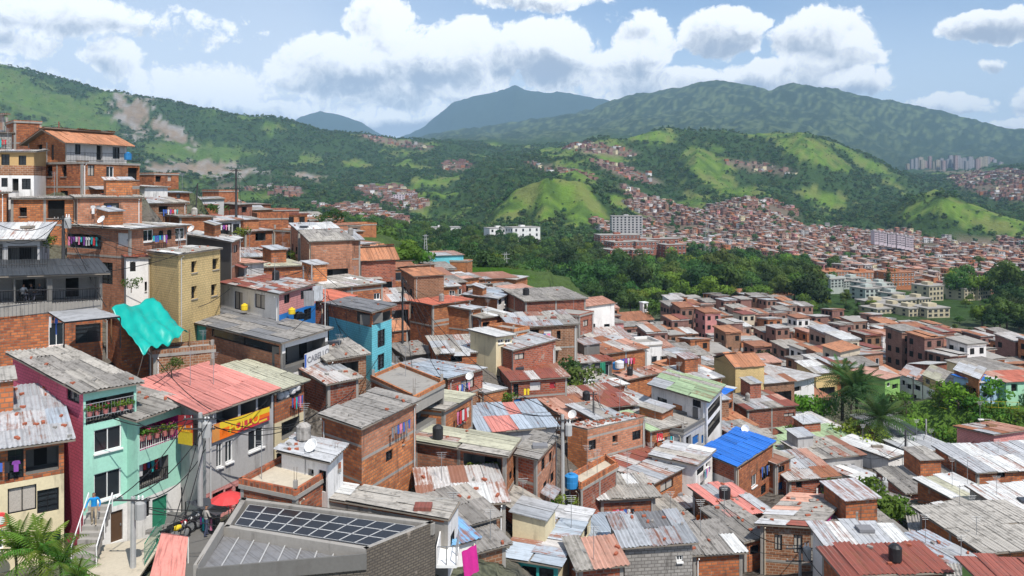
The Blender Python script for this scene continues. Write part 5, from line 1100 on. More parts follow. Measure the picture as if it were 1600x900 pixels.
def town_spec(c):
    cy, cx, uw, vw, w, l, z, p, yy, st = c
    r = random.Random(int(cx*97+cy*1009)); u = Vector((*uw, 0)); v_ = Vector((*vw, 0)); P = Vector((cx, cy, 0))-u*w/2-v_*l/2
    h = st*2.4+r.uniform(-.3, .5); P.z = z+h; ri = r.uniform(.15, 1.0)*r.choice([1, 1, -1]); su = r.choice([0, 0, r.uniform(-.6, .6)])
    wl = r.choices(WALLC, WALLW)[0] if p > 835 else r.choices(WALLC[:5]+WALLC[6:7], [22,18,18,10,4,12])[0]; rc = r.choices(ROOFC, ROOFW)[0]
    if rc[0] == 'slab': ri = su = 0
    Rv, Lv = P+u*w+Vector((0,0,su)), P+v_*l+Vector((0,0,ri)); win = []
    for fk, ln in (('F', w), ('R', l), ('L', l)):
        nwn = max(2, int(ln/2.1))
        for f_ in range(st):
            for k in range(nwn):
                if r.random() < .12: continue
                ww = r.uniform(.8, 1.3); s0 = ln*(k+.5)/nwn-ww/2; za = .5+2.55*f_+r.uniform(.8, 1.0)
                if fk == 'F' and f_ == 0 and k == 0: win.append((fk, s0, .55, s0+.9, 2.5, r.choice(['door_brown','d','door_white','door_blue'])))
                else: win.append((fk, s0, za, s0+ww, za+r.uniform(.95, 1.3), r.choice(['d','d','w','g','g','c'])))
        if st > 1 and fk == 'F' and r.random() < .35: win = [x for x in win if not (x[0] == 'F' and x[2] > 2.6)]+[('F', .5, 3.15, w-.5, 5.0, r.choice(['b','br']))]
    bands = [(.5+2.6, r.choice(['white_wall','grey_plaster','brick','concrete','cream']))] if st > 1 and r.random() < .4 else []
    return dict(c=(P, Rv, Rv+Lv-P, Lv, z), wall=wl[0], roof=rc[0] if rc[0].startswith('mix') or rc[0] == 'slab' else ROOFM[rc[0]], win=win, bands=bands, metric=True, over=r.uniform(.15, .5), parapet=r.choice([.2,.4,.8]), desc=(st, wl[1], rc[1]), p=p, y=yy, d=cy,
                stones=0, gable=r.uniform(.8, 1.3) if rc[0].startswith('terr') and su == 0 and abs(ri) < .4 else 0)
TOWN = [town_spec(c) for c in cells]
N_IND = max(0, 297-len(SPECS))
ORD = ['first','second','third','fourth','fifth','sixth','seventh','eighth','ninth','tenth','eleventh','twelfth','thirteenth','fourteenth','fifteenth','sixteenth','seventeenth','eighteenth','nineteenth']
for tn, to in zip(('twenty','thirty','forty','fifty','sixty','seventy','eighty','ninety'), ('twentieth','thirtieth','fortieth','fiftieth','sixtieth','seventieth','eightieth','ninetieth')): ORD += [to]+[tn+'-'+o for o in ORD[:9]]
def single_out(pairs):
    """(label, column, object) triples: look-alikes are told apart by their order from the left"""
    by = {}
    for lb, p, o in pairs: by.setdefault(lb, []).append((p, o))
    for lb, ss in by.items():
        ss.sort(key=lambda q: q[0])
        for k, (p, o) in enumerate(ss): o['label'] = lb if len(ss) == 1 else lb+f', {ORD[k]} from left'
byl = {}
for s in TOWN[:N_IND]:
    st, wl, rf = s['desc']; nm, lx, ly = min(LAND, key=lambda q_: (q_[1]-s['p'])**2+((q_[2]-s['y'])*1.6)**2)
    dx, dy = s['p']-lx, s['y']-ly
    rel = ('right of' if dx > 0 else 'left of') if abs(dx) > abs(dy)*1.3 else ('below' if dy > 0 else 'above')
    s['label'] = f"{['one','two','three'][st-1]}-storey {wl} house, {rf} roof, {rel} {nm}"; byl.setdefault(s['label'], []).append(s)
for lb, ss in byl.items():
    if len(ss) > 1:
        for k, s in enumerate(sorted(ss, key=lambda q_: q_['p'])): s['label'] = lb+f', {ORD[k]} from left'
for s in TOWN[:N_IND]: build_house(s, 'house', near=s['d'] < 112, group='houses packed along the valley lanes' if s['p'] > 835 else 'houses on the hill shoulder')

# ------------------------------------------------------------------ houses too many and too far to pick apart
FW = ['brick_dusky','brick_dusk_red','brick_orange','brick_dusk_pale','brick_brown','white_wall','cream','sand_wall','rose_wall','grey_plaster']
FWW = [26,24,10,12,9,5,4,4,2,4]
FR = ['far_zinc_light','far_fibro','far_fibro_light','far_rusty','far_terracotta','far_terracotta_dark','far_white_sheet','far_peach_sheet','concrete','far_red_sheet']
FRW = [6,16,11,15,9,19,3,6,9,5]
def box_mass(name, label, items, seed, winn=True):
    r = np.random.default_rng(seed); V, Qd, MI, UV = [], [], [], []; nv = 0
    for (x, y, z, w, l, h, yaw) in items:
        ca, sa = math.cos(yaw), math.sin(yaw)
        def T(a, b, c): return (x+a*ca-b*sa, y+a*sa+b*ca, z+c)
        wi = r.choice(len(FW), p=np.array(FWW)/sum(FWW)); ri = r.choice(len(FR), p=np.array(FRW)/sum(FRW))
        sl = r.uniform(-.6, .9); cs = [(-w/2,-l/2), (w/2,-l/2), (w/2,l/2), (-w/2,l/2)]; hh = [h, h, h+sl, h+sl]
        for i in range(4):
            a, b = cs[i], cs[(i+1)%4]; ln = w if i % 2 == 0 else l
            V += [T(*a,-3), T(*b,-3), T(*b,hh[(i+1)%4]), T(*a,hh[i])]; UV += [(0,0),(ln,0),(ln,h+3),(0,h+3)]; MI.append(wi); Qd.append((nv,nv+1,nv+2,nv+3)); nv += 4
            if winn and i in (0, 1, 3):
                nx, ny = (0,-1) if i == 0 else ((1,0) if i == 1 else (-1,0)); st = max(1, int(h/2.5)); k = max(1, round(ln/2.1))
                for f_ in range(st):
                    for q_ in range(k):
                        if r.random() < .22: continue
                        t0 = (q_+.5)/k; cx, cy = a[0]+(b[0]-a[0])*t0, a[1]+(b[1]-a[1])*t0; ux, uy = (b[0]-a[0])/ln*.5, (b[1]-a[1])/ln*.5; zz = f_*2.5+.9
                        V += [T(cx-ux+nx*.04, cy-uy+ny*.04, zz), T(cx+ux+nx*.04, cy+uy+ny*.04, zz), T(cx+ux+nx*.04, cy+uy+ny*.04, zz+1.15), T(cx-ux+nx*.04, cy-uy+ny*.04, zz+1.15)]
                        UV += [(0,0),(1,0),(1,1),(0,1)]; MI.append(len(FW)+len(FR)); Qd.append((nv,nv+1,nv+2,nv+3)); nv += 4
        o = .3; rc = [(-w/2-o,-l/2-o), (w/2+o,-l/2-o), (w/2+o,l/2+o), (-w/2-o,l/2+o)]
        ks = int(r.integers(1, 4)); xs_ = np.linspace(0, 1, ks+1)
        for k_ in range(ks):
            rk = ri if r.random() < .55 else r.choice(len(FR), p=np.array(FRW)/sum(FRW)); up_ = r.uniform(.06, .30)
            def RP(t_, i0, i1): return T(rc[i0][0]+(rc[i1][0]-rc[i0][0])*t_, rc[i0][1]+(rc[i1][1]-rc[i0][1])*t_, hh[i0]+up_)
            V += [RP(xs_[k_],0,1), RP(xs_[k_+1],0,1), RP(xs_[k_+1],3,2), RP(xs_[k_],3,2)]; UV += [(0,0),(w/ks,0),(w/ks,l),(0,l)]; MI.append(len(FW)+rk); Qd.append((nv,nv+1,nv+2,nv+3)); nv += 4
        for i in range(4):
            a, b = rc[i], rc[(i+1)%4]; V += [T(*a,hh[i]-.12), T(*b,hh[(i+1)%4]-.12), T(*b,hh[(i+1)%4]+.08), T(*a,hh[i]+.08)]; UV += [(0,0),(1,0),(1,.2),(0,.2)]; MI.append(len(FW)+ri); Qd.append((nv,nv+1,nv+2,nv+3)); nv += 4
    o = link(bpy.data.objects.new(name, np_mesh(name, V, Qd, MI, FW+FR+['void'], UV))); tag(o, label, kind='stuff'); return o
items = []
for c in cells[N_IND:]:
    cy, cx, uw, vw, w, l, z, p, yy, st = c
    if inside((cx, cy), [(-1,-1),(0,0),(0,0),(0,0)]): continue
    items.append((cx, cy, z, w, l, st*2.6, math.atan2(uw[1], uw[0])))
if items: box_mass('town_houses', 'packed brick houses further back in the valley town', items, 1)
# far barrios on the lower hills
r = np.random.default_rng(8); cand2 = []
for (d0, d1, st) in ((330, 800, 6.4), (800, 1250, 6.4), (1250, 2000, 11.0), (2000, 2700, 14.0)):
    gy = np.arange(d0, d1, st); 
    for y in gy:
        x0, x1 = (380-800)/F*y, (1700-800)/F*y; xs = np.arange(x0, x1, st); xs = xs+r.uniform(-1, 1, len(xs)); ys = y+r.uniform(-1.2, 1.2, len(xs)); zs = Hgt(xs, ys)
        pp = xs/ys*F+800; yy = HY-zs/ys*F
        for e in [1]:
            mm = np.full(len(xs), -9.0); sh = np.zeros(len(xs))
            for b_ in BARRIO:
                v_ = np.where((ys >= b_[5]) & (ys <= b_[6]), ell(pp, yy, b_), -9); up = v_ > mm; mm = np.where(up, v_, mm); sh = np.where(up, b_[7], sh)
            nzz = np.array([mnoise.noise(Vector((x*.012, yv*.010, 4))) for x, yv in zip(xs, ys)])
            ok = (mm*2+nzz*.5 > .05) & (r.uniform(0, 1, len(xs)) < sh*.93) & (nzz > -.34)
            for x, yv, zv, p_ in zip(xs[ok], ys[ok], zs[ok], pp[ok]):
                cand2.append((x, yv, zv-.5, st*r.uniform(.62, .92), st*r.uniform(.62, .92), r.choice([3.0,3.2,5.6,5.8,8.0], p=[.3,.2,.25,.15,.10]), r.uniform(-.15, .15)+.35*math.sin(x*.01)+r.choice([0, .5])))
near_b = [c for c in cand2 if c[1] < 1250]; far_b = [c for c in cand2 if c[1] >= 1250]
if near_b: box_mass('barrio_houses', 'dense brick barrio spreading over the lower hills', near_b, 2)
if far_b: box_mass('hill_houses', 'scattered brick houses on the far hillsides', far_b, 3, False)

# ------------------------------------------------------------------ wooded belt
N_TREE = min(len(cand), 262)
rt = random.Random(3)
cand_far = cand[N_TREE:]
TLAND = [('the stepped red flats',1000,400),('the white slab blocks',760,365),('the cream flats',1440,495),('the white-green flats',1370,460),('the orange flats',1350,432),('the chapel',1000,492),('the ridge turquoise house',700,412),('the lattice pylon',790,420),('the slim lattice mast',1105,395),('the long villa',1205,465),('the right edge',1600,480),('the ridge end houses',820,450)]
TK = ['mid-green','dark','mid-green','bright','dark','mid-green','dark','mid-green','bright']; tl = []
for (x, dd, z, p, yy, sml) in cand[:N_TREE]:
    vi = rt.randrange(9); s_ = rt.uniform(.85, 1.5) if dd > 300 else rt.uniform(.65, 1.1); s_ *= sml; sz_ = s_*rt.uniform(.85, 1.2)
    e = tree('tree', TREEV[vi], (x, dd, z-.3), s_, rt.uniform(0, 6.28), 'tree', 'trees of the wooded belt', sz=sz_)
    nm, lx, ly = min(TLAND, key=lambda q: (q[1]-p)**2+((q[2]-yy)*1.6)**2); dx, dy = p-lx, yy-ly
    rel = ('right of' if dx > 0 else 'left of') if abs(dx) > abs(dy)*1.3 else ('below' if dy > 0 else 'above')
    tl.append((f"{'large' if s_ > 1.2 else 'tall' if sz_ > s_*1.05 else 'rounded'} {TK[vi]} woodland tree {rel} {nm}", p, e))
single_out(tl)
if cand_far:
    k = len(cand_far); a = np.array(cand_far)
    mids = [bpy.data.objects.new('crown', v[1]) for v in TREEV]
    scatter('woods', 'further trees of the wooded belt', a[:, :3]-np.array([0,0,.3]), RNG.uniform(.85, 1.4, k), RNG.uniform(0, 6.28, k), RNG.integers(0, 9, k), mids)
for (p, d_, s_, lb) in [(1128,470,1.3,'slim dark conifer beside the red brick flats'),(782,560,1.5,'slim dark conifer before the white slab blocks'),(1388,395,1.1,'slim dark conifer before the orange flats'),(1398,398,.9,'smaller dark conifer before the orange flats'),(1530,430,1.2,'slim dark conifer above the far cream block'),(1520,380,1.2,'dark conifer beside the far cream block')]:
    x = (p-800)/F*d_; tree('conifer', CONIFER, (x, d_, float(Hgt(np.array([x]), np.array([float(d_)]))[0])), s_, 0, lb, sz=s_*1.1)

# shrubs: shared leaf masses
SHRUB = []
for k in range(5):
    rng_ = np.random.default_rng(500+k); cs = [(rng_.uniform(-1.1,1.1), rng_.uniform(-1.1,1.1), rng_.uniform(.3,1.5)) for _ in range(8)]; rs = [rng_.uniform(.45,.8) for _ in range(8)]
    V, Nn = leaf_quads(rng_, cs, rs, 110, .11); SHRUB.append({m: leaf_mesh('foliage', V, Nn, m) for m in ('leaf','leaf_bright','leaf_dark','leaf_lime')})
SHT = []
for k in range(2):
    rng_ = np.random.default_rng(600+k); SHT.append(trunk_mesh('stem', 1.6, .06, rng_, 5))
def shrub(p, y, d_, s_, mat, label, group=None, name='shrub', sz=None, ground=False):
    q = pt(p, y, d_)
    if ground: q.z = float(Hgt(np.array([q.x]), np.array([q.y]))[0])
    e = empty(name, q); e.scale = (s_, s_, sz or s_); e.rotation_euler = (0, 0, rt.uniform(0, 6.28)); tag(e, label, 'shrub', group)
    link(bpy.data.objects.new('stem', SHT[rt.randrange(2)]), e); link(bpy.data.objects.new('foliage', SHRUB[rt.randrange(5)][mat]), e)
    return e
bl_ = []
for i in range(64):
    p = rt.uniform(1395, 1660); d_ = rt.uniform(101, 124)
    if p < 1440 and d_ > 112: continue
    m_ = rt.choice(['leaf','leaf_bright','leaf_bright','leaf_lime']); bl_.append((f"{dict(leaf='deep green', leaf_bright='bright green', leaf_lime='lime green')[m_]} bush on the green bank under the row houses", p, shrub(p, 0, d_, rt.uniform(1.0, 2.2), m_, 'bush', 'bushes of the green bank', ground=True)))
single_out(bl_)
for i, (p, y, d_, s_, m_, lb) in enumerate([(905,612,88,1.7,'leaf','ivy bush tumbling down beside the wine-red roof house'),(893,600,90,1.5,'leaf_dark','dark climber behind the ivy bush by the wine-red roof'),(912,632,86,1.2,'leaf_bright','low bright bush below the ivy bush'),
     (884,800,57,.6,'leaf_bright','bright green roof-edge plants behind the rust-streaked roof'),(868,799,57.5,.5,'leaf_bright','small green roof-edge plants beside the grey fibro roof'),(795,632,76,.7,'leaf_bright','small bush by the brick staircase'),
     (1236,690,98,1.0,'leaf_bright','bush beside the white metal roof'),(520,350,150,1.6,'leaf_dark','dark bush by the rooftop-room house'),(505,352,152,1.3,'leaf','bush left of the rooftop-room house'),(548,412,124,.9,'leaf','bush below the white balcony house'),
     (468,412,100,.9,'leaf_bright','yellow-green bush beside the pale green house'),(378,372,100,.8,'leaf_bright','bush by the deep dark porch'),(340,335,120,.9,'leaf','bush under the twin-armed pole'),(590,425,118,1.1,'leaf','bush right of the white and brick house'),
     (205,452,66,.5,'leaf_bright','small palm-like shrub before the arched white house'),(268,582,56,.55,'leaf','bush beneath the turquoise tarpaulin'),(72,388,66,.6,'leaf_bright','potted greenery beside the cafe roof'),(1330,640,104,1.8,'leaf_dark','dark bush under the tall palms'),(1390,655,106,1.6,'leaf','bush right of the tall palms'),(1322,690,98,1.5,'leaf_bright','bright bush along the palm-lined path'),(1365,700,95,1.4,'leaf_lime','lime bush at the foot of the right palm'),(1416,640,118,1.4,'leaf_bright','bush before the lime green carport house')]):
    shrub(p, y, d_, s_, m_, lb)
def tree_at(p, yb, d_, w, hpx, mat, label, lobes=13, n_per=60, size=.16, seed=1):
    rng_ = np.random.default_rng(seed); q = pt(p, yb, d_); h = hpx/F*d_
    cs, rs = crown_spec(rng_, w, h, lobes); V, Nn = leaf_quads(rng_, cs, rs, n_per, size)
    return tree('tree', (trunk_mesh('trunk', h, .16, rng_), leaf_mesh('crown', V, Nn, mat)), q, 1, 0, label)
tree_at(1215,605,172,11.5,54,'leaf','broad round shade tree among the valley roofs', 16, 34, .26, 2)
tree_at(1347,838,65,6.0,96,'leaf_bright','round bright tree beside the rusted patch roof', 16, 90, .15, 3)
tree_at(1384,834,64.5,4.0,74,'leaf_bright','smaller bright tree behind the thin grey pole', 12, 100, .14, 4)
tree_at(1272,655,112,6.4,40,'leaf_lime','wide lime-green tree left of the tall palms', 14, 70, .17, 5)
tree_at(625,416,150,7.5,38,'leaf_bright','bright leafy tree on the ridge beside the rusty-roofed house', 14, 60, .2, 6)
tree_at(655,418,152,5.5,28,'leaf_bright','smaller leafy tree on the ridge by the turquoise house', 10, 70, .2, 7)
tree_at(985,492,262,12,36,'leaf','round tree left of the white chapel', 12, 26, .32, 8)
tree_at(1020,498,255,11,30,'leaf_bright','bright tree behind the white chapel', 12, 26, .32, 9)
tree_at(1212,590,190,6,30,'leaf_dark','dark tree behind the round shade tree', 8, 34, .26, 10)

# palms
def frond(mb, base, az_, el_, ln, mat, droop, n=16, leaf=.55):
    dirh = Vector((math.cos(az_), math.sin(az_), 0)); pts_ = []
    for i in range(n+1):
        t_ = i/n; pts_.append(base+dirh*ln*math.cos(el_)*t_+Vector((0,0,ln*(math.sin(el_)*t_-droop*t_*t_))))
    side = dirh.cross(Vector((0,0,1)))
    mb.tube(pts_[::4], [.03,.025,.02,.012,.006][:len(pts_[::4])], mat, 4, False)
    for i in range(2, n+1):
        t_ = i/n; l_ = leaf*math.sin(math.pi*min(1, .18+t_*.78)); a = pts_[i]; fw = (pts_[i]-pts_[i-1]).normalized()
        for sg in (-1, 1):
            tip = a+side*sg*l_*.85+fw*l_*.5-Vector((0,0,l_*.35)); w_ = fw*.055*ln/3
            mb.face([a-w_, a+w_, tip+w_*.2, tip-w_*.2], mat)
def palm(p, yb, d_, hpx, nf, ln, label, mat='leaf_palm', tr=.22, seed=0, cat='palm', name='palm'):
    r_ = random.Random(seed); q = pt(p, yb, d_); h = hpx/F*d_; e = empty(name, q); tag(e, label, cat)
    mb = MB(); mb.tube([(0,0,-.5),(0.05,0,h*.5),(0,0,h)], [tr*1.2, tr, tr*.9], 'trunk', 8); mb.build('trunk', e, True)
    for k in range(nf):
        mb = MB(); frond(mb, Vector((0,0,h)), k*2.39996+r_.uniform(-.2,.2), R_(75)-R_(85)*(k/nf)+r_.uniform(-.1,.1), ln*r_.uniform(.85,1.1), mat, .30+.35*k/nf, leaf=ln*.20)
        mb.build('frond', e)
    return e
palm(1338,664,108,54,44,5.4,'tallest date palm in front of the valley roofs', seed=1)
palm(1316,652,112,62,30,4.6,'slender palm left of the tallest date palm', seed=2, mat='leaf')
palm(1375,708,97,52,40,4.8,'date palm with thick trunk beside the path', seed=3, tr=.42)
palm(1050,492,260,16,14,3.0,'small palm beside the far white chapel', seed=4)
palm(990,506,250,8,12,2.6,'tiny palm before the chapel roof', seed=5)
for i, (p, yb, hp, ln, lb) in enumerate([(24,905,46,2.4,'areca palm at the bottom-left corner, left of three'),(62,912,48,2.4,'areca palm at the bottom-left corner, middle of three'),(94,915,34,1.9,'areca palm at the bottom-left corner, right of three'),(120,925,24,1.3,'low areca palm in front of the concrete stairs')]):
    palm(p, yb, 37.5-i*.4, hp, 22, ln, lb, 'leaf_bright', .06, 20+i, 'palm')

# ------------------------------------------------------------------ larger buildings
painted('tower_grey', (.27,.26,.27), False, .3); painted('tower_rose', (.30,.22,.21), False, .3); painted('tower_sand', (.32,.28,.22), False, .3); painted('pale_green_plaster', (.40,.44,.40), False, .4); painted('cream_flats', (.47,.41,.28), False, .4)
def block(label, x0, x1, yt, yb, d_, nst, ncol, wall, yaw=0.0, depth=10, frame='void', roofm='concrete', step=None, cat='apartment block', side=True):
    A, B = pt(x0, yt, d_), pt(x1, yt, d_*(1+yaw)); u = Vector((B.x-A.x, B.y-A.y, 0)); ln = u.length; u = u/ln; v_ = Vector((-u.y, u.x, 0)); zb = zpx(yb, d_)
    O = Vector((A.x, A.y, zb-3)); e = empty('apartment_block', O); tag(e, label, cat); h = A.z-O.z
    mb = MB(); c = [Vector((0,0,0)), u*ln, u*ln+v_*depth, v_*depth]
    for i in range(4):
        a, b = c[i], c[(i+1)%4]; l_ = (b-a).length
        mb.face([a, b, b+Vector((0,0,h)), a+Vector((0,0,h))], wall, [(0,0),(l_,0),(l_,h),(0,h)])
    mb.build('wall', e)
    rf = MB(); mid = u*ln/2+v_*depth/2
    rf.box(mid+Vector((0,0,h+.15)), u*(ln/2+.25), v_*(depth/2+.25), Vector((0,0,.16)), roofm); rf.box(mid+Vector((0,0,h+.9)), u*min(2, ln*.2), v_*1.6, Vector((0,0,.6)), wall); rf.build('roof', e)
    sh = (h-3)/nst
    wmh = MB(); ww, wh = min(1.5, ln/ncol*.55), sh*.48
    wmh.face([(-ww/2,0,-wh/2),(ww/2,0,-wh/2),(ww/2,0,wh/2),(-ww/2,0,wh/2)], 'glass'); wmh.box((0,-.03,wh/2), (ww/2+.08,0,0), (0,.05,0), (0,0,.06), frame); wmh.box((0,-.03,-wh/2), (ww/2+.08,0,0), (0,.08,0), (0,0,.06), frame); wmh.box((0,-.02,0), (.04,0,0), (0,.03,0), (0,0,wh/2-.07), frame); wme = wmh.mesh('window')
    def put_w(org, dir_, nrm, l_, nc):
        for f_ in range(nst):
            for k in range(nc):
                o = link(bpy.data.objects.new('window', wme), e); pz = 3+sh*(f_+.5)
                q = org+dir_*(l_*(k+.5)/nc)+nrm*.03+Vector((0,0,pz)); o.matrix_parent_inverse = basis(dir_, -nrm, Vector((0,0,1)), q)
    put_w(c[0], u, -v_, ln, ncol)
    if side:
        if A.x > 0: put_w(c[3], -v_, -u, depth, max(1, int(depth/3.5)))
        else: put_w(c[1], v_, u, depth, max(1, int(depth/3.5)))
    return e
block('stepped red brick flats, lowest left tier above the woods',954,985,391,414,470,3,5,'brick_red',.01,14,'white_paint')
block('stepped red brick flats, lowest right tier above the woods',988,1022,391,414,472,3,6,'brick_red',.01,14,'white_paint')
block('stepped red brick flats, middle left tier',960,992,379,392,488,2,5,'brick_red',.01,14,'white_paint')
block('stepped red brick flats, middle right tier',994,1030,378,392,490,2,6,'brick_red',.01,14,'white_paint')
block('stepped red brick flats, top tier with pale roof edge',938,1000,368,380,505,2,10,'brick_red',.01,14,'white_paint')
block('long low red brick flats right of the stepped tiers',1040,1072,383,402,486,2,5,'brick_red',.01,12,'white_paint')
block('far red brick flats row behind the stepped tiers',1000,1060,374,384,512,1,9,'brick_red',.01,12,'white_paint')
block('white slab block half hidden by trees',660,720,356,384,600,3,8,'white_wall',.01,14)
block('white slab block beside the slim conifer',765,800,357,380,590,3,4,'white_wall',.01,14)
block('white slab block with broad blank wall right of the conifer',801,844,356,380,585,3,4,'white_wall',.02,14)
block('pale grey tower block on the valley edge',956,1004,338,372,700,9,8,'grey_plaster',.0,14)
for i, (x0, x1, yt, yb) in enumerate([(614,632,304,326),(633,650,302,326),(650,664,306,326),(662,671,311,326)]):
    block('pale tower %s of the far cluster under the barrio' % ['at left','second','third','at right'][i],x0,x1,yt,yb,1180+i*15,8,4,'lilac',.0,14, side=False)
for i, (x0, x1, yt, yb, d_, w_) in enumerate([(1370,1398,484,506,300,'cream'),(1399,1419,479,504,303,'cream'),(1420,1447,483,508,296,'cream'),(1449,1484,483,510,294,'cream'),(1360,1398,473,490,318,'sand_wall'),(1402,1432,470,488,322,'cream'),(1436,1455,468,486,325,'cream'),(1452,1474,448,478,345,'sand_wall'),(1500,1522,440,455,372,'cream'),(1526,1548,440,456,376,'cream'),(1507,1526,452,468,350,'cream'),(1528,1543,450,468,352,'cream')]):
    block('cream flats between the trees, %s' % ['front row first','front row second','front row third','front row fourth','second row first','second row second','second row third','tall one behind the third row','far right top left','far right top right','far right lower left','far right lower right'][i],x0,x1,yt,yb,d_,4 if i < 4 or i == 7 else 3,4,'cream_flats',.01,9,'dark_concrete')
for i, (x0, x1, yt, yb, d_) in enumerate([(1352,1380,452,472,340),(1382,1400,450,472,342),(1396,1414,460,474,335),(1356,1376,444,456,352),(1376,1395,444,456,355),(1330,1352,436,446,372),(1298,1320,437,450,365),(1318,1335,440,450,368)]):
    block('white-green terraced flats beyond the woods, %s' % ['front left','front middle','front right','middle left','middle right','back right','back left','back middle'][i],x0,x1,yt,yb,d_,3,4,'pale_green_plaster',.01,9,'dark_concrete')
for i, (x0, x1, yt, yb, d_) in enumerate([(1290,1326,426,438,400),(1334,1376,427,438,402),(1388,1428,427,448,396)]):
    block('orange brick flats at the edge of the far barrio, %s' % ['left','middle','right'][i],x0,x1,yt,yb,d_,3,8,'brick_orange',.01,10,'white_paint','far_terracotta')
tl = []
for i in range(34):
    p = 1418+i*4.3+rt.uniform(-2, 2); d_ = rt.uniform(3300, 3700); yt = 242+abs(i-16)*.35+rt.uniform(-2, 9); w_ = rt.uniform(4, 8)
    wl_ = rt.choice(['tower_grey','tower_rose','tower_grey','tower_sand']); o = block('tower',p,p+w_,yt,268,d_,10,2,wl_,0,14,side=False); o['group'] = 'distant city towers'; tl.append((f"slim {dict(tower_grey='grey', tower_rose='dusky pink', tower_sand='beige')[wl_]} tower in the distant city under the mountain", p, o))
single_out(tl)
tl = []
for i in range(9):
    p = 1366+i*7+rt.uniform(-1, 1)
    o = block('flats',p,p+6.5,361+i*1.2+rt.uniform(-1,1),378+i*1.2,930,5,3,'lilac',0,10,side=False); o['group'] = 'lilac flats under the spur'; tl.append(('lilac flats at the foot of the green spur', p, o))
single_out(tl)

# chapel, villa, concrete frame
def chapel():
    d_ = 244; A = pt(966,516,d_); e = empty('chapel', Vector((A.x, A.y, A.z-1))); tag(e, 'white chapel with brown tile roof and small bell tower', 'chapel')
    L_, Wd, h = 13.0, 7.5, 3.6; a = R_(25); u = Vector((math.cos(a), math.sin(a), 0)); v_ = Vector((-u.y, u.x, 0)); z = Vector((0,0,1))
    mb = MB(); c = [Vector((0,0,0)), u*L_, u*L_+v_*Wd, v_*Wd]
    for i in range(4):
        p0, p1 = c[i], c[(i+1)%4]; mb.face([p0, p1, p1+z*h, p0+z*h], 'white_wall')
    for p0, p1 in ((c[1], c[2]), (c[3], c[0])): mb.face([p0+z*h, p1+z*h, (p0+p1)/2+z*(h+2.0)], 'white_wall')
    mb.build('wall', e)
    rf = MB()
    for p0, p1, o_ in ((c[0], c[1], -v_), (c[2], c[3], v_)):
        q0, q1 = p0+z*(h-.15)+o_*.5, p1+z*(h-.15)+o_*.5; r0, r1 = (c[0]+c[3])/2+z*(h+2.15), (c[1]+c[2])/2+z*(h+2.15)
        ra, rb = (r0, r1) if (p0-c[0]).length < .1 else (r1, r0); rf.face([q0, q1, rb, ra], 'far_terracotta_dark', [(0,0),(L_,0),(L_,5),(0,5)]); rf.face([q0-z*.2, ra-z*.2, rb-z*.2, q1-z*.2], 'timber_grey')
    rf.build('roof', e)
    tw = MB(); t0 = u*(L_-1.2)+v_*Wd/2; tw.box(t0+z*(h+1.5), u*.9, v_*.9, z*3.0, 'white_wall'); tw.box(t0+z*(h+4.65), u*1.1, v_*1.1, z*.15, 'white_paint'); to = tw.build('bell_tower', e)
    ow = MB(); ow.box(t0+z*(h+3.5)-v_*.9, u*.45, v_*.04, z*.8, 'void'); ow.build('window', to)
    for k in range(4):
        wd = MB(); wd.box(u*(2+3*k)-v_*.02+z*2.2, u*.45, v_*.05, z*.9, 'void'); wd.build('window', e)
chapel()
H_v = dict(label='long white villa with brown tile roof and dark arcade', P=(1170,464,478,310), R=(1238,315), L=('back',10,1.6), wall='white_wall', roof=['terracotta_dark','terracotta'], over=.8, win=[('F',1174+k*9,466,1180+k*9,474,'d') for k in range(7)])
H_v['c'] = corners(H_v); build_house(H_v, 'house', near=False)
def frame_house():
    d_ = 186; A = pt(1446,572,d_); B = pt(1500,572,d_+3); u = Vector((B.x-A.x, B.y-A.y, 0)); ln = u.length; u /= ln; v_ = Vector((-u.y, u.x, 0)); z = Vector((0,0,1))
    e = empty('concrete_frame_house', A); tag(e, 'unfinished concrete frame house with pale slab roof and open floors', 'house')
    for k in range(4):
        for q in range(2):
            mb = MB(); mb.box(u*(ln*k/3*.94+.2)+v_*(.2+6*q)+z*2.7, u*.2, v_*.2, z*3.2, 'concrete'); mb.build('column', e)
    for hz_, m_ in ((2.4,'concrete'),(5.6,'fibro_light')):
        mb = MB(); mb.box(u*ln/2+v_*3.2+z*hz_, u*(ln/2+.4), v_*3.6, z*.16, m_); mb.build('slab', e)
    mb = MB(); mb.box(u*ln*.45+v_*5+z*1, u*ln*.4, v_*.1, z*1.2, 'brick'); mb.build('wall', e)
frame_house()

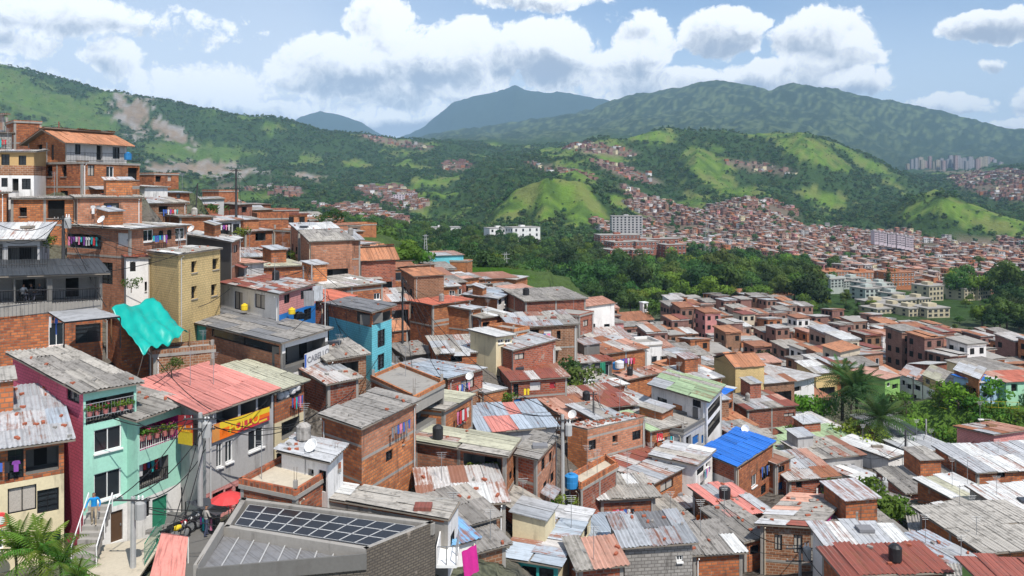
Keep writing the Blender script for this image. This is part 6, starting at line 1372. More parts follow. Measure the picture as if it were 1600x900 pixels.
# ------------------------------------------------------------------ solar-panelled building, bottom left
def solar():
    A, B, C_, D_ = pt(349,822,38.4), pt(573,858,36.0), pt(680,815,38.95), pt(378,776,42.0); zt = A.z
    for q in (A, B, C_, D_): q.z = zt
    A2 = pt(308,880,34.6); A2.z = zt-.25; B2 = B.copy(); B2.z = zt-.25
    zb = zt-6.5; O = Vector((B.x, B.y, zb)); e = empty('community_building', O); tag(e, 'brown brick community building with solar panels on its roof', 'building')
    loc = lambda q: q-O
    mb = MB()
    ring = [A2, B2, C_, D_]
    for i in range(4):
        a, b = ring[i], ring[(i+1)%4]; l_ = math.hypot(b.x-a.x, b.y-a.y)
        ta, tb = (a.z if i in (0,) else zt), (b.z if i in (0,) else zt)
        mb.face([Vector((a.x,a.y,zb))-O, Vector((b.x,b.y,zb))-O, Vector((b.x,b.y,zt-.9 if i in (0,1) and False else tb))-O, Vector((a.x,a.y,ta))-O], 'brick_dark', [(0,0),(l_,0),(l_,6),(0,6)])
    mb.build('wall', e)
    mb = MB(); dz = Vector((0,0,-.55)); mb.face([loc(A)+dz, loc(B)+dz, loc(C_)+dz, loc(D_)+dz], 'fibro_light'); ro = mb.build('roof', e)
    # coping along the upper roof
    for a, b in ((A,B),(B,C_),(C_,D_),(D_,A)):
        cm = MB(); u = (b-a).normalized(); n_ = Vector((u.y,-u.x,0)); cm.box(loc((a+b)/2)-n_*.14+Vector((0,0,-.30)), (b-a)/2, n_*.13, Vector((0,0,.27)), 'concrete'); cm.build('parapet', ro)
    def bil(s_, t_): return (A*(1-s_)+B*s_)*(1-t_)+(D_*(1-s_)+C_*s_)*t_
    for r_ in range(3):
        for k in range(9):
            if r_ == 2 and k > 8: continue
            s0, s1 = .06+k*.1, .06+(k+1)*.1; t0, t1 = .13+r_*.23, .13+(r_+1)*.23
            q = [loc(bil(a_, b_)) for a_, b_ in ((s0,t0),(s1,t0),(s1,t1),(s0,t1))]; c = sum(q, Vector())/4
            q = [c+(x-c)*.965+Vector((0,0,-.06)) for x in q]; pm = MB(); pm.face(q, 'solar')
            for i in range(4): pm.face([q[i]-Vector((0,0,.05)), q[(i+1)%4]-Vector((0,0,.05)), q[(i+1)%4], q[i]], 'grey_metal')
            po = pm.build('solar_panel', ro)
            fm = MB()
            for i in range(4):
                a, b = q[i]+Vector((0,0,.006)), q[(i+1)%4]+Vector((0,0,.006)); u = (b-a).normalized(); n_ = Vector((u.y,-u.x,0)); fm.face([a+n_*.012, b+n_*.012, b-n_*.022, a-n_*.022], 'gutter')
            fm.build('frame', po)
    # lower triangular roof with standing seams
    mb = MB(); dz = Vector((0,0,-.30)); mb.face([loc(A2)+dz, loc(B2)+dz, loc(A)+dz*1.6], 'grey_sheet'); lo = mb.build('lower_roof', e)
    for k in range(1, 9):
        t_ = k/9; p0 = A2.lerp(B2, t_); p1 = A.lerp(B2, t_); sm = MB(); sm.tube([loc(p0)+dz+Vector((0,0,.03)), loc(p1)+dz*1.6*(1-t_*.4)+Vector((0,0,.05))], .035, 'gutter', 4); sm.build('seam', lo)
    fm = MB(); u = (B2-A2); n_ = Vector((u.y,-u.x,0)).normalized(); fm.box(loc((A2+B2)/2)+n_*.06+Vector((0,0,-.28)), u/2, n_*.05, Vector((0,0,.35)), 'dark_concrete'); fm.build('fascia', e)
    fm = MB(); u = (A-A2); n_ = Vector((-u.y,u.x,0)).normalized(); fm.box(loc((A+A2)/2)+n_*.06+Vector((0,0,-.1)), u/2, n_*.10, Vector((0,0,.28)), 'concrete'); fm.build('fascia', e)
solar()
# white balcony at the end of the terrace house
e = empty('balcony', pt(690,880,39.5)); tag(e, 'small white balcony with glass railing beside the solar building', 'balcony'); z = Vector((0,0,1))
mb = MB(); mb.abox(-.25,.75,-.2,1.8,-.15,0,'white_paint'); mb.build('floor', e)
mb = MB(); mb.abox(-.25,-.18,-.2,1.8,0,.85,'white_wall'); mb.build('wall', e)
for xx, yy_ in ((.72,-.17),(.72,.8),(.72,1.77),(.25,-.17)):
    mb = MB(); mb.abox(xx-.025,xx+.025,yy_-.025,yy_+.025,0,.9,'grey_metal'); mb.build('post', e)
mb = MB(); mb.abox(.705,.735,-.17,1.77,.86,.9,'grey_metal'); mb.abox(-.2,.70,-.185,-.155,.86,.9,'grey_metal'); mb.build('handrail', e)

# ------------------------------------------------------------------ street corner, stairs, court
def slab_sheet(name, pts_, mat, label, kind='structure', th=.1):
    mb = MB(); up = [Vector(q) for q in pts_]; dn = [q-Vector((0,0,th)) for q in up]
    mb.face(up, mat, [(q.x, q.y) for q in up])
    for i in range(len(up)): mb.face([dn[i], dn[(i+1)%len(up)], up[(i+1)%len(up)], up[i]], mat)
    return tag(mb.build(name), label, kind=kind)
zs = -19.0
def gpt(p, y, z): d_ = -z*F/(y-HY); return pt(p, y, d_)
slab_sheet('pavement', [gpt(135,905,zs), gpt(215,905,zs), gpt(262,835,zs), gpt(140,855,zs)], 'beige_floor', 'pale paved forecourt before the mint house')
slab_sheet('street', [gpt(215,980,zs-.25), gpt(330,980,zs-.25), gpt(345,800,zs-.25), gpt(262,800,zs-.25)], 'dark_concrete', 'dark asphalt street corner below the chicken banner')
e = empty('stairs', gpt(135,885,zs)); tag(e, 'steep concrete stairs with white handrail beside the mint house', 'stairs')
for k in range(9):
    mb = MB(); mb.box((-.15-.05*k, .30*k, .22*k+.11), (.55,0,0), (0,.17,0), (0,0,.115+.11), 'step_concrete'); mb.build('step', e)
for sx_ in (-.75, .5):
    for k in (0, 4, 8):
        mb = MB(); mb.tube([(sx_-.05*k,.30*k,.22*k),(sx_-.05*k,.30*k,.22*k+1.0)], .03, 'white_paint', 6); mb.build('post', e)
    mb = MB(); mb.tube([(sx_,0,1.0),(sx_-.4,2.4,2.76)], .03, 'white_paint', 6); mb.build('handrail', e)
# pink canopy roof at the street
cz = Vector((0,0,1)); q0 = [pt(232,908,38), pt(288,908,38.6), pt(294,838,41), pt(252,832,41)]
e = empty('street_canopy', q0[0]-Vector((0,0,2.4))); tag(e, 'salmon pink sheet canopy over the street corner', 'canopy')
mb = MB(); mb.face([q-e.location for q in q0], 'pink_sheet', [(0,0),(2,0),(2,5),(0,5)]); mb.face([q-e.location-Vector((0,0,.05)) for q in q0][::-1], 'timber_grey'); mb.build('roof', e)
for q in (q0[0], q0[3], q0[2]):
    mb = MB(); c = q-e.location; mb.tube([c-Vector((0,0,2.6)), c-Vector((0,0,.04))], .04, 'white_paint', 6); mb.build('post', e)
# sports court
z = -37.2
slab_sheet('sports_court', [gpt(1432,748,z), gpt(1530,748,z), gpt(1522,728,z), gpt(1432,728,z)], 'peach_sheet', 'salmon and blue painted sports court', th=.1)
slab_sheet('court_marking', [gpt(1432,735,z+.01), gpt(1442,735,z+.01), gpt(1442,730,z+.01), gpt(1432,730,z+.01)], 'pale_blue', 'blue painted end of the sports court', th=.004)

# ------------------------------------------------------------------ poles, lines
POLE_TOPS = {}
def pole(key, p, yt, yb, d_, rad, mat, label, arms=(), transformer=False, lamp=False, lean=0.0, arm_w=.9):
    T_ = pt(p, yt, d_); B_ = pt(p+lean, yb, d_); e = empty('utility_pole' if not lamp else 'street_lamp', B_); tag(e, label, 'pole' if not lamp else 'street lamp'); h = T_-B_
    mb = MB(); mb.tube([(0,0,-.8), h*.5, h], [rad*1.25, rad*1.05, rad*.85], mat, 8); mb.build('shaft', e, True)
    for k, f_ in enumerate(arms):
        mb = MB(); c = h*f_; mb.box(c+Vector((0,-.02-rad,0)), (arm_w,0,0), (0,.035,0), (0,0,.035), 'pole_dark'); a_ = mb.build('crossarm', e)
        for s_ in (-.9, -.5, .5, .9):
            im = MB(); im.lathe(c+Vector((s_*arm_w,-.02-rad,.05)), [(.02,0),(.04,.05),(.025,.08),(.035,.11),(.012,.14)], 'pole_grey', 6); im.build('insulator', a_)
    if transformer:
        mb = MB(); c = h*.86+Vector((.42,-.1,0)); mb.lathe(c+Vector((0,0,-.5)), [(.05,0),(.27,.03),(.27,.8),(.22,.88),(.05,.92)], 'pole_grey', 10); t_ = mb.build('transformer', e)
        for s_ in (-.1, .1):
            im = MB(); im.lathe(c+Vector((s_,0,.4)), [(.05,0),(.07,.08),(.03,.12),(.06,.18),(.02,.28)], 'white_paint', 6); im.build('bushing', t_)
    if lamp:
        mb = MB(); mb.tube([h, h+Vector((-.6,-.2,.25)), h+Vector((-1.5,-.3,.3))], .035, mat, 6); mb.build('arm', e)
        mb = MB(); mb.box(h+Vector((-1.75,-.32,.28)), (.3,0,0), (0,.12,0), (0,0,.06), 'white_paint'); mb.build('lamp_head', e)
    POLE_TOPS[key] = T_
pole('a',208,776,905,40,.13,'pole_grey','grey concrete pole with transformer in front of the forecourt',(.97,),True)
pole('b',313,645,815,46,.14,'pole_grey','grey concrete pole before the chicken banner building',(.95,.86),True)
pole('c',99,337,412,66,.13,'pole_dark','dark pole with transformers behind the cafe roof',(.93,),True, arm_w=.7)
pole('d',369,264,340,116,.16,'pole_dark','dark twin-armed pole standing out on the ridge',(.97,.8,.6), arm_w=.8)
pole('e',309,286,340,112,.10,'pole_dark','leaning dark pole left of the twin-armed pole',(), lean=-4)
pole('f',629,432,556,92,.12,'pole_dark','dark pole in the lane before the orange-red roof',(.93,.8), arm_w=.5)
pole('g',879,648,800,58,.14,'pole_grey','grey pole with fittings beside the narrow fibro-roofed house',(.95,.85), True, arm_w=.5)
pole('h',1024,534,600,124,.13,'pole_dark','dark pole among rusty roofs left of the chapel lane',(.94,))
pole('i',1415,672,770,82,.12,'pole_dark','black pole at the left end of the sports court',())
pole('j',1447,655,735,96,.10,'pole_grey','slim grey pole behind the sports court',())
pole('k',1554,658,735,92,.10,'pole_grey','grey lamp post before the green bank',(), lamp=True)
pole('l',1374,746,826,70,.11,'pole_grey','thin grey pole between the two bright trees',(.96,), True, arm_w=.4)
pole('m',1427,588,636,124,.10,'pole_dark','dark pole before the white and lime row house',(.95,), arm_w=.4)
pole('n',1519,585,632,124,.12,'pole_dark','dark pole before the brick row house',(.95,), arm_w=.4)
pole('o',387,420,450,86,.05,'pole_grey','thin grey pole by the patched red roof',())
pole('p',508,450,545,66,.05,'pole_grey','thin grey pipe pole beside the rose house',())
pole('q',474,415,440,84,.07,'pole_grey','short grey pole behind the sagging khaki roof',())
pole('r',487,412,438,84,.07,'pole_grey','short grey pole right of its twin behind the khaki roof',())
pole('s',1045,582,640,96,.08,'pole_dark','dark mast before the white gallery house',())
pole('t',927,612,690,74,.07,'pole_dark','dark pole beside the wine-red tin roofs',(.95,), arm_w=.35)
pole('u',1250,852,930,54,.10,'pole_grey','bottom-edge pole with crossarms before the magenta mural house',(.95,.7), True, arm_w=1.0)
pole('v',1460,676,735,96,.05,'pole_dark','thin black fence post behind the sports court',())
pole('w',92,190,240,110,.06,'door_red','thin red and white mast above the terracotta roof',())
def pylon(p, yt, yb, d_, label):
    T_, B_ = pt(p, yt, d_), pt(p, yb, d_); e = empty('pylon', B_); tag(e, label, 'pylon'); h = (T_-B_).z; w_ = h*.09
    for sx_ in (-1, 1):
        for sy_ in (-1, 1):
            mb = MB(); mb.tube([(sx_*w_, sy_*w_, -1), (sx_*w_*.3, sy_*w_*.3, h)], .08, 'gutter', 4); mb.build('leg', e)
    for k in range(7):
        z0, z1 = h*k/7, h*(k+1)/7; a0, a1 = w_*(1-.7*k/7), w_*(1-.7*(k+1)/7)
        mb = MB(); mb.tube([(-a0,-a0,z0),(a1,-a1,z1)], .05, 'gutter', 4); mb.build('brace', e)
    for f_ in (.78, .93):
        mb = MB(); mb.tube([(-h*.14,0,h*f_),(h*.14,0,h*f_)], .07, 'gutter', 4); mb.build('crossarm', e)
pylon(665,366,400,330,'slim lattice pylon in front of the white slab blocks'); pylon(790,394,440,300,'lattice pylon rising from the dark woods'); pylon(752,406,430,240,'low lattice gantry at the end of the ridge'); pylon(1105,346,392,520,'slim lattice mast right of the red brick flats')
def cable(a, b, sag, label, group='overhead cables', r=.028, mat='cable'):
    a, b = Vector(a), Vector(b); O = a.copy(); n_ = 14
    mb = MB(); mb.tube([a.lerp(b, i/n_)-Vector((0,0,sag*4*(i/n_)*(1-i/n_)))-O for i in range(n_+1)], r, mat, 5, False)
    o = mb.build('overhead_cable'); o.location = O; tag(o, label, 'cable', group); CB.append((label, (a.x/a.y+b.x/b.y)/2*F+800, o))
T = POLE_TOPS; CB = []
cl = 'thin dark cable slung between poles over the roofs'
for a, b, sg in [((T['a']+Vector((.8,0,-.1))), pt(322,700,48.2), .6), (T['a']+Vector((-.8,0,-.1)), T['b']+Vector((-.7,0,-.3)), .5), (T['a'], T['b']+Vector((.6,0,-.3)), .7), (T['b']+Vector((.8,0,-.3)), pt(505,640,54), .9), (T['b']+Vector((.4,0,-.6)), pt(512,632,54.5), 1.3), (T['b']+Vector((-.6,0,-.3)), pt(150,640,45.6), .7),
   (T['b']+Vector((0,0,-1)), pt(250,880,40), .3), (T['b']+Vector((.3,0,-1.6)), pt(262,900,39), .2), (pt(505,640,53), pt(590,560,70), .7), (pt(505,645,53), pt(595,575,70), .9), (T['f'], pt(700,560,80), 1.2), (T['f'], pt(760,600,74), 1.6), (T['f'], pt(648,600,64), 1.0), (T['f']+Vector((.3,0,-.5)), pt(690,590,70), 1.5), (T['g'], pt(740,600,72), 1.0), (T['g'], pt(700,580,75), 1.4), (T['g'], T['f'], 2.2),
   (T['c'], pt(0,352,64), .8), (T['c'], pt(10,378,62), .9), (T['c'], pt(255,400,69), .5), (T['c'], pt(166,480,59), .4), (T['d'], T['e'], .6), (T['d'], pt(430,318,150), 1.2), (T['e'], pt(296,305,118), .2), (T['h'], pt(930,560,110), 1.0), (T['h'], T['m'], 3.0), (T['m'], T['n'], 1.2), (T['n'], pt(1640,596,122), .8),
   (pt(1265,595,116), pt(1400,690,88), 1.2), (pt(1272,600,116), pt(1405,720,84), 1.5), (T['u'], pt(1120,780,60), 1.0), (T['u'], pt(1320,770,70), .8), (T['u']+Vector((.6,0,-.2)), pt(1330,860,54), .5), (T['u'], pt(1290,905,50), .2), (T['l'], pt(1300,800,62), .6), (pt(166,424,62.2), pt(290,394,68.5), .2), (T['q'], pt(560,540,70), 1.0), (T['r'], pt(600,480,84), .8), (T['o'], pt(310,480,66), .6), (pt(285,560,58), pt(240,600,52), .2), (pt(330,640,47.5), pt(245,560,56), .4)]:
    cable(a, b, sg, cl)
rc_ = random.Random(12); ht = [(c, s_) for s_ in SPECS for c in s_['c'][:4] if c.y < 130]
for k_, tp_ in T.items():
    if tp_.y > 130: continue
    nb_ = sorted([c for c, s_ in ht if 4 < (c-tp_).length < 26 and c.z < tp_.z+.5], key=lambda c: (c-tp_).length)
    for c in rc_.sample(nb_[:14], min(3, len(nb_[:14]))): cable(tp_+Vector((rc_.uniform(-.4,.4),0,-rc_.uniform(.1,.9))), c+Vector((0,-.1,-.25)), rc_.uniform(.3,1.0), 'thin dark service cable from a pole down to a house', r=.022)
single_out(CB)

# ------------------------------------------------------------------ smaller things
# turquoise tarpaulin with folds
def tarp():
    c = [pt(174,482,60), pt(240,468,65), pt(296,518,63), pt(224,554,58)]; n_ = 26; O = c[0]
    V, Qd = [], []
    for j in range(n_+1):
        for i in range(n_+1):
            s_, t_ = i/n_, j/n_; q = (c[0]*(1-s_)+c[1]*s_)*(1-t_)+(c[3]*(1-s_)+c[2]*s_)*t_-O
            f_ = .13*math.sin(s_*26+t_*5+1.5*math.sin(t_*4))*(.3+t_)+.16*math.sin(s_*9-t_*6)-1.4*s_*(1-s_)*t_*(1-t_)*2+.05*math.sin(t_*31+s_*8)
            V.append((q.x, q.y, q.z+f_))
    for j in range(n_):
        for i in range(n_): k = j*(n_+1)+i; Qd.append((k, k+1, k+n_+2, k+n_+1))
    o = link(bpy.data.objects.new('tarpaulin', np_mesh('tarpaulin', V, Qd, None, ['tarp'], None, True))); o.location = O
    md = o.modifiers.new('thickness', 'SOLIDIFY'); md.thickness = .02; tag(o, 'bright turquoise tarpaulin draped over a brick shelter', 'tarpaulin')
    for k, (cn, dn) in enumerate(((c[0], (-.7,-.2,-.5)), (c[3], (-.2,-.6,-1.6)), (c[2], (.8,-.2,-1.3)), (c[1], (.2,.5,-.6)))):
        a_ = cn-O; rp = MB(); rp.tube([a_, a_+Vector(dn)*.5-Vector((0,0,.05)), a_+Vector(dn)], .012, 'timber_grey', 5); rp.build('rope', o)
    for cn, hh in ((c[1], 3.2), (c[0], 2.6), (c[2], 2.2)):
        a_ = cn-O; rp = MB(); rp.tube([a_-Vector((0,0,hh)), a_+Vector((0,0,.15))], .05, 'wood', 6); rp.build('post', o)
tarp()
S2 = dict(label='low brick shelter beneath the turquoise tarpaulin', P=(190,500,560,62), R=(232,63.5), L=('back',3), wall='brick', roof=['grey_sheet'], over=.1); S2['c'] = corners(S2); build_house(S2, 'shelter')
S2 = dict(label='low unfinished brick wall yard behind the pink roof', P=(240,556,585,60), R=(335,62), L=('back',2.5), wall='brick_brown', roof='slab', parapet=.3, pmat='brick_brown'); S2['c'] = corners(S2); build_house(S2, 'yard_wall')
# cafe posts, side canopy
e = empty('side_canopy', pt(78,545,56)); tag(e, 'small pale canopy on black posts beside the cafe', 'canopy'); O = e.location
q = [pt(75,487,57.5), pt(100,503,55), pt(188,494,58), pt(150,481,61)]; mb = MB(); mb.face([x-O for x in q], 'zinc_light', [(0,0),(3,0),(3,3),(0,3)]); mb.face([x-O-Vector((0,0,.08)) for x in q][::-1], 'black_metal')
for i in range(4): mb.face([q[i]-O-Vector((0,0,.12)), q[(i+1)%4]-O-Vector((0,0,.12)), q[(i+1)%4]-O, q[i]-O], 'black_metal')
mb.build('roof', e)
for x in (q[1], q[2]):
    mb = MB(); mb.tube([x-O-Vector((0,0,2.3)), x-O-Vector((0,0,.1))], .05, 'black_metal', 6); mb.build('post', e)
def railing(label, a, b, h, mat, name='railing', gap=.16, rails=2):
    a, b = Vector(a), Vector(b); O = a.copy(); e = empty(name, O); tag(e, label, 'railing'); u = (b-a); ln = u.length; n_ = max(3, int(ln/gap))
    for k in range(rails):
        mb = MB(); mb.tube([Vector((0,0,h*(1-k*.85/max(1, rails-1)))), u+Vector((0,0,h*(1-k*.85/max(1, rails-1))))], .025, mat, 5); mb.build('rail', e)
    mb = MB()
    for i in range(n_+1): mb.tube([u*i/n_, u*i/n_+Vector((0,0,h))], .012, mat, 4, False)
    o = mb.build('baluster', e); o['kind'] = 'stuff'
railing('black railing of the upper terrace above the cafe', pt(-40,420,57.5), pt(74,417,59.5), 1.5, 'black_metal')
railing('dark railing along the terracotta house balcony', pt(105,253,85.5), pt(218,254,91.8), 1.0, 'black_metal')
railing('black cafe front railing over the concrete parapet', pt(-40,478,56.6), pt(158,470,61.6), 1.0, 'black_metal', gap=.25)
railing('black railing along the salon alley', pt(462,642,60.5), pt(510,618,65), 1.1, 'black_metal', gap=.5)
railing('yellow railing curving along the top of the green bank', pt(1510,636,119), pt(1592,640,112), 1.0, 'cloth_yellow', gap=.9)
railing('grey balcony railing with flower pots on the mint house', pt(131,658,45.8), pt(211,641,48.1), .9, 'grey_metal', gap=.17)
railing('yellow railing piece before the yellow row house', pt(1442,640,124), pt(1480,648,120), .9, 'cloth_yellow', gap=.9)
# flower pots
def potted(p, y, d_, s_, label, fl=True):
    e = empty('potted_plant', pt(p, y, d_)); e.scale = (s_, s_, s_); tag(e, label, 'potted plant')
    mb = MB(); mb.lathe((0,0,0), [(.12,0),(.17,.24),(.19,.26),(.15,.26)], 'pot', 9); mb.build('pot', e)
    rng_ = np.random.default_rng(int(p*7)); V, Nn = leaf_quads(rng_, [(0,0,.45),(.12,.05,.35),(-.12,0,.4)], [.26,.2,.2], 700, .05); link(bpy.data.objects.new('foliage', leaf_mesh('foliage', V, Nn, 'leaf_bright')), e)
    if fl:
        V, Nn = leaf_quads(rng_, [(0,0,.5)], [.3], 220, .04); link(bpy.data.objects.new('blossom', leaf_mesh('blossom', V, Nn, 'flower')), e)
for i, p in enumerate((140,152,165,178,190,203)): potted(p, 652-.18*(p-131), 45.9+.028*(p-131), 1.0, f'{ORD[i]} potted plant from the left on the mint balcony', i % 2 == 0)
for i, p in enumerate((222,233,245,257,268)): potted(p, 690-.22*(p-216), 47.7+.04*(p-216), 1.2, f'{ORD[i]} red-flowered pot from the left on the magenta terrace')
for i, p in enumerate((735,748,762,774)): potted(p, 738, 54.2, 1.1, f'{ORD[i]} potted plant from the left on the open brick balcony', False)
# laundry: one line each, garments are its parts
GM = ['cloth_white','cloth_pink','cloth_blue','cloth_black','cloth_red','cloth_grey','cloth_purple','cloth_white','cloth_teal']
def laundry(label, a, b, n_, seed, hgt=.8, mats=GM):
    a, b = Vector(a), Vector(b); O = a.copy(); e = empty('laundry_line', O); tag(e, label, 'laundry'); r_ = random.Random(seed); u = b-a; ln = u.length; ud = u/ln; nv = Vector((ud.y,-ud.x,0)).normalized()
    mb = MB(); mb.tube([Vector(), u], .012, 'cable', 4, False); mb.build('cord', e)
    for k in range(n_):
        t0 = (k+.12)/n_; w_ = ln/n_*r_.uniform(.6,.85); h_ = hgt*r_.uniform(.6,1.15); m_ = r_.choice(mats); mb = MB(); c = u*t0
        k_ = r_.random()
        prof = [(0,0),(w_,0),(w_*1.0,-h_),(0,-h_)] if k_ < .5 else [(-.05*w_,-.05),(w_*.25,0),(w_*.75,0),(w_*1.05,-.05),(w_*1.15,-h_*.35),(w_*.85,-h_*.35),(w_*.85,-h_),(w_*.15,-h_),(w_*.15,-h_*.35),(-.15*w_,-h_*.35)]
        fr = [c+ud*x+Vector((0,0,y))+nv*.02*math.sin(x*20+y*7) for x, y in prof]; mb.face(fr, m_); mb.face([q-nv*.015 for q in fr][::-1], m_); mb.build('garment', e)
laundry('long row of laundry in the recess of the pale-roofed brick house', pt(106,369,74.8), pt(157,371,72.6), 13, 1)
laundry('clothes drying on the mint laundry balcony', pt(217,722,48.0), pt(260,712,50.2), 7, 2)
laundry('pink and white clothes hung on the beige-roofed brick house', pt(714,644,61), pt(733,636,63.5), 5, 3, 1.1, ['cloth_pink','cloth_white','cloth_pink','cloth_blue','cloth_red'])
laundry('trousers hanging under the small pale canopy', pt(76,494,57), pt(90,496,56.5), 3, 4, 1.2, ['cloth_blue','cloth_white','cloth_black'])
laundry('colourful clothes on the narrow white house', pt(1090,764,68), pt(1112,752,71.5), 6, 5)
laundry('dark clothes in the window of the blue-roofed house', pt(1190,730,74), pt(1203,726,75.6), 5, 6, .9, ['cloth_black','cloth_blue','cloth_grey'])
laundry('clothes on the porch of the grey house with red roof', pt(340,352,101), pt(360,351,102), 5, 7)
laundry('bright clothes behind the mid-slope patchwork roof', pt(612,448,111), pt(648,447,112), 6, 8, 1.2, ['cloth_blue','cloth_red','cloth_white','cloth_orange'])
laundry('yellow cloth and shirts on the wine-red roof house', pt(818,607,79.6), pt(828,607,79.8), 2, 9, .8, ['cloth_yellow'])
laundry('white shirts on the lower wall of the wine-red roof house', pt(843,622,79.7), pt(852,622,79.9), 2, 10, .8, ['cloth_white'])
laundry('clothes before the shopfront below the white gallery house', pt(1026,677,73.6), pt(1036,677,73.8), 3, 11, .9, ['cloth_pink','cloth_red'])
for i, s_ in enumerate(WASH):
    A_, B_ = s_['c'][0], s_['c'][1]; u_ = (B_-A_).normalized(); n_ = Vector((u_.y,-u_.x,0)).normalized(); t_ = .15+.4*((i*37) % 10)/10
    a_ = A_.lerp(B_, t_)+n_*.35-Vector((0,0,.75)); b_ = A_.lerp(B_, min(.97, t_+min(.4, 2.4/(B_-A_).length)))+n_*.35-Vector((0,0,.8))
    laundry('washing line on the '+' '.join(s_['label'].split()[:11]), a_, b_, 5+i % 3, 50+i, .75)
# signs
def text(s_, loc, rot, size, mat, parent, name='lettering', align='CENTER'):
    cu = bpy.data.curves.new(name, 'FONT'); cu.body = s_; cu.size = size; cu.extrude = .006; cu.offset = size*.022; cu.align_x = align; cu.align_y = 'CENTER'; cu.materials.append(MAT[mat])
    o = bpy.data.objects.new(name, cu); link(o); dg = bpy.context.evaluated_depsgraph_get(); me = bpy.data.meshes.new_from_object(o.evaluated_get(dg)); bpy.data.objects.remove(o)
    o = bpy.data.objects.new(name, me); link(o, parent); o.location = loc; o.rotation_euler = rot; o['kind'] = 'stuff'; return o
def sign(label, a, b, y0a, y1a, y0b, y1b, da, db, off=.12, base='cloth_red', cols=(), texts=()):
    A0, A1, B0, B1 = pt(a, y0a, da), pt(a, y1a, da), pt(b, y0b, db), pt(b, y1b, db); O = A1; u = (B1-A1); uh = Vector((u.x,u.y,0)).normalized(); nv = Vector((uh.y,-uh.x,0)); e = empty('banner', O); tag(e, label, 'banner')
    mb = MB(); q = [Vector()+nv*off, B1-O+nv*off, B0-O+nv*off, A0-O+nv*off]; mb.face(q, base); mb.face([x-nv*.03 for x in q][::-1], base); mb.build('cloth', e)
    rz = math.atan2(uh.y, uh.x)
    for (t0, t1, v0, v1, m_) in cols:
        def bl(t_, v_): return (q[0]*(1-t_)+q[1]*t_)*(1-v_)+(q[3]*(1-t_)+q[2]*t_)*v_+nv*.008
        mb = MB(); mb.face([bl(t0,v0), bl(t1,v0), bl(t1,v1), bl(t0,v1)], m_); mb.build('printed_field', e)
    slope = math.atan2(u.z, Vector((u.x,u.y)).length)
    for (s_, t_, v_, sz, m_) in texts:
        c = (q[0]*(1-t_)+q[1]*t_)*(1-v_)+(q[3]*(1-t_)+q[2]*t_)*v_+nv*.02
        o = text(s_, c, (0,0,0), sz, m_, e); o.matrix_basis = Matrix.Translation(c) @ Matrix(((uh.x*math.cos(slope), -uh.x*math.sin(slope), nv.x, 0), (uh.y*math.cos(slope), -uh.y*math.sin(slope), nv.y, 0), (math.sin(slope), math.cos(slope), 0, 0), (0,0,0,1)))
    return e
sign('long orange and yellow chicken banner reading POLLO across the facade', 329, 419, 664, 692, 635, 656, 48.3, 52.9, base='cloth_red',
     cols=[(0,.12,0,1,'orange_wall'),(.12,1,.62,1,'cloth_yellow'),(.12,.42,0,.62,'cloth_orange'),(.66,1,.34,.62,'cloth_orange'),(.16,.24,.20,.50,'cloth_yellow'),(.26,.38,.24,.44,'cloth_yellow'),(.80,.95,.10,.24,'cloth_yellow')], texts=[('POLLO',.54,.46,.86,'cloth_yellow')])
sign('vertical red to yellow chicken banner reading POLLO on the side wall', 281, 304, 648, 692, 648, 696, 49.6, 48.7, base='cloth_red', cols=[(0,1,0,.42,'cloth_yellow'),(0,1,.42,.66,'cloth_orange'),(0.02,.98,.66,.995,'door_red')], texts=[('POLLO',.5,.50,.36,'cloth_yellow')])
mb = MB(); bo = [o for o in bpy.data.objects if o.name.startswith('banner')][-1]; bo_e = bo
mb.lathe((0,0,0), [(.30,0),(.32,.01)], 'cloth_white', 16, (0,-1,0)); k = mb.build('emblem', bo); k.location = (.42,-.10,1.35)
mb = MB(); mb.lathe((0,0,0), [(.24,0),(.25,.01)], 'cloth_orange', 16, (0,-1,0)); k2 = mb.build('emblem_centre', k); k2.location = (0,-.02,0)
sign('white salon sign board reading CABELLO on the balcony', 472, 510, 553, 576, 538, 558, 62.8, 65.6, base='cloth_white', cols=[(.0,.07,.05,.95,'cloth_blue')], texts=[('CABELLO',.55,.48,.66,'cloth_grey')], off=.25)
sign('dark mural board with pale marks on the magenta house', 1280, 1296, 836, 862, 822, 846, 57.1, 58.8, base='cloth_black', cols=[(.1,.9,.1,.40,'cloth_purple'),(.2,.45,.45,.75,'cloth_white'),(.5,.62,.42,.80,'cloth_white'),(.66,.82,.45,.70,'cloth_white')], off=.06)
# umbrellas and awning in the street
def umbrella(p, y, d_, rad, label, mat='umbrella_red'):
    e = empty('umbrella', pt(p, y, d_)-Vector((0,0,2.1))); tag(e, label, 'umbrella'); mb = MB(); mb.tube([(0,0,0),(0,0,2.15)], .025, 'white_paint', 6); mb.build('pole', e)
    mb = MB(); n_ = 8
    for k in range(n_):
        a0, a1 = 2*math.pi*k/n_, 2*math.pi*(k+1)/n_; am = (a0+a1)/2
        for r0, z0, r1, z1 in ((0,2.2,.55*rad,2.08),(.55*rad,2.08,rad,1.82)):
            f = lambda r_, a_, z_: (r_*math.cos(a_), r_*math.sin(a_), z_)
            if r0 == 0: mb.face([f(0,0,z0), f(r1,a0,z1), f(r1*.96,am,z1-.01), f(r1,a1,z1)], mat)
            else: mb.face([f(r0,a0,z0), f(r1,a0,z1), f(r1*.93,am,z1-.02), f(r0*.96,am,z0-.01)], mat); mb.face([f(r0*.96,am,z0-.01), f(r1*.93,am,z1-.02), f(r1,a1,z1), f(r0,a1,z0)], mat)
    mb.build('canopy', e)
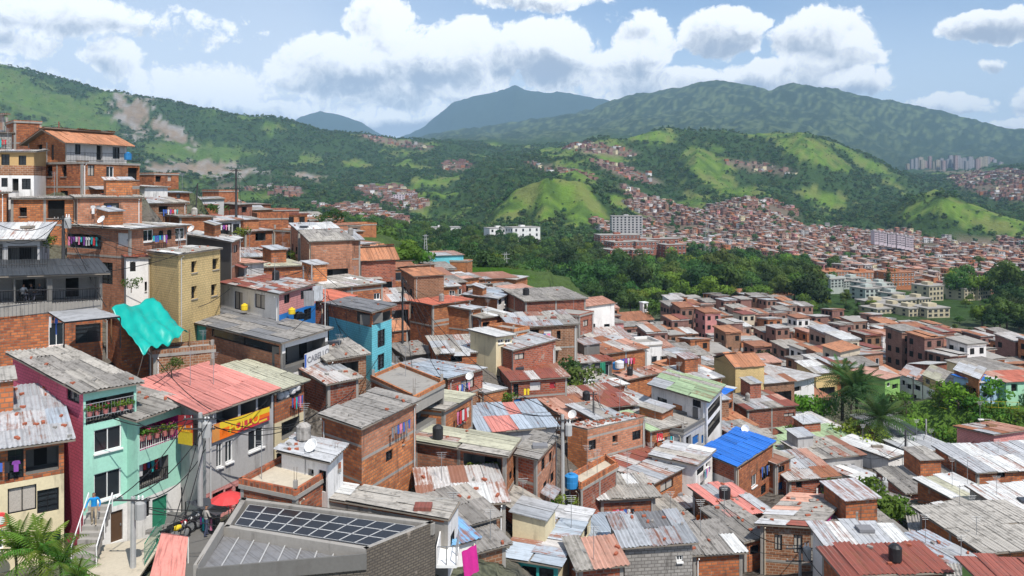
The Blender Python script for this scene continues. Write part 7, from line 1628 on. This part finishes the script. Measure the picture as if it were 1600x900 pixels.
umbrella(357,772,45.5,1.0,'red street umbrella below the chicken banner building'); umbrella(1340,808,66,.8,'red umbrella left of the two bright trees'); umbrella(1345-2,815,66.5,.7,'second red umbrella close to its neighbour'); umbrella(1441,711,92,1.0,'pink umbrella behind the sports court','cloth_pink'); umbrella(1395,812,65,.6,'red parasol leaning by the thin grey pole')
e = empty('awning', pt(325,815,44.5)); tag(e, 'dark sagging awning over the street stall', 'awning'); O = e.location
q = [pt(290,784,46), pt(326,777,47.5), pt(362,795,45.5), pt(338,806,43.5)]; V, Qd = [], []
for j in range(9):
    for i in range(9):
        s_, t_ = i/8, j/8; x = (q[0]*(1-s_)+q[1]*s_)*(1-t_)+(q[3]*(1-s_)+q[2]*s_)*t_-O; V.append((x.x, x.y, x.z-.25*math.sin(math.pi*s_)*math.sin(math.pi*t_)+.04*math.sin(s_*18)))
for j in range(8):
    for i in range(8): k = j*9+i; Qd.append((k,k+1,k+10,k+9))
link(bpy.data.objects.new('canopy', np_mesh('canopy', V, Qd, None, ['tarp_dark'], None, True)), e)
for x in q:
    mb = MB(); mb.tube([x-O-Vector((0,0,2.3)), x-O], .03, 'black_metal', 5); mb.build('post', e)
# round sign, tanks, dishes, sheets
e = empty('round_sign', pt(2,812,40.2)); tag(e, 'round red and white advertising sign at the left edge', 'sign'); mb = MB(); mb.lathe((0,0,0), [(.36,0),(.38,.02),(.38,.06),(.36,.08)], 'umbrella_red', 20, (.3,-1,0)); mb.build('disc', e); mb = MB(); mb.lathe((.025,-.085,0), [(.13,0),(.2,.005),(.2,.01)], 'cloth_white', 16, (.3,-1,0)); mb.build('emblem', e)
def tank(p, y, d_, r_, h_, mat, label):
    e = empty('water_tank', pt(p, y, d_)); tag(e, label, 'water tank'); mb = MB(); mb.lathe((0,0,0), [(r_*.9,0),(r_,.05),(r_*1.02,h_*.45),(r_,h_*.5),(r_*1.03,h_*.9),(r_*.7,h_*1.02)], mat, 14); mb.build('body', e, True); mb = MB(); mb.lathe((0,0,h_*1.02), [(r_*.42,0),(r_*.42,.07),(r_*.2,.1)], mat, 10); mb.build('lid', e)
tank(893,762,60.5,.5,1.0,'tank_blue','blue water tank beside the flat beige terrace'); tank(1034,585,96,.5,.7,'tank_black','dark water tank near the gallery house'); tank(200,250,92.5,.4,.8,'tank_blue','blue water tank on the terracotta house balcony'); tank(470,498,70.5,.35,.5,'tank_black','dark tank on the rose house terrace'); tank(968,575,92,.5,.8,'cloth_white','white tank pair on the patched roofs'); tank(963,577,92.5,.45,.8,'tank_blue','blue barrel beside the white tank'); tank(1290,770,75,.5,.9,'tank_black','black tank behind the rusted patch roof'); tank(456,491,71,.3,.5,'cloth_yellow','yellow barrel on the rose house terrace'); tank(376+6,485,74,.3,.55,'cloth_yellow','yellow barrel at the left end of the rose house terrace')
def dish(p, y, d_, label, r_=.4):
    e = empty('satellite_dish', pt(p, y, d_)); tag(e, label, 'satellite dish'); ax = Vector((-.4,-.7,.6)).normalized(); mb = MB(); mb.tube([(0,0,-.6),(0,0,.1)], .025, 'grey_metal', 5); mb.build('mast', e)
    mb = MB(); mb.lathe(Vector((0,0,.1)), [(.02,0),(r_*.5,.04),(r_*.85,.11),(r_,.17),(r_*.97,.18),(r_*.5,.06),(.02,.03)], 'white_paint', 14, ax); mb.build('reflector', e, True)
    mb = MB(); mb.tube([Vector((0,0,.1))+ax*.05, Vector((0,0,.1))+ax*.42], .015, 'grey_metal', 4); mb.build('feed', e)
for i, (p, y, d_, lb) in enumerate([(160,346,72,'grey dish on the long pale roof'),(735,590,72,'dish above the large light-grey tin roof'),(895,650,71,'dish at the rounded parapet house'),(640,418,132,'dish on the pink-red tin roof'),(1165,672,80,'dish by the blue roof'),(560,372,140,'dish on the ridge house'),(300,360,84,'dish behind the yellow block'),(488,700,45,'dish on the white rooftop room'),(1228,600,120,'dish on the white flat-roofed house')]): dish(p, y, d_, 'pale satellite '+lb)
def panel(p, y, d_, w_, h_, mat, label, name, cat, tilt=.25, rz=0.3):
    e = empty(name, pt(p, y, d_)); tag(e, label, cat); mb = MB(); u = Vector((math.cos(rz), math.sin(rz), 0)); n_ = Vector((-u.y, u.x, 0)); up = (Vector((0,0,1))*math.cos(tilt)+n_*math.sin(tilt))
    k = 6
    for i in range(k):
        x0, x1 = -w_/2+w_*i/k, -w_/2+w_*(i+1)/k; o0, o1 = n_*.04*math.sin(i*2.1), n_*.04*math.sin((i+1)*2.1); mb.face([u*x0+o0, u*x1+o1, u*x1+o1+up*h_, u*x0+o0+up*h_], mat); mb.face([u*x0+o0-n_*.02, u*x0+o0+up*h_-n_*.02, u*x1+o1+up*h_-n_*.02, u*x1+o1-n_*.02], mat)
    mb.build('sheet', e)
panel(737,898,40.5,1.1,1.3,'magenta','magenta cloth sheet hanging beside the light blue shed','hanging_sheet','cloth',.15,.9); panel(483,478,69,.9,1.3,'grey_sheet','grey loose board leaning on the rose house wall','loose_board','board',.1,.5); panel(497,470,71,.9,1.3,'zinc','pale loose board beside the grey board on the rose house','loose_board','board',.1,.5); panel(942,585,94,.6,1.4,'door_green','green door panel in the dark shack below the brick hall','loose_door','board',.05,.1)
panel(700,552,84,1.5,.7,'zinc_light','loose zinc sheet on the mid-lane rooftop','loose_sheet','board',1.0,.1); panel(722,556,84,1.7,.6,'zinc_light','second loose zinc sheet on the mid-lane rooftop','loose_sheet','board',1.0,.05); panel(332,588,60,.35,1.3,'timber_grey','weathered timber post in the brick yard','timber_post','post',0,.2)
# sacks
for i, (p, y) in enumerate([(438,624),(446,622),(456,616),(463,611)]):
    e = empty('sack', pt(p, y, 54.6+i*.35)); tag(e, f'{ORD[i]} stuffed white sack from the left on the khaki-roofed balcony', 'sack'); mb = MB(); mb.lathe((0,0,0), [(.16,0),(.26,.1),(.28,.3),(.2,.45),(.06,.52)], 'cloth_white', 9); mb.build('body', e, True); mb = MB(); mb.lathe((0,0,.5), [(.05,0),(.09,.06),(.03,.1)], 'cloth_grey', 6); mb.build('tied_neck', e)

# ------------------------------------------------------------------ people
def person_mat(name, top, bottom, skin=(.30,.16,.10), hair=(.02,.015,.012), zw=.98, zn=1.46, zh=1.66):
    m, t, b = newmat(name, .85); oc = N(t, 'ShaderNodeTexCoord').outputs['Object']; sp = N(t, 'ShaderNodeSeparateXYZ'); put(t, sp.inputs[0], oc); z = sp.outputs[2]
    c = mixc(t, math_(t, 'GREATER_THAN', z, zw), bottom, top); c = mixc(t, math_(t, 'GREATER_THAN', z, zn), c, skin); c = mixc(t, math_(t, 'GREATER_THAN', z, zh), c, hair); c = mixc(t, math_(t, 'LESS_THAN', z, .07), c, (.03,.03,.03))
    t.links.new(hsv(t, c, math_(t, 'MULTIPLY_ADD', tnoise(t, oc, 9, 3), .5, .75)), b.inputs['Base Color'])
HANDM = None
def person(label, loc, rz, matn, J, scale=1.0):
    """J: joints of the pose; one skinned surface"""
    global HANDM
    names = list(J); vs = [J[n][:3] for n in names]; rad = [J[n][3] for n in names]; ix = {n: i for i, n in enumerate(names)}
    ed = [('pelvis','belly'),('belly','chest'),('chest','neck'),('neck','head'),('head','crown')]
    for s_ in 'lr': ed += [('pelvis','hip_'+s_),('hip_'+s_,'knee_'+s_),('knee_'+s_,'ankle_'+s_),('ankle_'+s_,'toe_'+s_),('chest','sh_'+s_),('sh_'+s_,'elb_'+s_),('elb_'+s_,'wr_'+s_)]
    me = bpy.data.meshes.new('body'); me.from_pydata(vs, [(ix[a], ix[b]) for a, b in ed], []); me.materials.append(MAT[matn])
    e = empty('person', loc); e.rotation_euler = (0,0,rz); e.scale = (scale,)*3; tag(e, label, 'person'); o = link(bpy.data.objects.new('body', me), e)
    sk = o.modifiers.new('skin', 'SKIN'); sk.use_smooth_shade = True; sub = o.modifiers.new('sub', 'SUBSURF'); sub.levels = 1; sub.render_levels = 1
    for i, d_ in enumerate(me.skin_vertices[0].data): d_.radius = (rad[i], rad[i]*.85); d_.use_root = (i == 0)
    if HANDM is None:
        mb = MB(); mb.box((0,0,-.05), (.04,0,0), (0,.014,0), (0,0,.05), 'skin')
        for k, (x, l_) in enumerate(((-.03,.075),(-.01,.085),(.011,.08),(.031,.062))): mb.tube([(x,0,-.1),(x,-.008,-.1-l_*.5),(x,-.028,-.1-l_)], [.0095,.009,.006], 'skin', 5)
        mb.tube([(.04,0,-.03),(.062,-.012,-.065),(.066,-.024,-.095)], [.011,.010,.007], 'skin', 5); HANDM = mb.mesh('hand', True)
    for s_ in 'lr':
        w_, el_ = Vector(J['wr_'+s_][:3]), Vector(J['elb_'+s_][:3]); hnd = link(bpy.data.objects.new('hand', HANDM), e); hnd.location = w_; hnd.rotation_euler = Vector((w_-el_)).to_track_quat('-Z','Y').to_euler()
    hd = Vector(J['head'][:3]); fm = MB()
    for sx_ in (-.035,.035): fm.lathe(hd+Vector((sx_,-.098,.02)), [(.012,0),(.008,.008)], 'void', 6, (0,-1,0))
    fm.build('eye', e)['kind'] = 'stuff'
    nm = MB(); nm.tube([hd+Vector((0,-.095,.015)), hd+Vector((0,-.125,-.03)), hd+Vector((0,-.10,-.04))], [.010,.016,.010], 'skin', 5); nm.build('nose', e)
    return e
def stand(stride=.12, lean=0.0):
    return dict(pelvis=(0,0,.95,.135), belly=(0,-lean*.4,1.12,.135), chest=(0,-lean,1.34,.15), neck=(0,-lean,1.50,.06), head=(0,-lean-.02,1.60,.095), crown=(0,-lean-.01,1.70,.08),
      hip_l=(.09,0,.88,.09), knee_l=(.10,-stride,.50,.065), ankle_l=(.10,-stride*.6,.09,.045), toe_l=(.11,-stride*.6-.16,.04,.035), hip_r=(-.09,0,.88,.09), knee_r=(-.10,stride*.3,.48,.065), ankle_r=(-.10,stride,.09,.045), toe_r=(-.11,stride-.16,.04,.035),
      sh_l=(.20,-lean,1.40,.065), elb_l=(.29,-lean+.05,1.13,.05), wr_l=(.27,-lean-.14,.93,.035), sh_r=(-.20,-lean,1.40,.065), elb_r=(-.31,-lean-.05,1.15,.05), wr_r=(-.36,-lean-.25,1.02,.035))
def sit():
    j = stand(); j.update(pelvis=(0,0,.50,.14), belly=(0,0,.68,.135), chest=(0,-.04,.90,.15), neck=(0,-.05,1.06,.06), head=(0,-.07,1.17,.095), crown=(0,-.06,1.27,.08), hip_l=(.09,-.08,.50,.09), knee_l=(.11,-.46,.50,.065), ankle_l=(.11,-.48,.09,.045), toe_l=(.11,-.62,.04,.035), hip_r=(-.09,-.08,.50,.09), knee_r=(-.11,-.46,.50,.065), ankle_r=(-.11,-.48,.09,.045), toe_r=(-.11,-.62,.04,.035),
      sh_l=(.20,-.04,.97,.065), elb_l=(.27,-.10,.72,.05), wr_l=(.17,-.34,.66,.035), sh_r=(-.20,-.04,.97,.065), elb_r=(-.27,-.10,.72,.05), wr_r=(-.17,-.34,.66,.035)); return j
person_mat('person_blue', (.01,.24,.58), (.40,.32,.22)); person_mat('person_orange', (.80,.15,.01), (.75,.13,.01)); person_mat('person_white', (.65,.64,.62), (.05,.05,.07), zw=.52, zn=1.03, zh=1.22); person_mat('person_dark', (.05,.05,.06), (.10,.10,.13), zw=.52, zn=1.03, zh=1.22); person_mat('person_grey', (.35,.33,.3), (.06,.07,.12))
st_e = [o for o in bpy.data.objects if o.name == 'stairs'][0]
person('person in a bright blue jacket and khaki trousers descending the stairs', st_e.location+Vector((-.40,1.5,1.44)), .35, 'person_blue', stand(.16,.04))
person('person in bright orange clothes standing between tin roofs', pt(1092,832,62.5), .6, 'person_orange', stand(.06), .95)
for i, (p, lb, m_, rz) in enumerate([(36,'seated person in a white top on the cafe terrace','person_white',1.2),(50,'seated person in dark clothes on the cafe terrace, middle','person_dark',-1.2),(63,'seated person in dark clothes on the cafe terrace, right','person_dark',-.6)]):
    q = pt(p, 475, 59.2+.02*p); q.z = pt(24,476,58.2).z+.02; person(lb, q, rz, m_, sit()); 
    e = empty('chair', q); e.rotation_euler = (0,0,rz); tag(e, ['plastic chair under the person in white','plastic chair under the middle seated person','plastic chair under the right seated person'][i], 'chair')
    mb = MB(); mb.abox(-.22,.22,-.22,.22,.34,.37,'black_metal'); mb.build('seat', e); mb = MB(); mb.abox(-.22,.22,.2,.23,.37,.85,'black_metal'); mb.build('backrest', e)
    for sx_ in (-.19,.19):
        for sy_ in (-.19,.19): mb = MB(); mb.tube([(sx_,sy_,0),(sx_,sy_,.34)], .018, 'black_metal', 5); mb.build('leg', e)
person('pedestrian in a grey shirt on the street corner', gpt(322,838,zs-.25), 2.4, 'person_grey', stand(.14))

def motorbike(p, y, rz, col, label):
    e = empty('motorbike', gpt(p, y, zs-.24)); e.rotation_euler = (0,0,rz); tag(e, label, 'motorbike')
    for x in (-.62, .62):
        mb = MB(); n_ = 16; rim = [(x+.29*math.cos(2*math.pi*k/n_), 0, .30+.29*math.sin(2*math.pi*k/n_)) for k in range(n_+1)]; mb.tube(rim, .05, 'black_metal', 6, False); w_ = mb.build('tyre', e, True)
        mb = MB(); mb.lathe((x,-.04,.30), [(.05,0),(.20,.03),(.20,.05),(.05,.08)], 'grey_metal', 10, (0,1,0)); mb.build('rim', w_)
    mb = MB(); mb.tube([(-.62,0,.30),(-.2,0,.42),(.25,0,.60),(.50,0,.85),(.62,0,.30)], [.04,.07,.06,.045,.03], 'grey_metal', 6); mb.build('frame', e)
    mb = MB(); mb.lathe((-.05,0,.66), [(.06,0),(.13,.08),(.15,.25),(.10,.42),(.04,.46)], col, 10, (1,0,.12)); mb.build('fuel_tank', e, True)
    mb = MB(); mb.box((-.38,0,.74), (.34,0,.03), (0,.12,0), (0,0,.05), 'black_metal'); mb.build('seat', e)
    mb = MB(); mb.box((-.02,0,.40), (.18,0,0), (0,.11,0), (0,0,.14), 'grey_metal'); mb.build('engine', e)
    mb = MB(); mb.tube([(.42,-.34,.98),(.48,0,.95),(.42,.34,.98)], .02, 'black_metal', 6); mb.build('handlebar', e)
    mb = MB(); mb.lathe((.56,0,.82), [(.09,0),(.10,.05),(.06,.10)], 'white_paint', 10, (1,0,0)); mb.build('headlight', e)
motorbike(282,838,.9,'door_red','red motorbike parked before the grey side wall'); motorbike(296,832,1.0,'tank_black','black motorbike parked beside the red one'); motorbike(272,846,.8,'cloth_yellow','yellow motorbike nearest the forecourt steps')
laundry('shirts for sale hung under the dark street awning', pt(312,806,45), pt(336,812,44), 6, 31, .7)
e = empty('rubble_heap', gpt(262,832,zs)); tag(e, 'heap of pale broken rubble beside the green railing', 'rubble'); mb = MB()
for k in range(46):
    a_, r_ = rt.uniform(0,6.28), rt.uniform(0,1)**.5; mb.box((r_*1.1*math.cos(a_), r_*.7*math.sin(a_), .38*(1-r_)+.05), (rt.uniform(.06,.14),rt.uniform(-.04,.04),.02), (.02,rt.uniform(.05,.11),0), (0,0,rt.uniform(.04,.08)), 'stone')
mb.build('stone', e)['kind'] = 'stuff'
railing('green railing between forecourt and pink canopy', gpt(226,884,zs), gpt(252,842,zs), 1.1, 'door_green', gap=.2)
